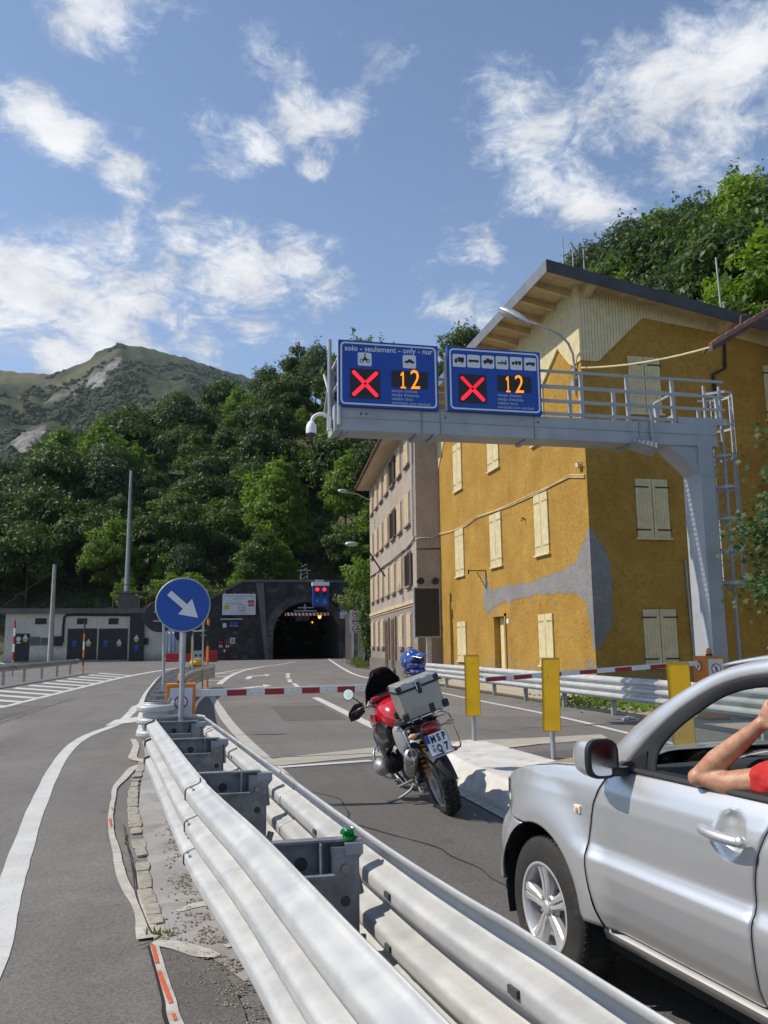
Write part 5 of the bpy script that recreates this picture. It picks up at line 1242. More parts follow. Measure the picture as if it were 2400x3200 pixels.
# left guardrail across the junction
g4 = thing('guardrail', 'grey two-wave guardrail beyond the hatched area on the left', 'guardrail', (-8,48,0))
P4 = [Vector((-9.3+1.9*s, 30+27.5*s, 0)) for s in [k/24 for k in range(25)]]
rail('rail', P4[:13], -1, .95, M_galv, g4, wave2()); rail('rail', P4[12:], -1, .95, M_galv, g4, wave2(), proud=.005)
e = P4[-1]; rail('end_nose', [e+Vector((.12*math.sin(a)-.0, .0+.12*(1-math.cos(a)), 0)) for a in [2.6*k/10 for k in range(11)]], -1, .96, M_galv, g4, wave2())
for s in (.05,.18,.31,.44,.57,.70,.83,.96): p = P4[0].lerp(P4[-1], s); g = MB(); g.bx(p.x-.18,p.x-.06,p.y,p.y+.07,-.05,.85); g.build('post', M_galvd, g4)
fr = thing('railing', 'pale tubular pedestrian railing behind the left guardrail', 'railing', (-17,58,0))
for zz in (1.42, .95, .5):
    g = MB(); g.tube([(-22,58,zz),(-13.2,58,zz)], .045, 6); g.tube([(-13.2,58,zz),(-11.6,57.2,zz-.25)], .04, 6) if zz < 1 else None; g.build('rail', M_galv, fr)
for x in (-21,-19.2,-17.4,-15.6,-14,-13.2): g = MB(); g.bx(x-.07,x+.07,57.93,58.07,-.1,1.45); g.build('post', M_galvd, fr)
# snow poles
def snow_pole(x, y, h, bands, lab, w=.05):
    o = thing('snow_pole', lab, 'marker pole', (x,y,0)); n = len(bands)
    for i, m in enumerate(bands): g = MB(); g.cyl((x,y,h*i/n),(x,y,h*(i+1)/n),w,n=8); g.build('band', m, o)
M_or = mat('orange_plastic', (.75,.20,.015), .4, 0, .06); M_blkp = mat('black_band', (.03,.03,.03), .5, 0, 0)
p = gz(612/2.37, 1750+842/2.37); snow_pole(p.x, p.y, 3.6, [M_or,M_blkp,M_or,M_white,M_or,M_blkp,M_blkp], 'tall orange, black and white snow pole at the end of the left guardrail')
p = ony(40,2075,56); snow_pole(p.x, 56, 3.4, [M_galvd,M_galvd,M_red,M_white,M_red,M_white,M_red], 'red and white snow pole behind the railing at far left', .06)
p = ony(658,2070,33.5); snow_pole(.55, 35.6, 3.9, [M_or,M_or,M_or,M_blkp,M_or,M_blkp,M_blkp], 'thin orange snow pole at the far end of the island guardrail')
# round signs
def arrow_sign(base, top, disc_c, rad, y, front, lab):
    o = thing('round_sign', lab, 'road sign', base); bx_, by_ = base[0], base[1]
    g = MB(); g.cyl(base, top, .030, n=12); g.build('pole', M_galv, o, smooth=40)
    x, z = disc_c
    g = MB(); g.cyl((x,y,z),(x,y+.012,z), rad, n=48); g.build('disc', M_galvd if front else M_blk, o)
    g = MB(); g.tube([(x+rad*math.cos(a),y+.006,z+rad*math.sin(a)) for a in [2*math.pi*k/48 for k in range(48)]], .009, 6, True); g.build('rim', M_galv if front else M_blk, o, smooth=60)
    if front:
        g = MB(); g.cyl((x,y-.003,z),(x,y-.0005,z), rad*.975, n=48); g.build('blue_face', M_blue, o)
        d = Vector((.755,0,-.656)); n = Vector((d.z,0,-d.x)); c = Vector((x,y-.007,z)); s = rad/.3
        def q(a, b): return c+d*(a*s)+n*(b*s)
        g = MB(); g.prism([q(-.205,-.034),q(.03,-.034),q(.03,-.115),q(.225,0),q(.03,.115),q(.03,.034),q(-.205,.034)], (0,.003,0)); g.build('white_arrow', mat('sign_white', (.72,.72,.70), .4, 0, .03), o)
    else:
        for dz in (.09, -.09): g = MB(); g.bx(x-.12,x+.12,y-.03,y-.001,z+dz-.015,z+dz+.015); g.build('clamp', M_galvd, o)
    return o
yb_ = 9.45; p0 = ony(563,2330,yb_); p1 = ony(573,1900,yb_); dc = ony(572,1890,yb_-.05)
sgn = arrow_sign((p0.x,yb_,0), (p1.x+.01,yb_,dc.z+.25), (dc.x,dc.z), .288, yb_-.05, True, 'round blue keep-right sign with a white diagonal arrow on the near guardrail')
yb_ = 16.8; p0 = ony(512,2283,yb_); dc = ony(500,1926,yb_+.05)
arrow_sign((p0.x,yb_,0), (ony(510,1935,yb_).x,yb_,dc.z+.2), (dc.x,dc.z), .30, yb_+.05, False, 'black back of a round sign on a thin pole just left behind the blue sign')
yb_ = 29.5; dc = ony(573,1978,yb_); arrow_sign((ony(562,2060,yb_).x,yb_,0), (ony(564,1990,yb_).x,yb_,dc.z+.2), (dc.x,dc.z), .30, yb_+.05, False, 'black round sign back partly hidden under the blue sign')
yb_ = 30.5; dc = ony(635,1977,yb_); o = arrow_sign((ony(634,2080,yb_).x,yb_,0), (dc.x,yb_,dc.z+.32), (dc.x,dc.z), .31, yb_+.05, False, 'black round sign back with a pale frame right of the blue sign')
g = MB(); g.tube([(dc.x,yb_-.05,dc.z-.3),(dc.x,yb_-.05,dc.z+.40)], .035, 6); g.tube([(dc.x,yb_-.05,dc.z+.05),(dc.x-.62,yb_-.05,dc.z+.05)], .03, 6); g.tube([(dc.x-.35,yb_-.05,dc.z-.1),(dc.x-.35,yb_-.05,dc.z-1.9)], .03, 6); g.bx(dc.x-.1,dc.x+.06,yb_-.09,yb_-.05,dc.z+.34,dc.z+.42); g.build('frame', M_galv, o)
p = ony(600,2060,33); o = thing('reflector_post', 'slim yellow reflector post behind the blue sign pole', 'marker post', (p.x,33,0)); a, b = ony(600,2003,33), ony(601,2055,33); g = MB(); g.bx(p.x-.05,p.x+.05,33,33.05,b.z,a.z); g.build('yellow_strip', M_yel, o); g = MB(); g.cyl((p.x,33.07,0),(p.x,33.07,a.z+.3),.035,n=8); g.build('post', M_galv, o)
# works clutter in front of the portal
M_redp = mat('red_plastic', (.42,.012,.02), .35, 0, .1)
def blockbar(u0, u1, v0, v1, y, lab):
    a, b = ony(u0,v0,y), ony(u1,v1,y); o = thing('plastic_barrier', lab, 'barrier', ((a.x+b.x)/2,y,0))
    g = MB(); w = b.x-a.x; z0 = 0.; h = a.z
    g.prism([(a.x,y-.28,0),(a.x,y+.28,0),(a.x,y+.28,.25),(a.x,y+.14,.4),(a.x,y+.14,h),(a.x,y-.14,h),(a.x,y-.14,.4),(a.x,y-.28,.25)], (w,0,0)); g.build('body', M_redp, o, bevel=.05)
    g = MB(); g.bx(a.x+w*.2,a.x+w*.35,y-.3,y-.281,.0,.12); g.bx(a.x+w*.65,a.x+w*.8,y-.3,y-.281,.0,.12); g.build('fork_slot', M_blk, o)
blockbar(641,680,2034,2064,92,'red plastic road barrier at the foot of the portal wall beside the white box'); blockbar(517,560,2042,2064,96,'dark red plastic road barrier left of the blue sign pole'); blockbar(563,600,2044,2064,95,'dark red plastic road barrier right of the blue sign pole')
a, b = ony(603,2034,90), ony(636,2060,90); o = thing('control_box', 'pale grey box with two dark holes beside the red barrier', 'box', (a.x,90,0)); g = MB(); g.bx(a.x,b.x,90,90.8,0,a.z); g.build('housing', M_galv, o, bevel=.03); g = MB()
for k in (.3, .72): g.cyl((a.x+(b.x-a.x)*k,89.99,a.z*.6),(a.x+(b.x-a.x)*k,90.1,a.z*.6),.13,n=12)
g.build('hole', M_blk, o)
a, b = ony(522,1975,98), ony(549,2040,98); o = thing('tarpaulin', 'pale blue tarpaulin sheet hanging behind the round black sign', 'tarpaulin', (a.x,98,0)); g = MB(); g.grid(lambda s, q: Vector((a.x+(b.x-a.x)*s, 98+.12*math.sin(s*14)*(.3+q), a.z+(b.z-a.z)*q)), 24, 8); g.build('sheet', mat('pale_blue_sheet', (.35,.43,.58), .6, 0, .1, 2), o, smooth=60, solid=.02)
# yellow beacon lying on the guardrail end
o = thing('beacon', 'yellow flashing beacon on top of the far guardrail end', 'beacon', (.15,33,.95)); g = MB(); g.ball((.1,33.2,1.05), (.26,.3,.17), 14, 8); g.build('lens', M_yel, o, smooth=60); g = MB(); g.cyl((.1,33.2,.93),(.1,33.2,.98),.24,n=14); g.build('base', M_blk, o)

# ---------------------------------------------------------------- barriers
M_armw = mat('barrier_white', (.66,.66,.65), .4, .1, .05, 3); M_armr = mat('barrier_red', (.30,.022,.022), .5, 0, .12, 5); M_orc = mat('cabinet_orange', (.62,.20,.025), .4, 0, .08, 2)
def nowalk(parent, c, r, y):
    x, z = c
    g = MB(); g.cyl((x,y,z),(x,y-.004,z), r, n=32); g.build('red_ring', M_red, parent)
    g = MB(); g.cyl((x,y-.0035,z),(x,y-.007,z), r*.8, n=32); g.build('white_disc', M_white, parent)
    g = MB(); g.cyl((x,y-.007,z+r*.45),(x,y-.010,z+r*.45), r*.13, n=10); s = r
    for a, b in (((0,.3),(0,-.1)),((0,-.1),(-.25,-.55)),((0,-.1),(.25,-.5)),((0,.22),(-.28,-.02)),((0,.22),(.28,.02))):
        g.tube([(x+a[0]*s,y-.009,z+a[1]*s),(x+b[0]*s,y-.009,z+b[1]*s)], r*.07, 5)
    g.build('walker', M_blk, parent)
    d = Vector((.707,0,-.707)); n = Vector((.707,0,.707)); c_ = Vector((x,y-.013,z)); g = MB(); g.prism([c_+d*(-.8*r)+n*(.07*r),c_+d*(.8*r)+n*(.07*r),c_+d*(.8*r)-n*(.07*r),c_+d*(-.8*r)-n*(.07*r)], (0,.003,0)); g.build('slash', M_red, parent)
def cabinet(x0, x1, y0, y1, z1, lab, beacon, plate_r):
    o = thing('barrier_cabinet', lab, 'barrier cabinet', ((x0+x1)/2,(y0+y1)/2,0))
    g = MB(); g.bx(x0,x1,y0,y1,.05,z1); g.build('cabinet', M_orc, o, bevel=.012)
    g = MB(); g.bx(x0-.03,x1+.03,y0-.03,y1+.03,-.03,.05); g.build('base', M_concd, o)
    g = MB(); w = x1-x0; g.bx(x0+w*.14,x1-w*.10,y0-.006,y0-.001,z1-.52,z1-.06); g.build('white_plate', M_board, o)
    nowalk(o, ((x0+x1)/2+w*.02, z1-.27), plate_r, y0-.008)
    bx_, by_ = beacon; g = MB(); g.cyl((bx_,by_,z1),(bx_,by_,z1+.04),.07,n=14); g.build('beacon_base', M_blk, o); g = MB(); g.lathe([(.05,0),(.055,.05),(.045,.10),(.01,.13)], (bx_,by_,z1+.04), (0,0,1), 14); g.build('beacon', mat('amber_lens', (.72,.28,.01), .2, 0, .05, trans=.3), o, smooth=60)
    return o
def arm(p0, p1, h, stripes, lab, cab=None):
    o = thing('boom_gate', lab, 'barrier', p0); p0 = Vector(p0); p1 = Vector(p1); d = p1-p0; L = d.length; d.normalize(); up = Vector((0,0,1)); n = d.cross(up).normalized(); up = n.cross(d)
    def q(s, a, b): return p0+d*s+up*a+n*b
    g = MB(); g.loft([[q(s,-h/2,-.025),q(s,-h/2,.025),q(s,h/2,.025),q(s,h/2,-.025)] for s in (0,L)]); g.build('arm', M_armw, o, bevel=.004)
    for (a, b) in stripes:
        g = MB(); g.loft([[q(s,-h/2-.001,-.028),q(s,-h/2-.001,.028),q(s,h/2-.018,.028),q(s,h/2-.018,-.028)] for s in (a*L,b*L)]); g.build('red_band', M_armr, o)
    for (a, b) in zip(stripes, stripes[1:]):
        m_ = (a[1]+b[0])/2*L; g = MB()
        for s in (-.05, .05): g.ball(q(m_+s,-.005,.03), (.028,.012,.014), 8, 6)
        g.build('reflector', M_cream2, o)
    return o
cabinet(-.40,.035,13.1,13.5,1.125,'orange barrier cabinet with a no-pedestrians plate at the left end of the left barrier', (-.02-.16,13.25), .10)
b0 = ony(605,2176,13.25); b1 = ony(1225,2150,13.25)
arm((b0.x,13.2,.975), (b1.x,13.2,.995), .105, [(.16,.255),(.345,.44),(.53,.62),(.71,.80),(.88,.965)], 'red and white left barrier arm lowered in front of the motorcycle')
cab2 = cabinet(10.55,11.02,15.95,16.4,1.34,'orange barrier cabinet with two no-pedestrians plates behind the right guardrail', (10.82,16.2), .115)
g = MB(); g.bx(10.543,10.549,16.03,16.33,.85,1.28); g.build('white_plate', M_board, cab2) if False else None
c2 = Vector((10.545,16.2,1.13)); g = MB(); g.cyl(c2,c2+Vector((-.005,0,0)),.12,n=28); g.build('red_ring', M_red, cab2); g = MB(); g.cyl(c2+Vector((-.0045,0,0)),c2+Vector((-.008,0,0)),.096,n=28); g.build('white_disc', M_white, cab2)
g = MB(); g.tube([c2+Vector((-.01,-.01,.06)),c2+Vector((-.01,.0,-.02)),c2+Vector((-.01,.04,-.07))], .011, 5); g.tube([c2+Vector((-.01,-.05,.0)),c2+Vector((-.01,.03,.03))], .009, 5); g.ball(c2+Vector((-.01,-.01,.075)), .016, 8, 6); g.build('walker', M_blk, cab2)
t0 = ony(2180,2072,16.15); t1 = ony(1513,2123,16.15)
arm((t0.x,16.15,t0.z), (t1.x,16.15,t1.z), .10, [(.155,.235),(.325,.405),(.49,.57),(.655,.735),(.79,.87),(.905,.992)], 'red and white right barrier arm lowered across the right lane')
# yellow lane panels on their posts
M_ypan = mat('yellow_panel', (.68,.385,.004), .38, 0, .10, 3, .0008, 14, dirt=(.56,.31,.008), dscale=2)
for (x, y, zt_, zb_, lab, tl) in ((4.0,11.88,1.50,.63,'farthest and smallest of the three plain yellow lane panels on posts',.0),(4.31,9.79,1.48,.60,'middle yellow lane panel with dented face on a post above the white kerb',.01),(4.69,7.55,1.46,.55,'nearest yellow lane panel, its lower part seen through the car window',-.01)):
    o = thing('lane_sign', lab, 'road sign', (x,y,.3), group='yellow lane panels on posts'); R3 = Matrix.Rotation(R(-24), 3, 'Z')
    c = Vector((x,y,(zt_+zb_)/2)); w, h = .212, zt_-zb_; rr_ = .02
    pl = []
    for sx, sz, a0 in ((1,1,0),(-1,1,90),(-1,-1,180),(1,-1,270)):
        for k in range(4): a = R(a0+30*k); pl.append(c+R3 @ Vector((sx*(w/2-rr_)+rr_*math.cos(a), -.025, sz*(h/2-rr_)+rr_*math.sin(a)))+Vector((tl*sz,0,0)))
    g = MB(); g.prism(pl, R3 @ Vector((0,.012,0))); g.build('panel', M_ypan, o)
    g = MB(); g.tube([p+R3 @ Vector((0,-.002,0)) for p in pl], .004, 5, True); g.build('edge', mat('panel_edge', (.25,.15,.01), .5, 0, .1), o)
    g = MB(); g.cyl((x+.01,y+.03,.2),(x+.01,y+.03,zt_-.1),.030,n=12); g.build('post', M_galv, o, smooth=40)
    g = MB(); g.bx(x-.05,x+.07,y-.008,y+.06,c.z+.2,c.z+.23); g.bx(x-.05,x+.07,y-.008,y+.06,c.z-.25,c.z-.22); g.build('clamp', M_galvd, o)
# white painted concrete island
M_wkerb = mat('white_painted_concrete', (.56,.54,.50), .85, 0, .12, 2.5, .003, 60, dirt=(.34,.31,.26), dscale=4.5, dlo=.54, dhi=.70)
ki = thing('concrete_island', 'white painted concrete lane island with sloping sides', 'kerb island', (3.9,9,0))
bot = [(3.05,5.2),(3.05,7),(3.05,8.6),(3.06,10.1),(3.16,10.9),(3.40,11.6),(3.75,12.15),(4.05,12.3),(4.22,12.0),(4.36,10.6),(4.5,8.6),(4.62,7),(4.74,5.2)]
cxy = Vector((3.8,9.6)); tp = []
for x, y in bot: d = cxy-Vector((x,y)); k = max(0., min(1., (y-10.4)/1.6)); dv = Vector((math.copysign(1-.65*k, d.x), -k)); q = Vector((x,y))+dv.normalized()*(.11 if y > 5.3 else .11*abs(dv.x)); tp.append(q)
g = MB(); g.loft([[Vector((x,y,-.01)) for x,y in bot],[Vector((x,y,.06)) for x,y in bot],[Vector((q.x,q.y,.23)) for q in tp],[Vector((q.x,q.y,.27)).lerp(Vector((3.85,q.y if q.y < 11 else 10.6,.27)), .07) for q in tp]]); g.build('kerb', M_wkerb, ki, bevel=.018)
ribbon('kerb_foot', [(2.98,5.2),(2.99,8.4),(3.01,10.25),(3.3,11.35)], .14, M_mortar, .014, .02)

# ---------------------------------------------------------------- overhead gantry
GY = 17.0
ga = thing('sign_gantry', 'galvanised steel cantilever gantry with walkway over the road', 'gantry', (11.6,17.3,0))
M_gan = mat('gantry_steel', (.37,.38,.395), .55, .12, .08, 1.2, .001, 30, dirt=(.29,.30,.315), dscale=1.5, dlo=.5, dhi=.8)
g = MB(); g.bx(11.46,11.84,16.99,17.70,-.1,6.83); g.build('pillar', M_gan, ga, bevel=.01)
g = MB(); g.bx(11.2,12.1,16.8,17.9,-.05,.12); g.build('base_plate', M_galvd, ga)
zb0, zt0 = 6.19, 6.72
secs = [2.86, 4.72, 5.15, 7.35, 9.95, 12.0]
for a, b in zip(secs, secs[1:]):
    g = MB(); g.bx(a+.004,b-.004,17.0,17.66,zb0,zt0); g.build('beam', M_gan, ga, bevel=.008)
    g = MB(); g.bx(a+.006,b-.006,16.985,16.999,zb0+.27,zb0+.285); g.bx(a+.01,a+.05,16.99,16.999,zb0+.02,zt0-.02) if a > 3 else None; g.build('seam', M_galvd, ga)
g = MB(); g.bx(2.80,2.858,16.97,17.69,zb0-.02,zt0+.02); g.build('end_plate', M_gan, ga)
g = MB(); g.prism([(10.75,17.05,zb0+.004),(11.462,17.05,5.55),(11.462,17.05,zb0+.004)], (0,.6,0)); g.build('knee_brace', M_gan, ga)
for x in (3.05, 4.66, 5.06, 7.2, 9.75):
    g = MB(); g.bx(x-.06,x+.06,17.0,17.66,zb0-.05,zb0-.004); g.cyl((x,17.05,zb0-.09),(x,17.05,zb0-.05),.03,n=8); g.build('beam_bracket', M_galvd, ga)
g = MB()
for x in (3.38, 3.50, 5.27, 7.45): g.cyl((x,16.995,zt0-.15),(x,16.985,zt0-.15),.022,n=10)
g.build('bolt', M_slot, ga)
# walkway grating with bars, two railings
g = MB()
y = 17.66
while y < 18.1: g.bx(2.9,12.3,y,y+.012,zt0-.03,zt0); y += .045
x = 2.9
while x < 12.3: g.bx(x,x+.012,17.66,18.1,zt0-.026,zt0-.004); x += .11
gt = g.build('walkway_grating', M_galvd, ga); tag(gt, kind='stuff')
for yy in (18.1, 17.05):
    x0_ = 2.95 if yy > 18 else 7.42
    for zz in (zt0+.10, zt0+.40, zt0+.72, zt0+1.10): g = MB(); g.bx(x0_,12.3,yy,yy+.045,zz-.03,zz+.03); g.build('rail', M_gan, ga)
    x = x0_
    while x < 12.4: g = MB(); g.bx(x-.04,x+.04,yy+.002,yy+.07,zt0-.2 if yy > 18 else zt0,zt0+(1.10 if (int(x*2)%2) else .72)); g.build('post', M_gan, ga); x += 1.17
g = MB(); g.bx(2.88,2.93,17.0,18.1,zt0+1.07,zt0+1.13); g.bx(2.88,2.93,17.0,18.1,zt0+.5,zt0+.55); g.build('end_rail', M_gan, ga)
for (x, y, zt_) in ((2.90,16.95,8.15),(2.75,17.3,8.3),(2.88,18.1,7.9),(5.30,16.98,8.05)): g = MB(); g.tube([(x,y,zb0+.1 if x < 3 else zt0),(x,y,zt_)], .045, 8); g.build('post', M_gan, ga)
g = MB(); g.tube([(2.78,17.3,zt0+.2),(2.78,18.3,zt0+1.1)], .03, 6); g.tube([(2.78,17.3,zt0+.9),(2.78,18.3,zt0+.1)], .03, 6); g.build('brace', M_gan, ga)
# kicker panel, gate frame over the pillar
g = MB(); g.bx(11.0,12.3,17.0,17.04,zt0,zt0+.16); g.build('toe_board', M_gan, ga)
for (a, b) in (((11.25,17.6,zt0+.9),(11.25,18.4,zt0+.9)),((11.25,18.4,zt0),(11.25,18.4,zt0+.9)),((11.25,17.6,zt0),(11.25,17.6,zt0+.9)),((11.25,17.6,zt0+.35),(11.25,18.4,zt0+.35))): g = MB(); g.tube([a,b], .035, 6); g.build('gate_bar', M_gan, ga)
# floodlight under the beam
fl = thing('floodlight', 'small louvred floodlight hanging under the gantry beam near the pillar', 'floodlight', (10.0,16.9,6.1)); g = MB(); g.bx(10.22,10.27,16.9,16.97,6.05,7.0); g.build('bracket', M_gan, fl)
Rf = Matrix.Rotation(R(-28), 3, 'X') @ Matrix.Rotation(R(20), 3, 'Y'); c = Vector((9.95,16.85,6.08)); g = MB(); g.box(c, (.55,.3,.16), Rf); g.build('housing', M_galvd, fl)
for k in range(6): g = MB(); g.box(c+Rf @ Vector((-.25+.1*k,-.155,0)), (.012,.012,.17), Rf); g.build('louvre', M_galv, fl)
# caged ladder
lx, ly = 12.12, 17.25
la = thing('caged_ladder', 'steel ladder with safety hoops beside the gantry pillar', 'ladder', (lx,ly,0))
for x in (lx-.21, lx+.21): g = MB(); g.bx(x-.03,x+.03,ly,ly+.05,0 if x > lx else 2.6,zt0+1.05); g.build('stile', M_gan, la)
z = 2.8
while z < zt0+1.0: g = MB(); g.cyl((lx-.2,ly+.025,z),(lx+.2,ly+.025,z),.014,n=6); g.build('rung', M_gan, la); z += .30
def hoop(s): return Vector((lx-.36*math.cos(s), ly-.05-.72*math.sin(s) if False else ly+.05+.72*math.sin(s), 0))
for z in (3.0,3.75,4.5,5.25,6.0,6.75,7.55):
    g = MB(); P = [Vector((lx+.0+.40*math.sin(s)+.12, ly+.1-.40*math.cos(s), z)) for s in [math.pi*k/14 for k in range(15)]]
    P = [Vector((lx-.21,ly,z))]+P+[Vector((lx-.05,ly+.55,z))]
    rings = [[p+Vector((0,0,-.03)), p+Vector((.006,0,-.03)), p+Vector((.006,0,.03)), p+Vector((0,0,.03))] for p in P]; g.loft(rings); g.build('hoop', M_gan, la)
for s in (.15,.3,.5,.7,.88): a = math.pi*s; g = MB(); p = Vector((lx+.40*math.sin(a)+.115, ly+.1-.40*math.cos(a), 0)); g.bx(p.x-.006,p.x,p.y-.02,p.y+.02,3.0,7.55); g.build('cage_bar', M_gan, la)
g = MB(); g.bx(lx-.1,lx+.9,ly-.35,ly+.55,2.93,2.96); g.build('guard_plate', M_galv, la)

# ---------------------------------------------------------------- electronic signs
SY = 16.90
def S(x, y, yy=SY): return ony(950+x/2.07375, 1000+y/2.07375, yy)
M_sblue = mat('sign_blue', (.010,.065,.36), .45, 0, .05, 2); M_swht = mat('sign_print_white', (.70,.72,.74), .5, 0, .02); M_dim = mat('sign_print_grey', (.36,.42,.55), .5, 0, .02); M_scr = mat('display_black', (.022,.020,.022), .5, 0, .1, 20)
M_led = mat('lit_red_leds', (.3,.0,.0), .5, 0, 0, emit=(1,.012,.035), estr=1.7); M_led2 = mat('lit_dim_red_leds', (.3,.0,.0), .5, 0, 0, emit=(.75,.01,.03), estr=1.1); M_amb = mat('lit_amber_leds', (.3,.1,.0), .5, 0, 0, emit=(1,.26,.008), estr=1.35)
def fit(parent, body, x0, y0, x1, y1, m, yy, bold=.0, both=False):
    a, b = S(x0, y0, yy), S(x1, y1, yy); W_ = (b-a).length
    o = text('lettering', body, 1.0, (0,0,0), (1,0,0), (0,1,0), m, None, .0, 'LEFT', bold=bold)
    xs_ = [v.co.x for v in o.data.vertices]; ys_ = [v.co.y for v in o.data.vertices]; s = W_/(max(xs_)-min(xs_)); d = (b-a).normalized()
    up = Vector((0,0,1)); sy = s
    if both: sy = both/(max(ys_)-min(ys_))
    M = Matrix(((d.x*s, up.x*sy, 0, a.x), (d.y*s, up.y*sy, -1, yy), (d.z*s, up.z*sy, 0, a.z), (0,0,0,1)))
    mi = min(xs_); M = W[parent].inverted() @ M @ Matrix.Translation((-mi, -(min(ys_) if both else 0), 0)); o.data.transform(M); o.parent = parent; W[o] = W[parent].copy()
    return o
def rrect(x0, z0, x1, z1, r, y, n=6):
    out = []
    for cx2, cz2, a0 in ((x1-r,z1-r,0),(x0+r,z1-r,90),(x0+r,z0+r,180),(x1-r,z0+r,270)):
        out += [Vector((cx2+r*math.cos(R(a0+90*k/n)), y, cz2+r*math.sin(R(a0+90*k/n)))) for k in range(n+1)]
    return out
def quad(parent, name, x0, y0, x1, y1, m, y0_=SY-.004, th=.003, r=.0):
    a, b = S(x0, y0), S(x1, y1); g = MB(); g.prism(rrect(a.x, b.z, b.x, a.z, r, y0_) if r else [(a.x,y0_,b.z),(b.x,y0_,b.z),(b.x,y0_,a.z),(a.x,y0_,a.z)], (0,th,0)); return g.build(name, m, parent)
def esign(lab, tl, br, brd):
    a, b = S(*tl), S(*br); o = thing('message_sign', lab, 'electronic sign', ((a.x+b.x)/2,SY,b.z))
    g = MB(); g.bx(a.x,b.x,SY,SY+.14,b.z,a.z); g.build('panel', M_sblue, o, bevel=.01)
    x0, x1, z0, z1 = a.x+.045, b.x-.045, b.z+.045, a.z-.045; P = rrect(x0,z0,x1,z1,.10,SY-.003); Q = rrect(x0+.035,z0+.035,x1-.035,z1-.035,.07,SY-.003); n = len(P); g = MB()
    g.add(P+Q, [(i,(i+1)%n,n+(i+1)%n,n+i) for i in range(n)]); g.build('white_border', M_swht, o)
    return o
def cross(o, x0, y0, x1, y1, mt, mb_):
    quad(o, 'display', x0, y0, x1, y1, M_scr, SY-.006, .005); a, b = S(x0,y0), S(x1,y1); cx2, cz2 = (a.x+b.x)/2, (a.z+b.z)/2; L = (b.x-a.x)*.47
    for sx, sz, m in ((-1,1,mt),(1,1,mt),(-1,-1,mb_),(1,-1,mb_)):
        d = Vector((sx,0,sz)).normalized(); n = Vector((-d.z,0,d.x)); c = Vector((cx2,SY-.0085,cz2)); w = L*.125; s0, s1 = .10*L, 1.22*L
        P = [c+d*s0-n*w*.7, c+d*(s0+.05*L)-n*w]+[c+d*(s1-w*.6)-n*w, c+d*s1-n*w*.5, c+d*s1+n*w*.5, c+d*(s1-w*.6)+n*w]+[c+d*(s0+.05*L)+n*w, c+d*s0+n*w*.7]
        g = MB(); g.prism(P, (0,.002,0)); g.build('lit_bar', m, o)
def picto(o, x0, y0, x1, y1, kind):
    quad(o, 'pictogram_plate', x0, y0, x1, y1, M_swht, SY-.006, .005, .035); a, b = S(x0,y0), S(x1,y1); cx2, cz2 = (a.x+b.x)/2, (a.z+b.z)/2; s = (b.x-a.x)/2
    g = MB(); yy = SY-.009
    def P(*pts): g.prism([(cx2+p[0]*s,yy,cz2+p[1]*s) for p in pts], (0,.0025,0))
    def Wh(x, z, r, rng_=False):
        if rng_: g.tube([(cx2+(x+r*math.cos(t_))*s,yy+.001,cz2+(z+r*math.sin(t_))*s) for t_ in [2*math.pi*k/18 for k in range(18)]], .05*s, 5, True)
        else: g.cyl((cx2+x*s,yy+.002,cz2+z*s),(cx2+x*s,yy-.001,cz2+z*s),r*s,n=14)
    if kind == 'moto':
        Wh(-.45,-.25,.24,1); Wh(.45,-.25,.24,1); P((-.45,-.3),(-.1,.1),(.25,.05),(.45,-.25),(.38,-.28),(.15,-.12),(-.05,-.2)); P((-.2,.0),(-.05,.45),(.1,.5),(.2,.2),(.35,.1),(.3,.02),(.1,.1),(.02,.0)); Wh(.05,.66,.12)
    elif kind == 'car': P((-.75,-.15),(-.7,.08),(-.35,.12),(-.15,.36),(.3,.36),(.45,.12),(.75,.08),(.78,-.15)); Wh(-.42,-.18,.14); Wh(.45,-.18,.14)
    elif kind == 'truck': P((-.25,-.2),(-.25,.5),(.72,.5),(.72,-.2)); P((-.75,-.25),(-.72,.1),(-.55,.3),(-.32,.3),(-.32,-.25)); Wh(-.5,-.3,.14); Wh(.4,-.3,.14)
    elif kind == 'bus': P((-.8,-.12),(-.78,.22),(.78,.22),(.78,-.12)); Wh(-.5,-.15,.11); Wh(.5,-.15,.11)
    elif kind == 'camper': P((-.75,-.15),(-.7,.2),(-.3,.3),(-.2,.55),(.2,.55),(.2,.42),(.78,.42),(.78,-.15)); Wh(-.45,-.2,.18); Wh(.4,-.2,.18)
    elif kind == 'tractor': P((-.8,-.1),(-.7,.05),(-.2,.1),(-.1,.05),(-.1,-.15)); P((-.05,-.15),(.0,.45),(.08,.45),(.1,.1),(.5,.1),(.55,.45),(.72,.45),(.72,-.15)); Wh(-.55,-.2,.1); Wh(-.15,-.2,.12); Wh(.5,-.2,.14)
    elif kind == 'semi': P((-.2,-.1),(-.2,.4),(.22,.4),(.22,-.1)); P((.3,-.1),(.3,.4),(.8,.4),(.8,-.1)); P((-.75,-.15),(-.65,.25),(-.3,.25),(-.25,-.15)); Wh(-.5,-.18,.11); Wh(.05,-.18,.11); Wh(.6,-.18,.11)
    else: P((-.78,-.15),(-.75,.15),(-.4,.2),(-.4,.3),(.8,.3),(.8,-.05)); Wh(-.5,-.18,.12); Wh(.3,-.18,.12); Wh(.6,-.18,.12)
    g.build('pictogram', M_scr, o)
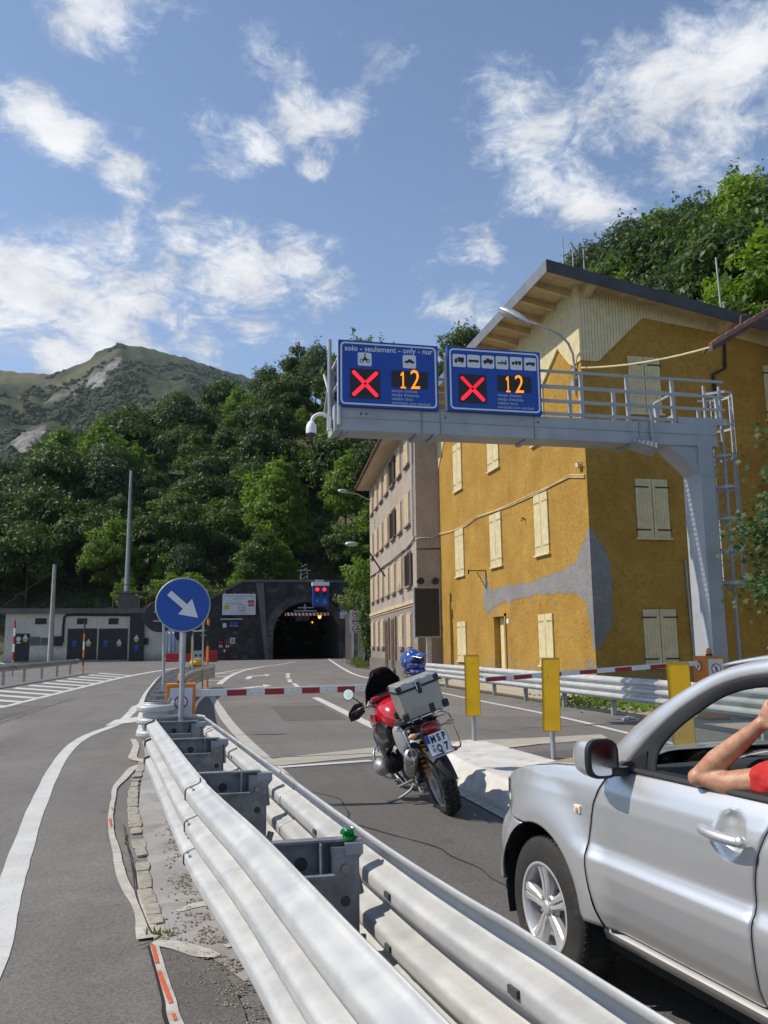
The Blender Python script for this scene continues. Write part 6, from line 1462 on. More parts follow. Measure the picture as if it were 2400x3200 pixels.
def led_one(o, x0, y0, x1, y1):
    a, b = S(x0,y0), S(x1,y1); w, h = b.x-a.x, a.z-b.z; yy = SY-.0085
    P = [(.40,1),(.66,1),(.66,.09),(1,.09),(1,0),(.08,0),(.08,.09),(.40,.09),(.40,.80),(.08,.74),(.08,.84)]
    g = MB(); g.prism([(a.x+q[0]*w, yy, b.z+q[1]*h) for q in P], (0,.002,0)); g.build('digit', M_amb, o)
s1 = esign('left blue electronic lane sign with lit red cross and amber 12 for cars', (222,124), (876,588), 0)
fit(s1, 'solo - seulement - only - nur', 264, 196, 834, 224, M_swht, SY-.004, .012)
picto(s1, 348,209,438,300,'moto'); picto(s1, 639,226,726,316,'car'); cross(s1, 297,312,495,514, M_led, M_led)
quad(s1, 'display', 566,326,803,447, M_scr, SY-.006, .005); led_one(s1, 622,336,660,444); fit(s1, '2', 692,446,752,447, M_amb, SY-.0085, .0, .43)
for i, w in enumerate((('tempo d\'attesa',568,465,735),('temps d\'attente',568,491,746),('waiting time',568,517,706),('wartezeit zum wechsel',568,543,820))): fit(s1, w[0], w[1], w[2], w[3], w[2]+(w[3]-w[1])*.055, M_dim, SY-.004, .02)
s2 = esign('right blue electronic lane sign with dimmer red cross and six vehicle pictograms', (927,168), (1546,618), 0)
for i, (x, k) in enumerate(((962,'truck'),(1056,'bus'),(1149,'camper'),(1241,'tractor'),(1333,'semi'),(1424,'tanker'))): picto(s2, x, 219+4.9*i, x+87-i*1.2, 307+4.9*i, k)
cross(s2, 1000,348,1186,544, M_led2, M_led)
quad(s2, 'display', 1252,357,1475,474, M_scr, SY-.006, .005); led_one(s2, 1304,365,1338,469); fit(s2, '2', 1370,471,1425,472, M_amb, SY-.0085, .0, .41)
for w in (('tempo d\'attesa',1255,493,1411),('temps d\'attente',1255,519,1421),('waiting time',1255,545,1386),('wartezeit zum wechsel',1255,570,1490)): fit(s2, w[0], w[1], w[2], w[3], w[2]+(w[3]-w[1])*.055, M_dim, SY-.004, .02)
# dome camera at the gantry tip
dc_ = thing('dome_camera', 'white dome surveillance camera on a curved arm at the gantry tip', 'security camera', tuple(ony(1015,1330,17.2)))
def C_(x, y): return ony(950+x/2.07375, 1000+y/2.07375, 17.2)
g = MB(); g.tube(catmull([C_(160,650),C_(152,628),C_(125,612),C_(92,612),C_(62,630),C_(50,660),C_(48,680)], 5), .040, 10); g.build('arm', M_white, dc_, smooth=60)
p = C_(47,715); g = MB(); g.lathe([(.04,.20),(.07,.17),(.10,.12),(.115,.0),(.11,-.07)], p, (0,0,1), 20); g.build('housing', M_white, dc_, smooth=60)
g = MB(); g.ball(p+Vector((0,0,-.07)), (.088,.088,.12), 18, 10); g.build('dome', mat('smoked_dome', (.05,.05,.05), .08, 0, 0), dc_, smooth=60)
g = MB(); q = C_(162,660); g.bx(q.x-.04,q.x+.04,17.15,17.25,q.z-.2,q.z+.1); g.build('wall_plate', M_white, dc_)
# dark variable message board by the houses
vb = thing('message_board', 'switched-off black message board on a post with two round lamps on top', 'electronic sign', (10.45,36.9,0))
a, b = ony(1293,1835,36.9), ony(1378,1992,36.9); g = MB(); g.bx(a.x,b.x,36.9,37.1,b.z,a.z); g.build('frame', M_galvd, vb, bevel=.01)
g = MB(); g.bx(a.x+.05,b.x-.05,36.885,36.899,b.z+.06,a.z-.05); g.build('screen', M_scr, vb); g = MB(); g.bx(10.35,10.55,37.0,37.2,-.1,b.z+.3); g.build('post', M_galv, vb)
for u in (1314, 1360): p = ony(u,1816,36.9); g = MB(); g.cyl((p.x,36.86,p.z),(p.x,37.1,p.z),.14,n=20); g.build('round_lamp', M_blk, vb, smooth=40); g = MB(); g.cyl((p.x,36.80,p.z),(p.x,36.86,p.z),.165,.15,n=20); g.build('lamp_visor', M_grill, vb, smooth=40)
# ================================================================ silver off-road car
M_silver = bpy.data.materials.new('silver_paint'); M_silver.use_nodes = True; t = NT(M_silver.node_tree); b = t.n['Principled BSDF']
tcn = t.n.new('ShaderNodeTexCoord'); gpn = t.n.new('ShaderNodeNewGeometry')
vo = t.new('ShaderNodeTexVoronoi', i_Scale=900.0); t.l.new(tcn.outputs['Object'], vo.inputs['Vector'])
sepc = t.new('ShaderNodeSeparateColor'); t.l.new(vo.outputs['Color'], sepc.inputs[0])
cc = t.mix(t.ramp(sepc.outputs[0], 0, 1, 0, 1, False), (.62,.618,.615), (.72,.717,.712))
so_ = t.new('ShaderNodeSeparateXYZ'); t.l.new(tcn.outputs['Object'], so_.inputs[0])
dust = t.math('MULTIPLY', t.ramp(t.math('ADD', so_.outputs[2], t.math('MULTIPLY', t.noise(tcn.outputs['Object'], 4, 5), .18)), .42, .66, .55, 0), 1.0)
cc = t.mix(dust, cc, (.30,.28,.25)); t.l.new(cc, b.inputs['Base Color'])
b.inputs['Metallic'].default_value = .68; t.l.new(t.ramp(dust, 0, .5, .38, .6), b.inputs['Roughness']); b.inputs['Coat Weight'].default_value = .8; b.inputs['Coat Roughness'].default_value = .05
M_rub = mat('rubber_seal', (.015,.015,.016), .6, 0, .1); M_int = mat('interior_grey', (.045,.047,.05), .75, 0, .15, 6); M_intd = mat('interior_black', (.018,.018,.02), .8, 0, .1)
M_tyre = mat('tyre_rubber', (.028,.027,.026), .8, 0, .2, 6, .001, 80, dirt=(.07,.062,.052), dscale=4); M_alloy = mat('alloy', (.66,.66,.67), .36, .5, .06, 8); M_chr = mat('chrome', (.72,.72,.73), .10, 1.0, .03)
def glassmat(name, tint, mixf=.12):
    m = bpy.data.materials.new(name); m.use_nodes = True; t = NT(m.node_tree); o = t.n['Material Output']
    tr = t.new('ShaderNodeBsdfTransparent'); tr.inputs[0].default_value = (*tint, 1); gl_ = t.new('ShaderNodeBsdfGlossy'); gl_.inputs['Roughness'].default_value = .02
    lw_ = t.new('ShaderNodeLayerWeight', i_Blend=.5); mx = t.n.new('ShaderNodeMixShader'); t.l.new(t.math('ADD', t.math('MULTIPLY', t.math('POWER', lw_.outputs['Facing'], 4.0), .5), .04), mx.inputs[0]); t.l.new(tr.outputs[0], mx.inputs[1]); t.l.new(gl_.outputs[0], mx.inputs[2]); t.l.new(mx.outputs[0], o.inputs[0]); return m
M_cglass = glassmat('car_glass', (.72,.78,.76)); M_dglass = glassmat('tinted_glass', (.10,.12,.12))
M_head = mat('headlamp', (.50,.52,.54), .12, .5, .1, 12, coat=1.0); M_lamp = mat('clear_lamp', (.70,.64,.55), .25, 0, .1)
car = thing('parked_car', 'silver off-road car with open driver window waiting at the barrier', 'car', (1.753,4.203,0), (0,0,R(7)))
WD = 1.80
Mw = W[car]
def K(s, t_, z): return Vector((t_, -s, z))            # s back from the front axle, t inward from the left side
def mir(p): return Vector((WD-p.x, p.y, p.z))
PR = [(.36,.075),(.41,.045),(.47,.018),(.55,.006),(.64,.0),(.69,.004),(.715,.022),(.75,.034),(.85,.028),(.93,.026),(1.0,.036),(1.05,.055),(1.085,.075),(1.11,.095)]
def prof_t(z):
    if z <= PR[0][0]: return PR[0][1]
    for (a, b_), (c, d) in zip(PR, PR[1:]):
        if z <= c: f = (z-a)/(c-a); return b_+(d-b_)*f
    return PR[-1][1]
AX2 = 2.63
def arch_dist(s, z):
    return min(math.hypot(s, z-.36), math.hypot(s-AX2, z-.36))
def side_t(s, z):
    t_ = prof_t(z)
    d = arch_dist(s, z)-.40
    if z < 1.0: f = smooth(.26, .02, d) if d > 0 else 1.0; t_ = t_*(1-f)+(-.022)*f if d < .26 else t_
    return t_
def plan(s, z):
    """side shifted inwards towards the nose: returns t offset"""
    return 0.
def dent(s, z):
    return .040*max(0, 1-((s-1.345)/.075)**2-((z-.965)/.085)**2)**.7 if abs(s-1.345) < .076 and abs(z-.965) < .086 else 0.
def lowb(s):
    z = .41
    for c in (0., AX2):
        if abs(s-c) < .40: z = max(z, .36+math.sqrt(max(0., .40**2-(s-c)**2)))
    return z
UPP = [(-.62,.86),(-.45,.935),(-.3,.985),(-.1,1.03),(.1,1.06),(.3,1.078),(.55,1.09),(1.0,1.105),(1.6,1.11),(2.4,1.13),(3.1,1.16),(3.5,1.16)]
def uppb(s): return interp(UPP, s)
sg1 = lambda z: .42+1.12*(z-.73)**2
sg2 = lambda z: 1.45+1.1*max(0, z-.75)**2
sg3 = lambda z: 2.36-.55*max(0, .95-z)**1.0*.9 if z < .95 else 2.36+.9*(z-.95)
def panel(name, sa, sb, zb_=None, zt_=None, nu=44, nv=34, gap=.004, dn=False, mats=None, parent=None, mirror=False):
    def fn(a, b):
        z_ = .41+(1.10-.41)*b
        for _ in range(3):
            s0 = (sa(z_) if callable(sa) else sa)+gap; s1 = (sb(z_) if callable(sb) else sb)-gap; s = s0+(s1-s0)*a
            lo = zb_(s) if zb_ else lowb(s); hi = zt_(s) if zt_ else uppb(s); z_ = lo+(hi-lo)*b
        t_ = side_t(s, z_)+(dent(s, z_) if dn else 0)
        if a < .02: t_ += .006*(1-a/.02)
        if a > .98: t_ += .006*(a-.98)/.02
        p = K(s, t_, z_); return mir(p) if mirror else p
    g = MB(); g.grid(fn, nu, nv); return g.build(name, mats or M_silver, parent or car, smooth=50, world=False, solid=.004, fix=False)
# doors and quarters, both sides
for mi in (False, True):
    d1 = panel('front_door', sg1, sg2, nu=70, nv=64, dn=True, mirror=mi)
    d2 = panel('rear_door', sg2, 2.32, mirror=mi)
    panel('rear_quarter', 2.33, 3.40, mirror=mi)
    m_ = (lambda p: mir(p)) if mi else (lambda p: p)
    for dd_, sc in ((d1, 1.345), (d2, 2.17)):
        g = MB(); H = [m_(K(sc-.11+.22*k/10, (-.012-.022*math.sin(math.pi*k/10)), .975-.012*k/10)) for k in range(11)]; g.tube(H, [.012]+[.020]*9+[.015], 10); h_ = g.build('handle', M_silver, dd_, smooth=60, world=False)
        g = MB(); p = m_(K(sc+.075,-.030,.968)); q = m_(K(sc+.075,-.037,.968)); g.cyl(p, q, .011, n=14); g.build('lock', M_chr, dd_, world=False)
        g = MB(); p = m_(K(sc+.105,-.016,.966)); g.ball(p, (.02,.024,.022), 10, 7); g.build('handle_end', M_silver, dd_, smooth=60, world=False)
    # inner door skins and gap backing
    g = MB(); g.add([m_(K(s, t_, z)) for s, t_, z in ((.45,.13,.45),(2.3,.13,.45),(2.3,.13,1.09),(.45,.13,1.09))], [(0,1,2,3)]); g.build('door_lining', M_intd, car, world=False, solid=.02)
    for sg in (sg1, sg2):
        g = MB(); P = [K(sg(z), side_t(sg(z), z)+.018, z) for z in np.linspace(.42,1.08,14)]; g.loft([[m_(p+Vector((0,-.014,0))), m_(p+Vector((0,.014,0)))] for p in P], closed=False, caps=False); g.build('door_gap', M_rub, car, world=False)
    # rocker strip
    g = MB(); g.loft([[m_(K(s, t_, z)) for t_, z in ((.05,.40),(.035,.385),(.05,.345),(.10,.335),(.12,.40))] for s in np.linspace(.49, 2.2, 14)]); g.build('rocker', M_silver, car, smooth=60, world=False)
    # fender (above) and bumper (below) follow the rounded plan of the nose
    PL = [(.5,0.),(.35,0.),(.2,0.),(.1,0.),(0,0.),(-.1,.0),(-.2,.004),(-.3,.016),(-.40,.042),(-.5,.088),(-.58,.145),(-.65,.22),(-.71,.33),(-.75,.45),(-.78,.62),(-.795,.9)]
    def pl(a):
        x = a*(len(PL)-1); i = min(int(x), len(PL)-2); f = x-i; return PL[i][0]+(PL[i+1][0]-PL[i][0])*f, PL[i][1]+(PL[i+1][1]-PL[i][1])*f
    def hoodz(s, t_): return uppb(max(s, -.62))+(.045*smooth(0, .6, t_)) - (.05*smooth(-.62,-.8,s))
    def fend(a, b):
        s, tp_ = pl(a)
        lo = max(lowb(s), .745) if s < .30 else lowb(s)
        if s > .0:
            for _ in range(3): s = min(s, .5)
        hi = hoodz(s, tp_); z = lo+(hi-lo)*b
        if a < .2:
            f = 1-a/.2; s = s*(1-f)+(sg1(z)-.004)*f
            lo = max(lowb(s), .41); z = lo+(uppb(s)-lo)*b
        t_ = tp_+side_t(s, z)*(1-smooth(0,.25,tp_))+.045*smooth(.82,1.02,z)*smooth(.05,.3,tp_)
        rnd_ = smooth(.0,.35,tp_)*.10*(max(0,(z-.80)/.2))**2
        p = K(s+rnd_, t_, z); return m_(p)
    g = MB(); g.grid(fend, 90, 36); fe = g.build('fender', M_silver, car, smooth=45, world=False, solid=.004, fix=False)
    def bump(a, b):
        a2 = .46+.54*a; s, tp_ = pl(a2); s = min(s, -.0)
        hi = .737; lo = .40-.02*a
        z = lo+(hi-lo)*b
        # front edge follows the arch
        if a < .25:
            sa_ = -math.sqrt(max(0, .40**2-(z-.36)**2)); f = 1-a/.25; s = s*(1-f)+min(sa_, -.10)*f; tp_ = tp_*(1-f)
        t_ = tp_+side_t(max(s,-.45), z)*(1-smooth(0,.25,tp_))
        push = .055*math.sin(math.pi*min(1, b*1.05))**.7*smooth(-.3,-.6,s)+.06*(1-b)**3*-1*smooth(-.3,-.7,s)
        return m_(K(s-push, t_-push*.35*(1-smooth(.1,.5,tp_)), z))
    g = MB(); g.grid(bump, 50, 22); g.build('front_bumper', M_silver, car, smooth=50, world=False, solid=.004, fix=False)
    g = MB(); g.grid(lambda a, b: m_(K(*(lambda s, tp_: (s-.01+.06*(1-b), tp_+.03*(1-b)+.02, .22+.19*b))(*pl(.58+.42*a)))), 24, 4); g.build('chin', M_intd, car, smooth=60, world=False)
    # headlamp
    def hl(a, b):
        s, tp_ = pl(.60+.20*a); z = .80+.13*b+.025*a*0; z += (hoodz(s,tp_)-.94)*.6*b
        s2 = s+smooth(.0,.35,tp_)*.10*(max(0,(z-.80)/.2))**2
        return m_(K(s2-.006-.012*math.sin(math.pi*a)*math.sin(math.pi*b), tp_+side_t(max(s,-.45), z)*(1-smooth(0,.25,tp_))+.045*smooth(.82,1.02,z)*smooth(.05,.3,tp_)-.008, z))
    g = MB(); g.grid(hl, 16, 10); g.build('headlight', M_head, car, smooth=60, world=False, solid=.004)
    g = MB(); g.box(m_(K(.34, prof_t(.885)-.005, .885)), (.018,.055,.040)); rp = g.build('side_repeater', M_lamp, car, bevel=.006, world=False)
    g = MB(); g.ball(m_(K(.345, prof_t(.885)-.015, .882)), (.004,.012,.012), 8, 6); g.build('bulb', M_orc, rp, world=False)
    # wheel well
    for c in (0., AX2):
        g = MB(); A = [R(a) for a in range(-20, 201, 10)]
        g.loft([[m_(K(c+.405*math.cos(a), t_, .36+.405*math.sin(a))) for a in A] for t_ in (.015,.34)], closed=False, caps=False)
        g.add([m_(K(c+.405*math.cos(a), .34, .36+.405*math.sin(a))) for a in A], [tuple(range(len(A)))]); g.build('wheel_well', M_intd, car, world=False)
    # A pillar / cant rail band, black window seal
    U = [(.40,.12,1.095),(.56,.135,1.22),(.66,.15,1.295),(.78,.17,1.375),(.96,.20,1.475),(1.16,.235,1.56),(1.42,.255,1.61),(1.9,.275,1.655),(2.6,.29,1.66),(3.1,.30,1.63),(3.38,.32,1.56)]
    Lw = [(.655,.088,1.112),(.70,.098,1.165),(.77,.115,1.232),(.87,.128,1.312),(1.0,.158,1.405),(1.18,.198,1.497),(1.42,.207,1.546),(1.9,.22,1.572),(2.6,.225,1.572),(3.0,.24,1.545),(3.2,.25,1.50)]
    Lg = [(.86,.098,1.118),(.855,.106,1.165),(.875,.12,1.222),(.955,.138,1.300),(1.06,.17,1.378),(1.20,.207,1.458),(1.42,.217,1.502),(1.9,.232,1.525),(2.6,.237,1.535),(2.95,.25,1.50),(3.10,.26,1.46)]
    def band(P, Q, name, m, bulge, off=0.):
        P = catmull([K(*p) for p in P], 4); Q = catmull([K(*p) for p in Q], 4); g = MB(); rings = []
        for p, q in zip(P, Q):
            r_ = []
            for k in range(7): f = k/6; w = p.lerp(q, f); w.x -= bulge*math.sin(math.pi*f)+off; w.z += bulge*.5*math.sin(math.pi*f); r_.append(m_(w))
            rings.append(r_)
        g.loft(rings, closed=False, caps=False); return g.build(name, m, car, smooth=60, world=False, solid=.004)
    band(U, Lw, 'roof_pillar', M_silver, .020); band(Lw, Lg, 'window_seal', M_rub, .004, .002)
    g = MB(); g.loft([[m_(K(s, t_, z)) for t_, z in ((.086,1.095),(.070,1.108),(.080,1.122),(.115,1.128),(.13,1.10))] for s in np.linspace(.60,3.1,16)]); g.build('sill_seal', M_rub, car, smooth=40, world=False)
    g = MB(); g.loft([[m_(K(s+o, t_, z)) for o in (-.045,.045)] for s, t_, z in ((1.58,.082,1.11),(1.575,.14,1.3),(1.565,.212,1.53))], closed=False, caps=False); g.build('door_pillar', M_blk, car, world=False, solid=.02)
    g = MB(); g.loft([[m_(K(s+o, t_, z)) for o in (-.05,.05)] for s, t_, z in ((2.42,.09,1.12),(2.46,.15,1.3),(2.5,.225,1.54))], closed=False, caps=False); g.build('door_pillar', M_blk, car, world=False, solid=.02)
    # sail panel at the mirror
    g = MB(); g.prism([m_(K(*p)) for p in ((.58,.075,1.105),(.80,.085,1.115),(.80,.095,1.20),(.74,.092,1.17))], Vector((.012 if not mi else -.012,0,0))); g.build('mirror_sail', M_blk, car, world=False)
    # mirror
    if True:
        c = K(.64,-.055,1.163); 
        def mr(s, w, h): return [m_(c+K(s, w*math.cos(a)*(1), h*math.sin(a))) for a in []]
        def ringm(ds, hw, hh, ex=3.2):
            out = []
            for k in range(24):
                a = 2*math.pi*k/24; ca, sa_ = math.cos(a), math.sin(a); out.append(m_(c+Vector((math.copysign(abs(ca)**(2/ex), ca)*hw, -ds, math.copysign(abs(sa_)**(2/ex), sa_)*hh))))
            return out
        g = MB(); g.loft([ringm(-.135,.02,.025),ringm(-.125,.045,.05),(ringm(-.085,.066,.074)),ringm(-.03,.078,.083),ringm(.03,.080,.085)]); mm_ = g.build('mirror', M_silver, car, smooth=60, world=False)
        g = MB(); g.loft([ringm(.024,.081,.086),ringm(.050,.080,.085),ringm(.053,.070,.075)]); g.build('mirror_rim', M_blk, mm_, smooth=40, world=False)
        g = MB(); P = ringm(.056,.066,.071); g.add(P, [tuple(range(24))]); g.build('mirror_glass', M_chr, mm_, world=False)
        g = MB(); g.loft([[m_(K(s, t_, z)) for s, z in ((.60,1.085),(.70,1.085),(.70,1.125),(.60,1.125))] for t_ in (.09,-.02)]); g.build('mirror_arm', M_blk, mm_, world=False, bevel=.008)
    # right side and rear glass
    def side_glass(n, sa, sb, m):
        g = MB(); Pg = [(s, t_, z) for s, t_, z in Lg if sa <= s <= sb and not (s < .87 and z > 1.13 and z < 1.2)]; rings = []
        for s, t_, z in Pg: rings.append([m_(K(s, .105, 1.11)), m_(K(s, t_+.006, z+.01))])
        g.loft(rings, closed=False, caps=False); g.build(n, m, car, world=False, smooth=60)
    if mi: side_glass('side_window', .74, 1.56, M_cglass)
    side_glass('rear_side_window', 1.45, 2.62, M_dglass); side_glass('quarter_window', 2.55, 3.12, M_dglass)
# wheels
def wheel(parent, c, out, rr=.345, wdt=.225, rim=.212):
    c = Vector(c); ax = Vector((out,0,0)); g = MB(); pr = []
    for (r, h) in ((rim,-.5),(rim+.03,-.52),(rr-.035,-.50),(rr-.012,-.44),(rr,-.34),(rr+.002,0),(rr,.34),(rr-.012,.44),(rr-.035,.50),(rim+.03,.52),(rim+.004,.50),(rim,.46)): pr.append((r, h*wdt))
    g.lathe(pr, c, ax, 56, caps=False); w = g.build('wheel', M_tyre, parent, smooth=40, world=False)
    g = MB()
    for k in range(64):
        a = 2*math.pi*k/64; d = Vector((0,math.cos(a),math.sin(a))); tn = Vector((0,-math.sin(a),math.cos(a)))
        for h0, h1 in ((-.40,-.20),(.20,.42)):
            p0 = c+ax*(h0*wdt)+d*(rr-.004); p1 = c+ax*(h1*wdt)+d*(rr-(.004 if abs(h1) < .41 else .010)); p2 = c+ax*(.5*wdt)*(1 if h1 > 0 else -1)+d*(rr-.034)
            n = d; hw_ = tn*.0035
            g.add([p0-hw_,p0+hw_,p1+hw_,p1-hw_,p0-hw_+d*.0075,p0+hw_+d*.0075,p1+hw_+d*.0075,p1-hw_+d*.0075], [(4,5,6,7),(0,1,5,4),(1,2,6,5),(2,3,7,6),(3,0,4,7)])
    tb = g.build('tread_block', M_tyre, w, world=False); tag(tb, kind='stuff')
    g = MB(); g.lathe([(rim+.004,.50*wdt),(rim+.008,.515*wdt),(rim-.004,.525*wdt),(rim-.012,.50*wdt),(rim-.018,.30*wdt),(rim-.02,-.3*wdt)], c, ax, 56, caps=False); g.build('rim', M_alloy, w, smooth=50, world=False)
    g = MB(); g.cyl(c+ax*.02, c+ax*.03, .15, n=40); g.cyl(c+ax*.03, c+ax*.045, .08, n=24); g.build('brake_disc', M_galvd, w, smooth=30, world=False)
    g = MB(); g.cyl(c+ax*.0, c+ax*.005, rim-.02, n=40); g.build('back_plate', M_intd, w, world=False)
    yv = Vector((0,1,0)); zv = Vector((0,0,1)); H = .40*wdt
    for k in range(5):
        a = 2*math.pi*k/5+1.45; d = yv*math.cos(a)+zv*math.sin(a); tn = yv*(-math.sin(a))+zv*math.cos(a)
        g = MB()
        for sd in (-1, 1):
            rings = []
            for r, wi, h in ((.030,.022,H+.006),(.07,.029,H+.010),(.11,.034,H+.008),(.15,.040,H+.012),(.185,.049,H+.018),(.203,.060,H+.020)):
                cc_ = c+d*r+ax*h; o0 = tn*sd*.004; o1 = tn*sd*wi
                rings.append([cc_+o0-ax*.006, cc_+o0*1.6, cc_+o0+(o1-o0)*.7+ax*.001, cc_+o1-ax*.008, cc_+o1-ax*.035, cc_+o0-ax*.035])
            g.loft(rings)
        g.build('spoke', M_alloy, w, smooth=35, world=False)
        a2 = a+math.pi/5; d2 = yv*math.cos(a2)+zv*math.sin(a2); g = MB(); g.cyl(c+d2*.052+ax*(H-.012), c+d2*.052+ax*(H+.012), .0105, n=6); g.build('wheel_nut', M_galvd, w, world=False)
    g = MB(); g.lathe([(.066,H-.03),(.066,H-.006),(.060,H),(.034,H+.003),(.033,H+.014),(.028,H+.018),(.005,H+.020)], c, ax, 28); g.build('hub', M_alloy, w, smooth=30, world=False)
    return w
for s in (0., AX2):
    wheel(car, K(s,.125,.345), -1); wheel(car, mir(K(s,.125,.345)), 1)
# hood, windscreen, roof, tail, floor
def hood(a, b):
    s = -.70+1.14*a; tl = .03+.055; f = b; tt = .07+(WD-.14)*f; e = min(f, 1-f)
    tin = .10*smooth(-.35,-.72,s)*1.6
    tt = (.07+tin)+(WD-.14-2*tin)*f
    z = uppb(max(s,-.62))-.03*smooth(-.6,-.72,s)+.005+.055*smooth(0,.30,e)-.012*math.exp(-((e-.20)/.03)**2)
    return K(s-.08*math.sin(math.pi*f)*smooth(-.2,-.7,s)*0, tt, z)
g = MB(); g.grid(hood, 30, 44); g.build('bonnet', M_silver, car, smooth=50, world=False, solid=.004, fix=False)
def ws(a, b):
    f = b; top = Vector((.265+(WD-.53)*f, -(1.27-.13*math.sin(math.pi*f)), 1.565+.04*math.sin(math.pi*f))); bot = Vector((.12+(WD-.24)*f, -(.46-.20*math.sin(math.pi*f)), 1.10+.02*math.sin(math.pi*f)))
    return bot.lerp(top, a)+Vector((0,.02*math.sin(math.pi*a),.03*math.sin(math.pi*a)))
g = MB(); g.grid(ws, 12, 20); g.build('windscreen', M_cglass, car, smooth=60, world=False, fix=False)
g = MB(); g.loft([[ws(0, k/16)+Vector((0,.10,-.03)) for k in range(17)],[ws(0, k/16)+Vector((0,-.02,.002)) for k in range(17)]], closed=False, caps=False); g.build('cowl', M_blk, car, world=False)
Uc = [(1.14,.24,1.575),(1.42,.255,1.612),(1.9,.275,1.656),(2.6,.29,1.662),(3.1,.30,1.632),(3.38,.32,1.562)]
Up = catmull([K(*p) for p in Uc], 4)
g = MB(); g.loft([[p.lerp(mir(p), k/16)+Vector((0,.10*math.sin(math.pi*k/16)*(1 if i < 4 else 0),.045*math.sin(math.pi*k/16)**.8)) for k in range(17)] for i, p in enumerate(Up)], closed=False, caps=False); g.build('roof', M_silver, car, smooth=60, world=False, solid=.01)
for mi in (False, True):
    m_ = (lambda p: mir(p)) if mi else (lambda p: p)
    g = MB(); P = catmull([K(1.35,.30,1.64),K(1.45,.29,1.685),K(1.9,.295,1.725),K(2.6,.31,1.725),K(3.0,.32,1.69),K(3.12,.325,1.64)], 5); g.tube([m_(p) for p in P], .017, 8); g.build('roof_rack_bar', M_galvd, car, smooth=60, world=False)
g = MB(); g.grid(lambda a, b: K(3.40+.10*math.sin(math.pi*b)+.05*(1-a), .05+(WD-.10)*b, .42+.74*a), 10, 20); g.build('tailgate', M_silver, car, smooth=60, world=False)
g = MB(); g.grid(lambda a, b: K(3.44-.06*a+.09*math.sin(math.pi*b)*(1-a), .09+.22*a+(WD-.18-.44*a)*b, 1.16+.40*a), 4, 12); g.build('rear_window', M_dglass, car, smooth=60, world=False)
g = MB(); g.bx(.12,WD-.12,-3.3,.62,.27,.32); g.build('floor_pan', M_intd, car, world=False)
g = MB(); g.bx(.35,WD-.35,-.30,.62,.33,.86); g.build('engine_block', M_intd, car, world=False)
g = MB(); g.bx(.42,WD-.42,.70,.765,.62,.86); g.build('grille', M_blk, car, world=False)
# cabin
def dash(a, b):
    P = [(.42,1.04),(.50,1.085),(.62,1.10),(.78,1.105),(.92,1.09),(1.0,1.04),(1.02,.95),(.96,.80),(.85,.6)]
    x = a*(len(P)-1); i = min(int(x), len(P)-2); f = x-i; s = P[i][0]+(P[i+1][0]-P[i][0])*f; z = P[i][1]+(P[i+1][1]-P[i][1])*f
    tt = .14+(WD-.28)*b; hmp = .045*math.exp(-((tt-.50)/.20)**2)*smooth(.55,.95,s)*(1 if z > .9 else 0)
    return K(s-.06*math.sin(math.pi*b)+hmp*.6, tt, z+hmp)
g = MB(); g.grid(dash, 32, 40); g.build('dashboard', M_int, car, smooth=50, world=False)
cst = K(1.14,.50,1.00); axs = Vector((0,-.90,.42)).normalized(); a_ = Vector((1,0,0)); b_ = axs.cross(a_)
g = MB(); g.tube([cst+a_*(.185*math.cos(q))+b_*(.185*math.sin(q)) for q in [2*math.pi*k/36 for k in range(36)]], .016, 8, True)
for q in (.15, math.pi-.15, math.pi*1.5): g.tube([cst, cst+a_*(.18*math.cos(q))+b_*(.18*math.sin(q))], .018, 6)
g.ball(cst, (.075,.05,.06), 12, 8); g.build('steering_wheel', M_intd, car, smooth=60, world=False)
for tt in (.50, WD-.50):
    g = MB(); g.loft([[K(s, tt+o*w, z) for o, w in ((-1,.24),(-1,.25),(1,.25),(1,.24))] for s, z in ((1.42,.55),(1.45,.66))]) if False else None
    g = MB(); g.box(K(1.72,tt,.60), (.50,.52,.16)); g.build('seat_cushion', M_int, car, bevel=.04, world=False)
    g = MB(); g.loft([[K(2.02+.25*zz+d, tt+x*(1-.15*zz), .62+.62*zz) for x, d in ((-.25,.02),(-.22,-.06),(.22,-.06),(.25,.02),(.22,.08),(-.22,.08))] for zz in (0,.3,.6,.9,1.0)]); g.build('seat_back', M_int, car, smooth=40, world=False)
    g = MB(); g.box(K(2.30,tt,1.36), (.25,.09,.17)); g.build('headrest', M_int, car, bevel=.035, world=False)
g = MB(); g.box(K(2.75,WD/2,.95), (1.3,.18,.75)); g.build('rear_seat', M_int, car, bevel=.05, world=False)
g = MB(); g.box(K(1.18,WD/2,1.475), (.23,.035,.065)); g.tube([K(1.18,WD/2,1.5),K(1.14,WD/2,1.56)], .01, 6); g.build('rear_view_mirror', M_blk, car, bevel=.01, world=False)
for tt in (.62,): 
    g = MB(); g.bx(WD-.15,WD-.12,-2.3,-.5,.45,1.08); g.build('door_card', M_int, car, world=False)
g = MB(); g.tube([K(.70,.145,1.12),K(.755,.15,1.20),K(.80,.155,1.27)], .012, 6); g.build('antenna_rod', M_blk, car, world=False)

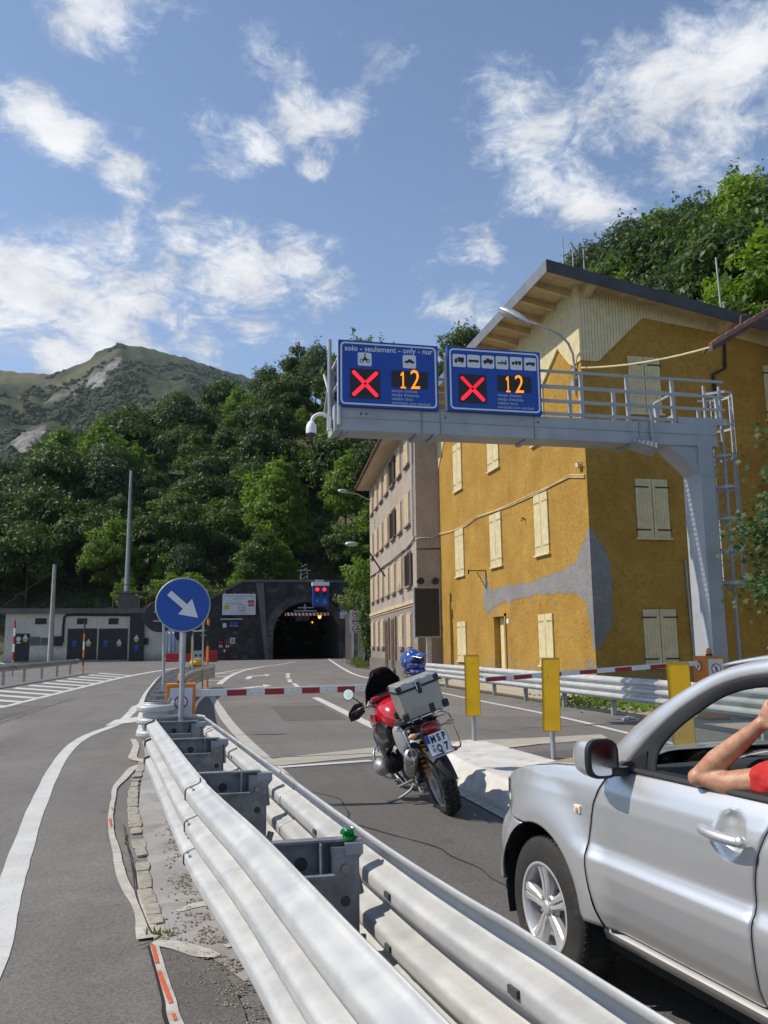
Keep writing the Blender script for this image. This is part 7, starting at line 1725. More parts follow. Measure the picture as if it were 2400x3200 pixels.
# ================================================================ the driver
M_skin = bpy.data.materials.new('skin'); M_skin.use_nodes = True; t = NT(M_skin.node_tree); b = t.n['Principled BSDF']
vv = t.n.new('ShaderNodeTexCoord').outputs['Object']; t.l.new(t.mix(t.ramp(t.noise(vv, 26, 7, .75), .32, .68), (.36,.165,.09), (.50,.265,.165)), b.inputs['Base Color']); b.inputs['Roughness'].default_value = .5
b.inputs['Subsurface Weight'].default_value = .12; b.inputs['Subsurface Radius'].default_value = (.02,.008,.004); b.inputs['Subsurface Scale'].default_value = .5
nb_t = t.noise(vv, 130, 3); bp = t.new('ShaderNodeBump', i_Strength=.3, i_Distance=.0015, i_Height=nb_t); t.l.new(bp.outputs[0], b.inputs['Normal'])
M_shirt = mat('red_shirt', (.50,.025,.022), .85, 0, .12, 14, .002, 60); M_trous = mat('dark_trousers', (.03,.035,.05), .85, 0, .2, 8); M_hair = mat('dark_hair', (.03,.022,.016), .7, 0, .3, 30)
man = thing('person', 'driver in a red T-shirt with bare bent arm resting on the open car window', 'person', tuple(Mw @ K(1.72,.46,.66)), (0,0,R(7)))
def KM(s, t_, z): return Mw @ K(s, t_, z)
def limb(g, pts, rs, n=14):
    P = []; Rr = []
    pts = [Vector(p) for p in pts]
    for i in range(len(pts)-1):
        for q in range(5): f = q/5; P.append(pts[i].lerp(pts[i+1], f)); Rr.append(rs[i]+(rs[i+1]-rs[i])*f)
    P.append(pts[-1]); Rr.append(rs[-1])
    g.tube(P, Rr, n); g.ball(P[0], rs[0], 12, 8); g.ball(P[-1], rs[-1], 12, 8)
def finish(g, name, m, vox, parent, smooth_it=6):
    o = g.build(name, m, parent, smooth=180)
    r = o.modifiers.new('remesh', 'REMESH'); r.mode = 'VOXEL'; r.voxel_size = vox; r.use_smooth_shade = True
    s_ = o.modifiers.new('smooth', 'SMOOTH'); s_.factor = .5; s_.iterations = smooth_it
    return o
g = MB()
shL, shR = KM(1.60,.27,1.20), KM(1.62,.66,1.20)
elb, wri = KM(1.155,.078,1.148), KM(1.405,.168,1.366)
# left arm: upper arm, elbow, tapering forearm
limb(g, [shL, KM(1.44,.185,1.165), KM(1.28,.105,1.135), elb], [.062,.054,.047,.038])
g.ball(elb+Vector((-.012,0,-.006)), (.040,.038,.038), 12, 8)
limb(g, [elb, elb.lerp(wri,.28), elb.lerp(wri,.6), elb.lerp(wri,.9), wri], [.038,.047,.038,.028,.027])
# hand: palm and five fingers closing on the roof edge beside the head
fd = (KM(1.55,.20,1.455)-wri).normalized(); sidev = fd.cross(Vector((0,0,1))).normalized(); nrm = sidev.cross(fd).normalized()
acr = nrm; pal = sidev                                           # hand held on edge: across = up, palm faces inwards
pc0 = wri+fd*.012
for k in range(4):
    o = (k-1.5)*.0185; a0 = pc0+acr*o*.75+fd*.005; a1 = pc0+fd*.082+acr*o*1.05
    limb(g, [a0, a0.lerp(a1,.5), a1], [.015,.0155,.0125], 10)
    L = (.040,.046,.043,.034)[k]; bend = fd*.80+pal*(-.60); bend2 = fd*.25+pal*(-.97)
    b1 = a1+bend.normalized()*L; b2 = b1+bend2.normalized()*L*.68; b3 = b2+(bend2-fd*.5).normalized()*L*.5
    limb(g, [a1, b1, b2, b3], [.0108,.0098,.0088,.0072], 10)
t0 = pc0+fd*.018+acr*.026; t1 = t0+(fd*.55+acr*.65-pal*.35).normalized()*.040; t2 = t1+(fd*.85+acr*.2-pal*.4).normalized()*.032; t3 = t2+(fd*.9-pal*.5).normalized()*.024
limb(g, [t0,t1,t2,t3], [.015,.0125,.0108,.009], 10)
# right arm to the wheel
elR, wrR = KM(1.42,.80,.98), KM(1.20,.66,1.06)
limb(g, [shR, elR], [.058,.043]); limb(g, [elR, elR.lerp(wrR,.35), wrR], [.042,.045,.028]); fr_ = (wrR-elR).normalized()
for k in range(4):
    a0 = wrR; a1 = wrR+fr_*.07+Vector((0,0,(k-1.5)*.018)); limb(g, [a0,a1], [.016,.013], 9); limb(g, [a1, a1+fr_*.03+Vector((-.02,0,0)), a1+fr_*.02+Vector((-.045,0,-.0))], [.0105,.0095,.008], 9)
limb(g, [wrR, wrR+fr_*.05+Vector((0,0,.035)), wrR+fr_*.07+Vector((-.03,0,.03))], [.015,.012,.009], 9)
# torso, neck, head with face
limb(g, [KM(1.74,.465,.70),KM(1.74,.465,.9),KM(1.69,.465,1.10),KM(1.66,.465,1.2)], [.14,.13,.145,.12]); limb(g, [shL,KM(1.65,.465,1.21),shR], [.065,.09,.065])
hc = KM(1.62,.465,1.435); limb(g, [KM(1.66,.465,1.24),KM(1.63,.465,1.34)], [.062,.055]); R7 = Matrix.Rotation(R(7), 3, 'Z')
g.ball(hc, (.078,.10,.118), 20, 14, R7); hd = lambda x, y, z: hc+R7 @ Vector((x,y,z))
limb(g, [hd(0,.055,-.075), hd(0,.075,-.095)], [.045,.030]); limb(g, [hd(0,.092,.02), hd(0,.118,-.018)], [.010,.016]); g.ball(hd(0,.098,-.055), (.025,.012,.010), 10, 6)
for sx in (-1, 1): g.ball(hd(sx*.079,-.01,-.005), (.012,.022,.034), 10, 8); g.ball(hd(sx*.032,.088,.022), (.018,.010,.008), 8, 6)
# legs
for tt in (.36,.58):
    limb(g, [KM(1.72,tt,.70),KM(1.28,tt,.80),KM(.98,tt,.46)], [.085,.062,.045]); limb(g, [KM(.98,tt,.44),KM(.82,tt,.44)], [.04,.035])
finish(g, 'body', M_skin, .0055, man, 5)
g = MB(); limb(g, [KM(1.75,.465,.70),KM(1.74,.465,.9),KM(1.69,.465,1.10),KM(1.66,.465,1.2)], [.155,.145,.16,.135]); limb(g, [shL,KM(1.65,.465,1.215),shR], [.078,.10,.078])
d_ = KM(1.44,.185,1.165); limb(g, [shL, d_, d_.lerp(KM(1.28,.105,1.135),.2)], [.078,.074,.072]); limb(g, [shR, shR.lerp(elR,.55)], [.074,.064]); sh_ = finish(g, 'shirt', M_shirt, .009, man, 4)
tx_ = bpy.data.textures.new('cloth_folds', 'CLOUDS'); tx_.noise_scale = .055; tx_.noise_depth = 2
dm = sh_.modifiers.new('folds', 'DISPLACE'); dm.texture = tx_; dm.strength = .022; dm.mid_level = .5
g = MB()
for tt in (.36,.58): limb(g, [KM(1.74,tt,.69),KM(1.28,tt,.80),KM(.99,tt,.47)], [.10,.076,.062])
g.ball(KM(1.74,.465,.69), (.17,.13,.12), 14, 9); finish(g, 'trousers', M_trous, .012, man, 3)
g = MB(); g.ball(hc+R7 @ Vector((0,-.018,.028)), (.084,.095,.105), 18, 12, R7); o = g.build('hair', M_hair, man, smooth=60)
for sx in (-1, 1):
    g = MB(); g.ball(hd(sx*.031,.092,.008), (.013,.010,.009), 10, 8); g.build('eye', M_white, man, smooth=60)
    g = MB(); g.ball(hd(sx*.031,.100,.008), (.005,.004,.005), 8, 6); g.build('pupil', M_blk, man, smooth=60)
g = MB(); g.box(hd(0,.106,-.055), (.045,.006,.008), R7); g.build('lips', mat('lips', (.35,.12,.10), .5, 0, .1), man)
# seat belt
g = MB(); g.loft([[KM(s, t_, z)+Vector((0,0,0)), KM(s-.03, t_, z+.04)] for s, t_, z in ((1.60,.16,1.30),(1.53,.27,1.285),(1.48,.36,1.20),(1.52,.46,1.02),(1.60,.60,.80))], closed=False, caps=False); sb_ = tag(g.build('seat_belt', M_blk, car, solid=.003))
# ================================================================ touring motorcycle on its side stand
LEAN, HEAD = R(-18.5), R(91.5)
bike = thing('motorcycle', 'red touring motorcycle with aluminium top case leaning on its side stand', 'motorcycle', (2.535,8.30,.0), (LEAN,0,HEAD))
MB_ = W[bike]; MBi = MB_.inverted()
M_mred = mat('red_lacquer', (.50,.012,.018), .18, 0, .06, 4, coat=1.0); M_mblk = mat('black_lacquer', (.012,.012,.014), .22, 0, .1, coat=.6); M_dull = mat('dull_black', (.022,.022,.023), .6, 0, .2); M_engine = mat('cast_alloy', (.42,.42,.42), .38, .7, .12, 8); M_alubox = mat('box_aluminium', (.36,.345,.315), .45, .45, .10, 5, dirt=(.27,.26,.235), dscale=4); M_pgrey = mat('grey_plastic', (.32,.325,.33), .5, 0, .08)
M_knob = mat('knobbly_rubber', (.024,.023,.022), .85, 0, .2, 8, dirt=(.075,.065,.055), dscale=6); M_tail = mat('tail_lamp_red', (.36,.008,.010), .12, 0, .05, coat=1.0); M_orl = mat('indicator_lens', (.60,.33,.18), .2, 0, .08)
V3 = Vector
def L(g, name, m, parent=bike, **k): return g.build(name, m, parent, world=False, **k)
def moto_wheel(cx_, rr, wd, turn=0., knobs=True):
    c = V3((cx_,0,rr)); Rt = Matrix.Rotation(turn, 3, 'Z'); ax = Rt @ V3((0,1,0)); fx = Rt @ V3((1,0,0)); up = V3((0,0,1)); rim = rr-.105
    g = MB(); g.lathe([(rim,-.40*wd),(rim+.025,-.46*wd),(rim+.06,-.5*wd),(rr-.030,-.42*wd),(rr-.018,-.22*wd),(rr-.016,0),(rr-.018,.22*wd),(rr-.030,.42*wd),(rim+.06,.5*wd),(rim+.025,.46*wd),(rim,.40*wd)], c, ax, 48, caps=False); w = L(g, 'wheel', M_knob, smooth=50)
    for k in range(34 if knobs else 0):
        a = 2*math.pi*k/34
        for (h, ww, off) in ((0,.17,0),(-.30,.15,.5),(.30,.15,.5)):
            a2 = a+off*2*math.pi/34; d = fx*math.cos(a2)+up*math.sin(a2); tn = fx*(-math.sin(a2))+up*math.cos(a2); tilt = h*1.5
            dd = (d*math.cos(tilt)+ax*math.sin(tilt)).normalized(); aa = (ax*math.cos(tilt)-d*math.sin(tilt)).normalized()
            p = c+d*(rr-.026-abs(h)*.035)+ax*(h*wd); g = MB(); M3 = Matrix((aa, tn, dd)).transposed(); g.box(p+dd*.012, (ww*wd*1.55,.030,.030), M3); L(g, 'knob', M_knob, w)
    g = MB(); g.lathe([(rim+.006,.40*wd),(rim-.004,.42*wd),(rim-.016,.30*wd),(rim-.022,0),(rim-.016,-.30*wd),(rim-.004,-.42*wd),(rim+.006,-.40*wd)], c, ax, 48, caps=False); L(g, 'rim', M_engine, w, smooth=50)
    for k in range(20):
        a = 2*math.pi*k/20; d = fx*math.cos(a)+up*math.sin(a); s_ = (1 if k % 2 else -1); a2 = a+.35*s_; d2 = fx*math.cos(a2)+up*math.sin(a2)
        g = MB(); g.tube([c+d2*.06+ax*(.05*s_), c+d*(rim-.012)+ax*(.32*wd*s_)], .0035, 5); L(g, 'spoke', M_chr, w)
    g = MB(); g.cyl(c-ax*.07, c+ax*.07, .055, n=20); L(g, 'hub', M_engine, w, smooth=40)
    g = MB(); g.cyl(c+ax*.065, c+ax*.070, .135, n=36); g.cyl(c-ax*.070, c-ax*.065, .135, n=36) if not knobs or turn else None; L(g, 'brake_disc', M_galv, w, smooth=40)
    return w
moto_wheel(0., .325, .155); moto_wheel(1.52, .340, .115, R(12))
# swingarm, final drive, engine, gearbox
g = MB(); g.tube([V3((.0,-.10,.325)),V3((.25,-.10,.36)),V3((.52,-.07,.40))], [.055,.045,.05], 10); g.ball(V3((0,-.115,.325)), (.10,.06,.10), 14, 9); L(g, 'swingarm', M_engine, smooth=60)
g = MB(); g.box((.78,0,.42), (.50,.26,.34)); g.box((.50,0,.45), (.22,.20,.26)); L(g, 'crankcase', M_dull, bevel=.03)
g = MB(); g.box((.86,0,.22), (.46,.24,.05)); L(g, 'bash_plate', M_engine, bevel=.015)
for s in (1, -1):
    g = MB(); g.cyl((.92,.12*s,.47),(.92,.29*s,.48),.085,n=18)
    for k in range(6): g.cyl((.92,(.16+.02*k)*s,.475),(.92,(.166+.02*k)*s,.475),.11,n=18)
    L(g, 'cylinder', M_dull, smooth=40)
    g = MB(); g.ball((.92,.345*s,.485), (.125,.085,.098), 20, 12); g.box((.92,.39*s,.485), (.11,.05,.11)); L(g, 'cylinder_head', M_engine, smooth=50)
    g = MB(); P = [V3((1.16,.10*s,.66)),V3((1.18,.28*s,.66)),V3((1.10,.36*s,.56)),V3((1.06,.36*s,.40)),V3((1.0,.26*s,.30)),V3((.95,.12*s,.26))]; g.tube(catmull(P,5), .0125, 8); P = [V3((1.14,.28*s,.60)),V3((1.18,.27*s,.78)),V3((1.10,.24*s,.95))]; g.tube(catmull(P,4), .012, 8); L(g, 'crash_bar', M_chr, smooth=60)
    g = MB(); g.tube([V3((.62,.10*s,.30)),V3((.62,.26*s,.29))], .012, 8); g.box((.60,.25*s,.295), (.05,.10,.02)); L(g, 'footrest', M_galvd)
    g = MB(); g.tube([V3((.98,.20*s,.36)),V3((.90,.16*s,.22)),V3((.55,.10*s,.24)),V3((.42,.14,.36))], .019, 8); L(g, 'exhaust_pipe', M_chr, smooth=60)
# silencer on the left
a, b = V3((.42,.165,.43)), V3((-.12,.225,.715)); dd = (b-a).normalized()
g = MB(); g.lathe([(.035,0),(.062,.05),(.070,.12),(.070,(b-a).length-.04),(.062,(b-a).length-.01),(.040,(b-a).length),(.038,(b-a).length-.02)], a, dd, 24); L(g, 'silencer', M_engine, smooth=40)
g = MB(); g.cyl(b-dd*.012, b+dd*.006, .036, n=20); L(g, 'tailpipe', M_dull); g = MB(); g.lathe([(.036,0),(.040,.004),(.036,.010)], b, dd, 20, caps=False); L(g, 'tailpipe_ring', M_chr, smooth=60)
for s in (.25,.7): g = MB(); q = a+dd*((b-a).length*s); g.lathe([(.073,-.012),(.075,0),(.073,.012)], q, dd, 24, caps=False); L(g, 'silencer_strap', M_chr, smooth=40)
# frame tail, side panels, seat, tank
g = MB()
for s in (1,-1): g.tube([V3((.55,.11*s,.62)),V3((.20,.13*s,.90)),V3((-.18,.12*s,.97))], .016, 8); g.tube([V3((.5,.12*s,.5)),V3((.1,.14*s,.86))], .013, 8)
L(g, 'subframe', M_dull, smooth=60)
def blobloft(secs, ex=2.6, n=26):
    rings = []
    for (x, y0, z0, hw, hh) in secs:
        r_ = []
        for k in range(n):
            a = 2*math.pi*k/n; ca, sa = math.cos(a), math.sin(a); r_.append(V3((x, y0+math.copysign(abs(ca)**(2/ex), ca)*hw, z0+math.copysign(abs(sa)**(2/ex), sa)*hh)))
        rings.append(r_)
    g = MB(); g.loft(rings); return g
L(blobloft([(.0,0,.985,.12,.035),(.13,0,.985,.165,.06),(.35,0,.945,.175,.07),(.55,0,.90,.15,.07),(.70,0,.89,.11,.06)]), 'seat', M_dull, smooth=60)
L(blobloft([(.66,0,.90,.10,.09),(.76,0,.95,.18,.14),(.90,0,.98,.215,.17),(1.05,0,.98,.215,.17),(1.17,0,.95,.17,.15),(1.24,0,.93,.09,.10)], 2.4), 'tank', M_mred, smooth=60)
for s in (1,-1):
    L(blobloft([(.74,.17*s,.80,.05,.10),(.86,.21*s,.78,.055,.17),(1.02,.235*s,.74,.055,.21),(1.16,.22*s,.72,.045,.17),(1.24,.18*s,.74,.03,.09)], 2.3), 'tank_cowl', M_mblk, smooth=60)
    L(blobloft([(.88,.245*s,.985,.012,.04),(1.0,.262*s,.965,.02,.075),(1.12,.25*s,.93,.022,.085),(1.24,.19*s,.93,.02,.06),(1.36,.10*s,.93,.015,.03)], 2.3), 'red_cowl', M_mred, smooth=60)
    L(blobloft([(.02,.175*s,.86,.015,.05),(.18,.185*s,.83,.024,.12),(.36,.19*s,.78,.027,.16),(.52,.18*s,.77,.02,.12),(.60,.16*s,.77,.01,.04)], 2.5), 'side_panel', M_pgrey, smooth=60)
text('lettering', 'GS', .085, MB_ @ V3((1.02,.268,.83)), MB_.to_3x3() @ V3((-1,0,.10)), MB_.to_3x3() @ V3((.1,0,1)), M_mred, bike, .004, 'CENTER', bold=.012)
# front end: forks, beak, fender, screen, lamps
g = MB(); P = Matrix.Rotation(R(12), 3, 'Z')
for s in (1,-1): g.tube([V3((1.52,.085*s,.34)),V3((1.27,.085*s,.92)),V3((1.22,.085*s,1.05))], [.024,.027,.027], 10)
L(g, 'fork', M_engine, smooth=60)
g = MB(); g.grid(lambda a, b: V3((1.50+.37*math.sin(R(-38+86*a)), (b-.5)*.15*(1-.2*abs(a-.5)), .345+.385*math.cos(R(-38+86*a))-.03*(2*b-1)**2)), 14, 6); L(g, 'front_fender', M_mred, smooth=60, solid=.004)
L(blobloft([(1.20,0,.98,.13,.10),(1.32,0,1.0,.12,.09),(1.50,0,.93,.075,.04),(1.72,0,.84,.04,.012)], 2.6), 'beak', M_mred, smooth=60)
L(blobloft([(1.28,0,1.10,.15,.10),(1.36,0,1.10,.15,.09),(1.42,0,1.09,.12,.07)], 3.0), 'headlight', M_dull, smooth=50)
M_screen = mat('smoked_screen', (.012,.012,.014), .12, 0, 0, coat=.5)
g = MB(); g.grid(lambda a, b: V3((1.36-.20*a-.10*(2*b-1)**2, (b-.5)*(.46-.06*a-.10*max(0,a-.7)*3.3), 1.12+.36*a-.10*a*(2*b-1)**4)), 14, 16); L(g, 'windscreen', M_screen, smooth=60, solid=.005)
g = MB(); g.box((1.22,0,1.15), (.10,.26,.10)); g.cyl((1.16,.06,1.17),(1.15,.06,1.18),.05,n=18); g.cyl((1.16,-.06,1.17),(1.15,-.06,1.18),.05,n=18); L(g, 'instrument_panel', M_dull, bevel=.02)
# handlebar with padded brace
hb_ = catmull([V3((.98,.46,1.13)),V3((1.05,.34,1.14)),V3((1.13,.16,1.10)),V3((1.15,.0,1.09)),V3((1.13,-.16,1.10)),V3((1.05,-.34,1.14)),V3((.98,-.46,1.13))], 5)
Rb = Matrix.Rotation(R(9), 3, 'Z'); pv = V3((1.2,0,0)); rot = lambda p: Rb @ (p-pv)+pv
hbp = [rot(p) for p in hb_]; g = MB(); g.tube(hbp, .012, 8); L(g, 'handlebar', M_engine, smooth=60)
g = MB(); q = [rot(V3((1.09,.25,1.17))), rot(V3((1.09,-.25,1.17)))]; g.tube(q, .011, 8); g.tube([q[0], rot(V3((1.07,.28,1.135)))], .010, 6); g.tube([q[1], rot(V3((1.07,-.28,1.135)))], .010, 6); br_ = L(g, 'handlebar_brace', M_engine, smooth=60)
g = MB(); g.tube([rot(V3((1.09,.21,1.172))), rot(V3((1.09,-.21,1.172)))], .030, 12); L(g, 'brace_pad', M_armr, br_, smooth=40)
for s in (1,-1):
    g = MB(); g.tube([rot(V3((1.03,.36*s,1.14))), rot(V3((.97,.48*s,1.13)))], .018, 10); L(g, 'grip', M_dull, smooth=60)
    g = MB(); g.tube([rot(V3((1.08,.33*s,1.145))), rot(V3((1.12,.42*s,1.135))), rot(V3((1.08,.50*s,1.13)))], .006, 6); L(g, 'lever', M_galv)
    g = MB(); g.grid(lambda a, b: rot(V3((1.17-.13*a*a-.02*(2*b-1)**2, s*(.30+.24*a), 1.13+(b-.5)*(.17-.07*abs(a-.45)*2)-.03*a))), 12, 8); L(g, 'hand_guard', M_dull, smooth=60, solid=.006)
    g = MB(); g.tube([rot(V3((1.05,.33*s,1.15))), rot(V3((1.08,.38*s,1.24))), rot(V3((1.07,.43*s,1.30)))], .007, 6); mr_ = L(g, 'mirror_stalk', M_dull)
    mc = rot(V3((1.06,.46*s,1.335))); axm = V3((-.95,.20*s,.12)).normalized(); g = MB(); g.lathe([(.012,-.05),(.045,-.035),(.062,-.008),(.064,.0),(.058,.002)], mc, axm, 24); L(g, 'mirror', M_dull, mr_, smooth=60); g = MB(); g.cyl(mc+axm*.0015, mc+axm*.0035, .056, n=24); L(g, 'mirror_glass', M_chr, mr_)
# rear fender, rack, lamps, plate
g = MB(); g.grid(lambda a, b: V3((.0+.375*math.sin(R(-78+95*a)), (b-.5)*.17, .325+.375*math.cos(R(-78+95*a))-.02*(2*b-1)**2)), 16, 6); L(g, 'rear_fender', M_dull, smooth=60, solid=.005)
g = MB(); g.prism([V3((.25,-.08,.90)),V3((-.18,-.08,.96)),V3((-.42,-.08,.72)),V3((-.34,-.08,.68)),V3((-.12,-.08,.82)),V3((.2,-.08,.76))], (0,.16,0)); L(g, 'tail_unit', M_dull, bevel=.015)
L(blobloft([(-.18,0,.93,.06,.03),(-.27,0,.925,.095,.045),(-.32,0,.915,.085,.035),(-.335,0,.91,.05,.02)], 2.4), 'tail_light', M_tail, smooth=60)
g = MB(); g.box((-.305,0,.885), (.05,.11,.035)); L(g, 'tail_lens', M_tail, bevel=.008)
for s in (1,-1):
    g = MB(); g.tube([V3((-.26,.05*s,.90)),V3((-.30,.16*s,.905))], .011, 6); st = L(g, 'indicator_stalk', M_galv); g = MB(); g.ball((-.315,.20*s,.905), (.030,.048,.026), 14, 9); L(g, 'indicator', M_orl, st, smooth=60)
    # pannier rack loops
    P = catmull([V3((.12,.20*s,.97)),V3((-.10,.24*s,.98)),V3((-.24,.25*s,.93)),V3((-.27,.25*s,.76)),V3((-.24,.25*s,.64)),V3((-.02,.24*s,.60)),V3((.20,.22*s,.64)),V3((.26,.2*s,.78)),V3((.2,.2*s,.93))], 4); g = MB(); g.tube(P, .0095, 8, True); L(g, 'pannier_rack', M_chr, smooth=60)
    g = MB(); g.tube([V3((-.18,.12*s,.97)),V3((-.20,.25*s,.97))], .009, 6); g.tube([V3((.1,.14*s,.88)),V3((.1,.24*s,.93))], .009, 6); L(g, 'rack_stay', M_chr)
for s in (.16,.07,-.07,-.16): g = MB(); g.tube(catmull([V3((.24,s,1.025)),V3((0,s,1.045)),V3((-.30,s,1.045)),V3((-.345,s,1.03))],3), .009, 8); L(g, 'luggage_rack_bar', M_chr, smooth=60)
for x in (-.30,-.12,.10): g = MB(); g.tube([V3((x,.20,1.045)),V3((x,-.20,1.045))], .010, 8); L(g, 'luggage_rack_bar', M_chr, smooth=60)
# number plate
pa, pb = V3((-.375,0,.875)), V3((-.430,0,.685)); upv_ = (pa-pb).normalized(); nv = V3((0,-1,0)).cross(upv_).normalized(); rt = V3((0,-1,0)); pc = (pa+pb)/2
if nv.x > 0: nv = -nv
def PL_(x, y, o=0.): return pc+rt*x+upv_*y+nv*o
g = MB(); g.prism([PL_(-.11,-.10),PL_(.11,-.10),PL_(.11,.10),PL_(-.11,.10)], nv*-.004); pl_ = L(g, 'number_plate', M_white, bevel=.002)
g = MB(); g.tube([PL_(x, y, .0) for x, y in ((-.112,-.102),(.112,-.102),(.112,.102),(-.112,.102))], .0025, 5, True); L(g, 'plate_edge', M_dull, pl_)
g = MB(); g.prism([PL_(-.108,.02,.0008),PL_(-.070,.02,.0008),PL_(-.070,.098,.0008),PL_(-.108,.098,.0008)], nv*.0008); L(g, 'blue_strip', M_blue, pl_)
for y, r in ((-.012,.014),(-.052,.018)): g = MB(); q = PL_(-.060,y,.001); g.cyl(q, q+nv*.0012, r, n=20); L(g, 'seal', M_pgrey if r > .015 else M_orl, pl_)
Rm = MB_.to_3x3(); M_ink = mat('plate_ink', (.012,.012,.014), .5, 0, 0)
def ptext(body, x, y, size, sx=1.): text('lettering', body, size, MB_ @ PL_(x, y, .0018), Rm @ rt, Rm @ upv_, M_ink, pl_, .0006, 'CENTER', sx=sx, bold=.004)
ptext('M', -.036, .016, .094, .66); ptext('S', .022, .016, .094, .72); ptext('P', .076, .016, .094, .72); ptext('Q', -.006, -.082, .094, .66); ptext('7', .066, -.082, .094, .80)
g = MB(); g.tube([PL_(-.13,-.118,-.01),PL_(.13,-.118,-.01)], .010, 8); g.tube([PL_(-.13,-.118,-.01), V3((.02,.12,.72))], .008, 6); L(g, 'plate_stay', M_chr); g = MB(); q = PL_(.135,-.11,0); g.cyl(q, q+nv*.02, .022, n=6); L(g, 'side_reflector', M_tail)
# suspension spring seen behind the plate
sp_ = [V3((.10+.055*math.cos(q), .04+.055*math.sin(q), .40+.30*q/(2*math.pi*6))) for q in np.linspace(0, 2*math.pi*6, 90)]
g = MB(); g.tube(sp_, .009, 6); L(g, 'shock_spring', M_orc, smooth=60)
# aluminium top case
tx0, tx1, tz0, tz1, hw = -.355, -.02, 1.065, 1.375, .215
g = MB(); g.loft([[V3((x*k+(1-k)*(tx0+tx1)/2, y*k, z)) for x, y in ((tx0,-hw),(tx1,-hw),(tx1,hw),(tx0,hw))] for z, k in ((tz0,.93),(tz0+.02,.955),(tz1-.045,1.0))]); cs = L(g, 'top_case', M_alubox, bevel=.012)
g = MB(); g.loft([[V3((x*k+(1-k)*(tx0+tx1)/2, y*k, z)) for x, y in ((tx0-.004,-hw-.004),(tx1+.004,-hw-.004),(tx1+.004,hw+.004),(tx0-.004,hw+.004))] for z, k in ((tz1-.044,1.0),(tz1-.022,1.0),(tz1+.026,.95),(tz1+.032,.90))]); L(g, 'lid', M_alubox, cs, bevel=.010)
g = MB(); g.bx(tx0-.007,tx1+.007,-hw-.007,hw+.007,tz1-.046,tz1-.024); L(g, 'lid_band', M_dull, cs, bevel=.004)
for x in (tx0, tx1):
    for y in (-hw, hw):
        sx, sy = (1 if x == tx1 else -1), (1 if y > 0 else -1); g = MB(); g.box((x*.985-.0,y*.975,tz0+.035), (.06,.06,.075)); L(g, 'corner_cap', M_dull, cs, bevel=.015)
        g = MB(); g.box((x-.012*sx,y-.018*sy,tz1-.0), (.055,.055,.05)); L(g, 'corner_cap', M_dull, cs, bevel=.014)
for y in (-.125,-.02,.125): g = MB(); g.box((tx0+.03,y,tz1+.032), (.045,.060,.012)); L(g, 'lid_lug', M_galv, cs, bevel=.004)
g = MB(); g.box((tx0-.012,-.0,tz1-.03), (.012,.055,.075)); g.box((tx0-.016,0,tz1-.080), (.014,.040,.045)); L(g, 'latch', M_dull, cs, bevel=.004); g = MB(); g.tube([V3((tx0-.014,.022,tz1+.02)),V3((tx0-.018,.022,tz1-.06)),V3((tx0-.018,-.022,tz1-.06)),V3((tx0-.014,-.022,tz1+.02))], .004, 5); L(g, 'latch_wire', M_chr, cs)
g = MB(); g.box((tx0+.005,-.07,tz0+.04), (.02,.05,.08)); L(g, 'lock_block', M_dull, cs, bevel=.005)
# side stand, cables, lower brackets
ks = MBi @ V3((2.036,9.008,.008)); g = MB(); g.tube(catmull([V3((.66,.10,.27)),V3((.67,.17,.20)),(V3((.68,.22,.15))).lerp(ks,.45),ks],5), .014, 8); g.box(ks, (.07,.04,.012)); L(g, 'side_stand', M_galvd, smooth=60)
g = MB(); g.tube([V3((.56,.10,.25)),V3((.42,.13,.20)),V3((.30,.12,.215))], .013, 7); g.tube([V3((.55,-.10,.25)),V3((.42,-.13,.20)),V3((.30,-.12,.215))], .013, 7); g.tube([V3((.42,.13,.20)),V3((.42,-.13,.20))], .013, 7); L(g, 'centre_stand', M_engine, smooth=60)
g = MB()
for k in range(3): g.tube(catmull([V3((1.10,.10-.04*k,1.10)),V3((1.20,.15-.1*k,1.0)),V3((1.16,.1-.06*k,.9))],4), .006, 5)
L(g, 'cable', M_dull)
# helmet hung on the right-hand mirror
hp = ony(1290,2066,9.42); hel = thing('helmet', 'blue full-face motocross helmet with a peak set on the motorcycle behind the top case', 'helmet', tuple(hp-Vector((0,0,.14))), (R(4),R(-6),R(25)))
M_hblue = bpy.data.materials.new('blue_helmet_shell'); M_hblue.use_nodes = True; t = NT(M_hblue.node_tree); b = t.n['Principled BSDF']; tcc = t.n.new('ShaderNodeTexCoord').outputs['Object']
nz_ = t.noise(tcc, 7, 3, .5, 1.5); t.l.new(t.mix(t.ramp(nz_, .60, .66), t.mix(t.ramp(nz_, .30, .45), (.30,.34,.42), (.010,.04,.26)), (.45,.50,.62)), b.inputs['Base Color']); b.inputs['Roughness'].default_value = .12; b.inputs['Coat Weight'].default_value = 1.0
R3h = W[hel].to_3x3(); HC = Vector((0,0,.14))
def LH(g, name, m, **k): return g.build(name, m, hel, world=False, **k)
def hshell(a, b, k=1.0):
    th = 2*math.pi*a; ph = math.pi*(.02+.80*b); x, y, z = math.sin(ph)*math.cos(th), math.sin(ph)*math.sin(th), math.cos(ph)
    fwd = max(0, -y)
    return HC+Vector((x*.125*k, (y*.150-(.035*fwd if z < -.1 else 0))*k, z*.140*k))
g = MB(); g.grid(lambda a, b: hshell(a, b), 40, 26); LH(g, 'shell', M_hblue, smooth=180, solid=.006)
g = MB(); g.grid(lambda a, b: HC+Vector((.118*math.sin(R(-62+124*a)), -.158*math.cos(R(-62+124*a))-.004, -.015+.075*(b-.5)*1.5)), 16, 6); LH(g, 'visor', M_screen, smooth=60, solid=.004)
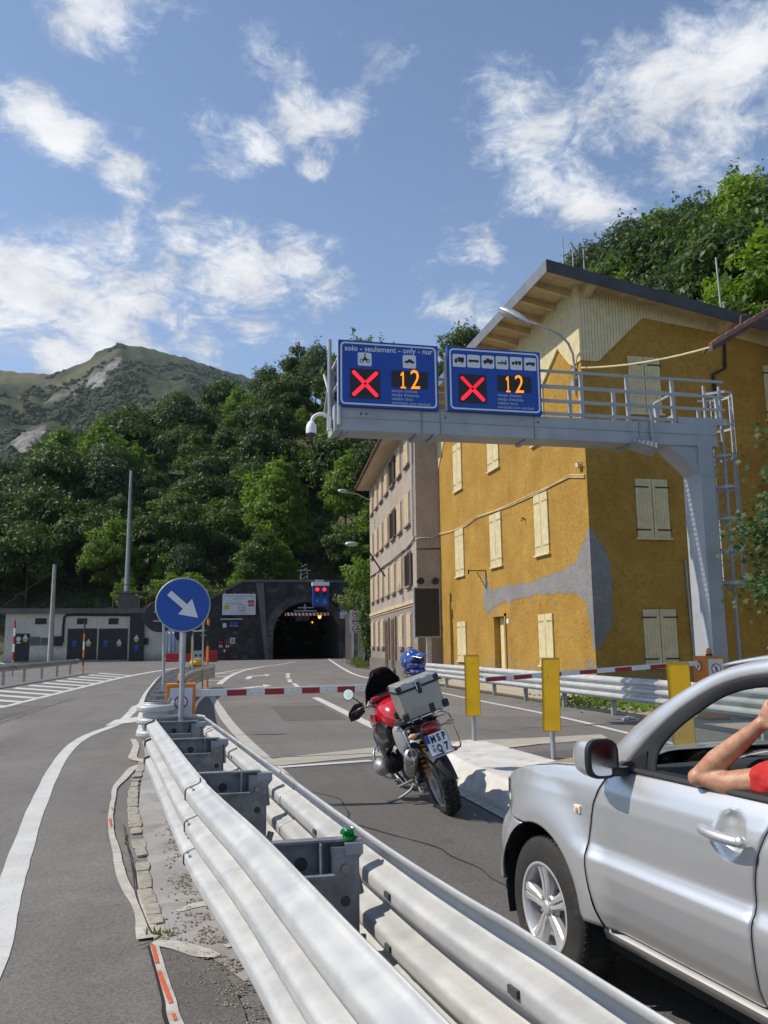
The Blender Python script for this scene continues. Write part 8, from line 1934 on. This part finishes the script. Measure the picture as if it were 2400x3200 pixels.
g = MB(); g.loft([[HC+Vector((.100*math.sin(R(q)), -(.185*math.cos(R(q)))-.0, -.105+dz)) for q in range(-70,71,14)] for dz in (-.03,.0,.028)], closed=False, caps=False); LH(g, 'chin_bar', M_hblue, smooth=60, solid=.012)
g = MB(); g.grid(lambda a, b: HC+Vector(((a-.5)*.20*(1-.30*b), -.10-.155*b, .070+.035*(1-(2*a-1)**2)-.015*b)), 12, 8); LH(g, 'peak', M_hblue, smooth=60, solid=.005)
g = MB(); g.tube([HC+Vector((.10*math.cos(q), .115*math.sin(q)-.01, -.118)) for q in [2*math.pi*k/24 for k in range(24)]], .012, 8, True); LH(g, 'neck_roll', M_dull, smooth=60)
for s in (1,-1): g = MB(); g.cyl(HC+Vector((s*.122,-.02,.02)), HC+Vector((s*.132,-.02,.02)), .016, n=14); LH(g, 'visor_screw', M_galv)
# ---------------------------------------------------------------- weeds, litter, foreground branch
def tuft(name, lab, cx_, cy_, rx, ry, n, h, m, seed, leaf=False, cat='weeds'):
    rd_ = np.random.default_rng(seed); V = []; F = []; k = 0
    for i in range(n):
        x, y = cx_+rd_.normal()*rx*.5, cy_+rd_.normal()*ry*.5; a = rd_.uniform(0, 6.28); hh = h*rd_.uniform(.4, 1.1); w = (.05 if leaf else .010)*rd_.uniform(.6,1.3); lx, ly = math.cos(a)*hh*.45, math.sin(a)*hh*.45; px_, py_ = -math.sin(a)*w, math.cos(a)*w
        if leaf:
            z0 = hh*rd_.uniform(.2, 1.); V += [(x-px_,y-py_,z0),(x+lx*.5,y+ly*.5,z0+.03),(x+px_,y+py_,z0),(x-lx*.5,y-ly*.5,z0-.03)]; F.append((k,k+1,k+2,k+3)); k += 4
        else: V += [(x-px_,y-py_,0),(x+px_,y+py_,0),(x+lx*.5+px_*.5,y+ly*.5+py_*.5,hh*.7),(x+lx,y+ly,hh)]; F.append((k,k+1,k+2,k+3)); k += 4
    me = bpy.data.meshes.new(name); me.from_pydata(V, [], F); me.materials.append(m); o = link(name, me); tag(o, kind='stuff'); return o
tuft('weeds', '', 10.5, 20.9, 1.1, 1.6, 900, .38, M_leafC, 3, True); tuft('weeds', '', 10.6, 18.6, .9, 1.0, 260, .25, M_leafC, 4, True)
tuft('grass', '', 14.6, 70, 1.6, 3.0, 900, .7, M_grass, 5); tuft('grass', '', 10.2, 38.0, .3, 2.5, 160, .3, M_grass, 6); tuft('grass', '', 12.2, 62.5, .5, 3.0, 300, .5, M_grass, 16)
q = gz(*Z6(850,1035)); tuft('grass', '', q.x, q.y, .13, .06, 40, .05, M_grass, 7); q = gz(*Z6(797,62)); tuft('weeds', '', q.x, q.y, .06, .06, 16, .07, M_leafC, 8, True)
q = gz(*Z6(655,545)); tuft('grass', '', q.x, q.y, .02, .25, 24, .02, M_grass, 9)
P = []; N = []
for i in range(2200):
    X, Y = rng.uniform(-6, 4.5), rng.uniform(104.2, 112); h = hill(X, Y); d = rng.normal(size=(6,3)); d[:,2] = abs(d[:,2])+.4; P += list(np.array([X,Y,max(h,2+(Y-104)*.8)])+d*np.array([.3,.3,.45])); N += list(d)
V, F = leaves(np.array(P), np.array(N), .22, rng, 2.6); me = bpy.data.meshes.new('grass_bank'); me.from_pydata(V.tolist(), [], F.tolist()); me.materials.append(M_grass); tag(link('grass_bank', me), kind='stuff')
# shrubs on the wall between the tunnel and the pink house
def shrub(name, lab, u, v0, v1, y, r, m, seed, n=1400, sz=.2):
    a, b = ony(u, v1, y), ony(u, v0, y); zc, rz_ = (a.z+b.z)/2, (b.z-a.z)/2; rd_ = np.random.default_rng(seed); d = rd_.normal(size=(n,3)); d /= np.linalg.norm(d, axis=1)[:,None]; rr_ = rd_.uniform(.3,1,n)[:,None]**.5*(1+.25*np.sin(d[:,:1]*7+d[:,2:]*5))
    V, F = leaves(np.array([a.x,y,zc])+d*rr_*np.array([r,r,rz_]), d+np.array([0,0,.5]), sz, rd_); o = thing(name, lab, 'shrub', (a.x,y,max(0,a.z))); W[o] = Matrix.Translation(Vector((a.x,y,max(0,a.z))))
    V -= np.array([a.x,y,max(0,a.z)]); me = bpy.data.meshes.new('foliage'); me.from_pydata(V.tolist(), [], F.tolist()); me.materials.append(m); link('foliage', me, o); g = MB(); g.tube([(a.x,y,0),(a.x,y,zc)], .08, 6); g.build('stem', M_bark, o)
shrub('shrub', 'yellowish green shrub hanging over the wall right of the tunnel', 1115, 1838, 1925, 88, 2.3, M_grass, 21); shrub('shrub', 'leafy green shrub beside the far corner of the pink house', 1140, 1740, 1850, 80, 2.2, M_leafC, 22, 1800); shrub('shrub', 'dark ivy clump at the foot of the far corner of the pink house', 1150, 1850, 2050, 66, .9, M_leafB, 23, 1500, .16)
shrub('shrub', 'light green bush above the left wing wall of the tunnel', 560, 1790, 1880, 108, 3.2, M_leafC, 24, 2600, .24); shrub('shrub', 'grassy bush between the roof stack and the blue sign', 480, 1832, 1895, 106.5, 2.4, M_grass, 25, 1600, .22)
# boundary wall behind the limit sign
o = thing('retaining_wall', 'dark rough retaining wall between the tunnel and the pink house', 'wall', (15.6,80,0)); g = MB(); g.prism([(13.2,66,-.1),(17.6,99.8,-.1),(17.6,99.8,5.2),(13.6,66,3.2)], (1.0,0,0)); g.build('masonry', M_dark, o)
# plastic bottles by the kerb
M_pet = mat('clear_plastic', (.75,.82,.86), .12, 0, .05, trans=.75, ior=1.25)
for i, (u, v, a, lab) in enumerate(((1945,2247,.5,'larger clear plastic bottle lying by the kerb under the right guardrail'),(1985,2243,2.2,'smaller crumpled plastic bottle lying beside a larger one at the kerb'))):
    q = gz(u, v, .04); o = thing('plastic_bottle', lab, 'bottle', (q.x,q.y,.04)); d = Vector((math.cos(a),math.sin(a),0)); g = MB(); g.lathe([(.004,0),(.036,.01),(.038,.06),(.033,.10),(.038,.15),(.036,.19),(.015,.235),(.014,.26)], q+Vector((0,0,.0)), d, 16); g.build('body', M_pet, o, smooth=50); g = MB(); g.cyl(q+d*.255, q+d*.275, .017, n=12); g.build('cap', M_blue, o)
q = gz(*Z6(878,742)); o = thing('cigarette_end', 'small white cigarette end on the concrete of the island', 'litter', (q.x,q.y,.012)); g = MB(); g.cyl((q.x-.012,q.y,.017),(q.x+.012,q.y+.004,.017), .004, n=8); g.build('paper', M_white, o)
# maple-like tree whose branches reach into the right edge
def lobed(c, n, up, s):
    a = up.cross(n).normalized(); b = n.cross(a).normalized(); P = []
    for ang, r in ((-90,.22),(-40,.62),(-8,.30),(28,.85),(55,.36),(90,1.0),(125,.36),(152,.85),(188,.30),(220,.62)): P.append(c+a*(math.cos(R(ang))*r*s)+b*(math.sin(R(ang))*r*s)-n*(.12*s*r*r))
    return P
tr = thing('maple_tree', 'broad-leaved tree at the right edge whose lobed leaves hang before the ladder', 'tree', (13.4,13.8,0))
g = MB(); g.tube([(13.4,13.8,-.1),(13.3,13.9,2.2),(13.1,14.0,4.6),(13.2,14.1,7.2)], [.16,.13,.09,.04], 9); g.build('trunk', M_bark, tr, smooth=60)
ends = [ony(u,v,y) for u,v,y in ((2330,1635,14.2),(2285,1672,14.4),(2360,1715,14.0),(2400,1650,13.8),(2375,1840,13.9),(2345,1795,14.2),(2392,1590,14.1),(2400,1470,14.0),(2440,1750,13.7),(2415,1870,13.6),(2470,1560,13.7),(2510,1700,13.6),(2400,1530,14.5),(2395,1350,14.6),(2500,1400,14.0),(2310,1690,14.5),(2395,1700,14.4),(2330,1860,14.3),(2400,1780,14.2),(2420,1620,14.4))]
g = MB(); rd2 = random.Random(4); lv = MB()
for e in ends:
    s = Vector((13.1,14.0,min(6.6, max(3.0, e.z+.5)))); mid = s.lerp(e, .5)+Vector((0,0,.25)); g.tube([s,mid,e], [.03,.018,.006], 5)
    for k in range(130):
        f = rd2.uniform(.35, 1.06); c = s.lerp(mid, f*2) if f < .5 else mid.lerp(e, f*2-1); c = c+Vector((rd2.gauss(0,.2),rd2.gauss(0,.2),rd2.gauss(-.05,.2)))
        n = Vector((rd2.gauss(-.35,.5),rd2.gauss(-.3,.5),rd2.uniform(.25,1))).normalized(); P = lobed(c, n, Vector((rd2.gauss(0,1),rd2.gauss(0,1),-.4)).normalized(), rd2.uniform(.065,.14)); i0 = len(P); lv.add(P+[c], [(q, (q+1)%10, 10) for q in range(10)])
g.build('branch', M_bark, tr); cr = lv.build('crown', leafmat('maple_leaf', [(.022,.055,.018),(.045,.09,.022),(.09,.15,.035)], .35), tr, fix=False)
# ---------------------------------------------------------------- thin summer haze
M_haze = bpy.data.materials.new('haze_air'); M_haze.use_nodes = True; t = NT(M_haze.node_tree); t.n.clear()
o_ = t.n.new('ShaderNodeOutputMaterial'); pv_ = t.n.new('ShaderNodeVolumePrincipled'); pv_.inputs['Color'].default_value = (.80,.88,1,1); pv_.inputs['Density'].default_value = .00006; pv_.inputs['Anisotropy'].default_value = .3
t.l.new(pv_.outputs[0], o_.inputs['Volume'])
g = MB(); g.bx(-3000, 3000, -1000, 3300, -12, 900); tag(g.build('haze', M_haze), kind='stuff')
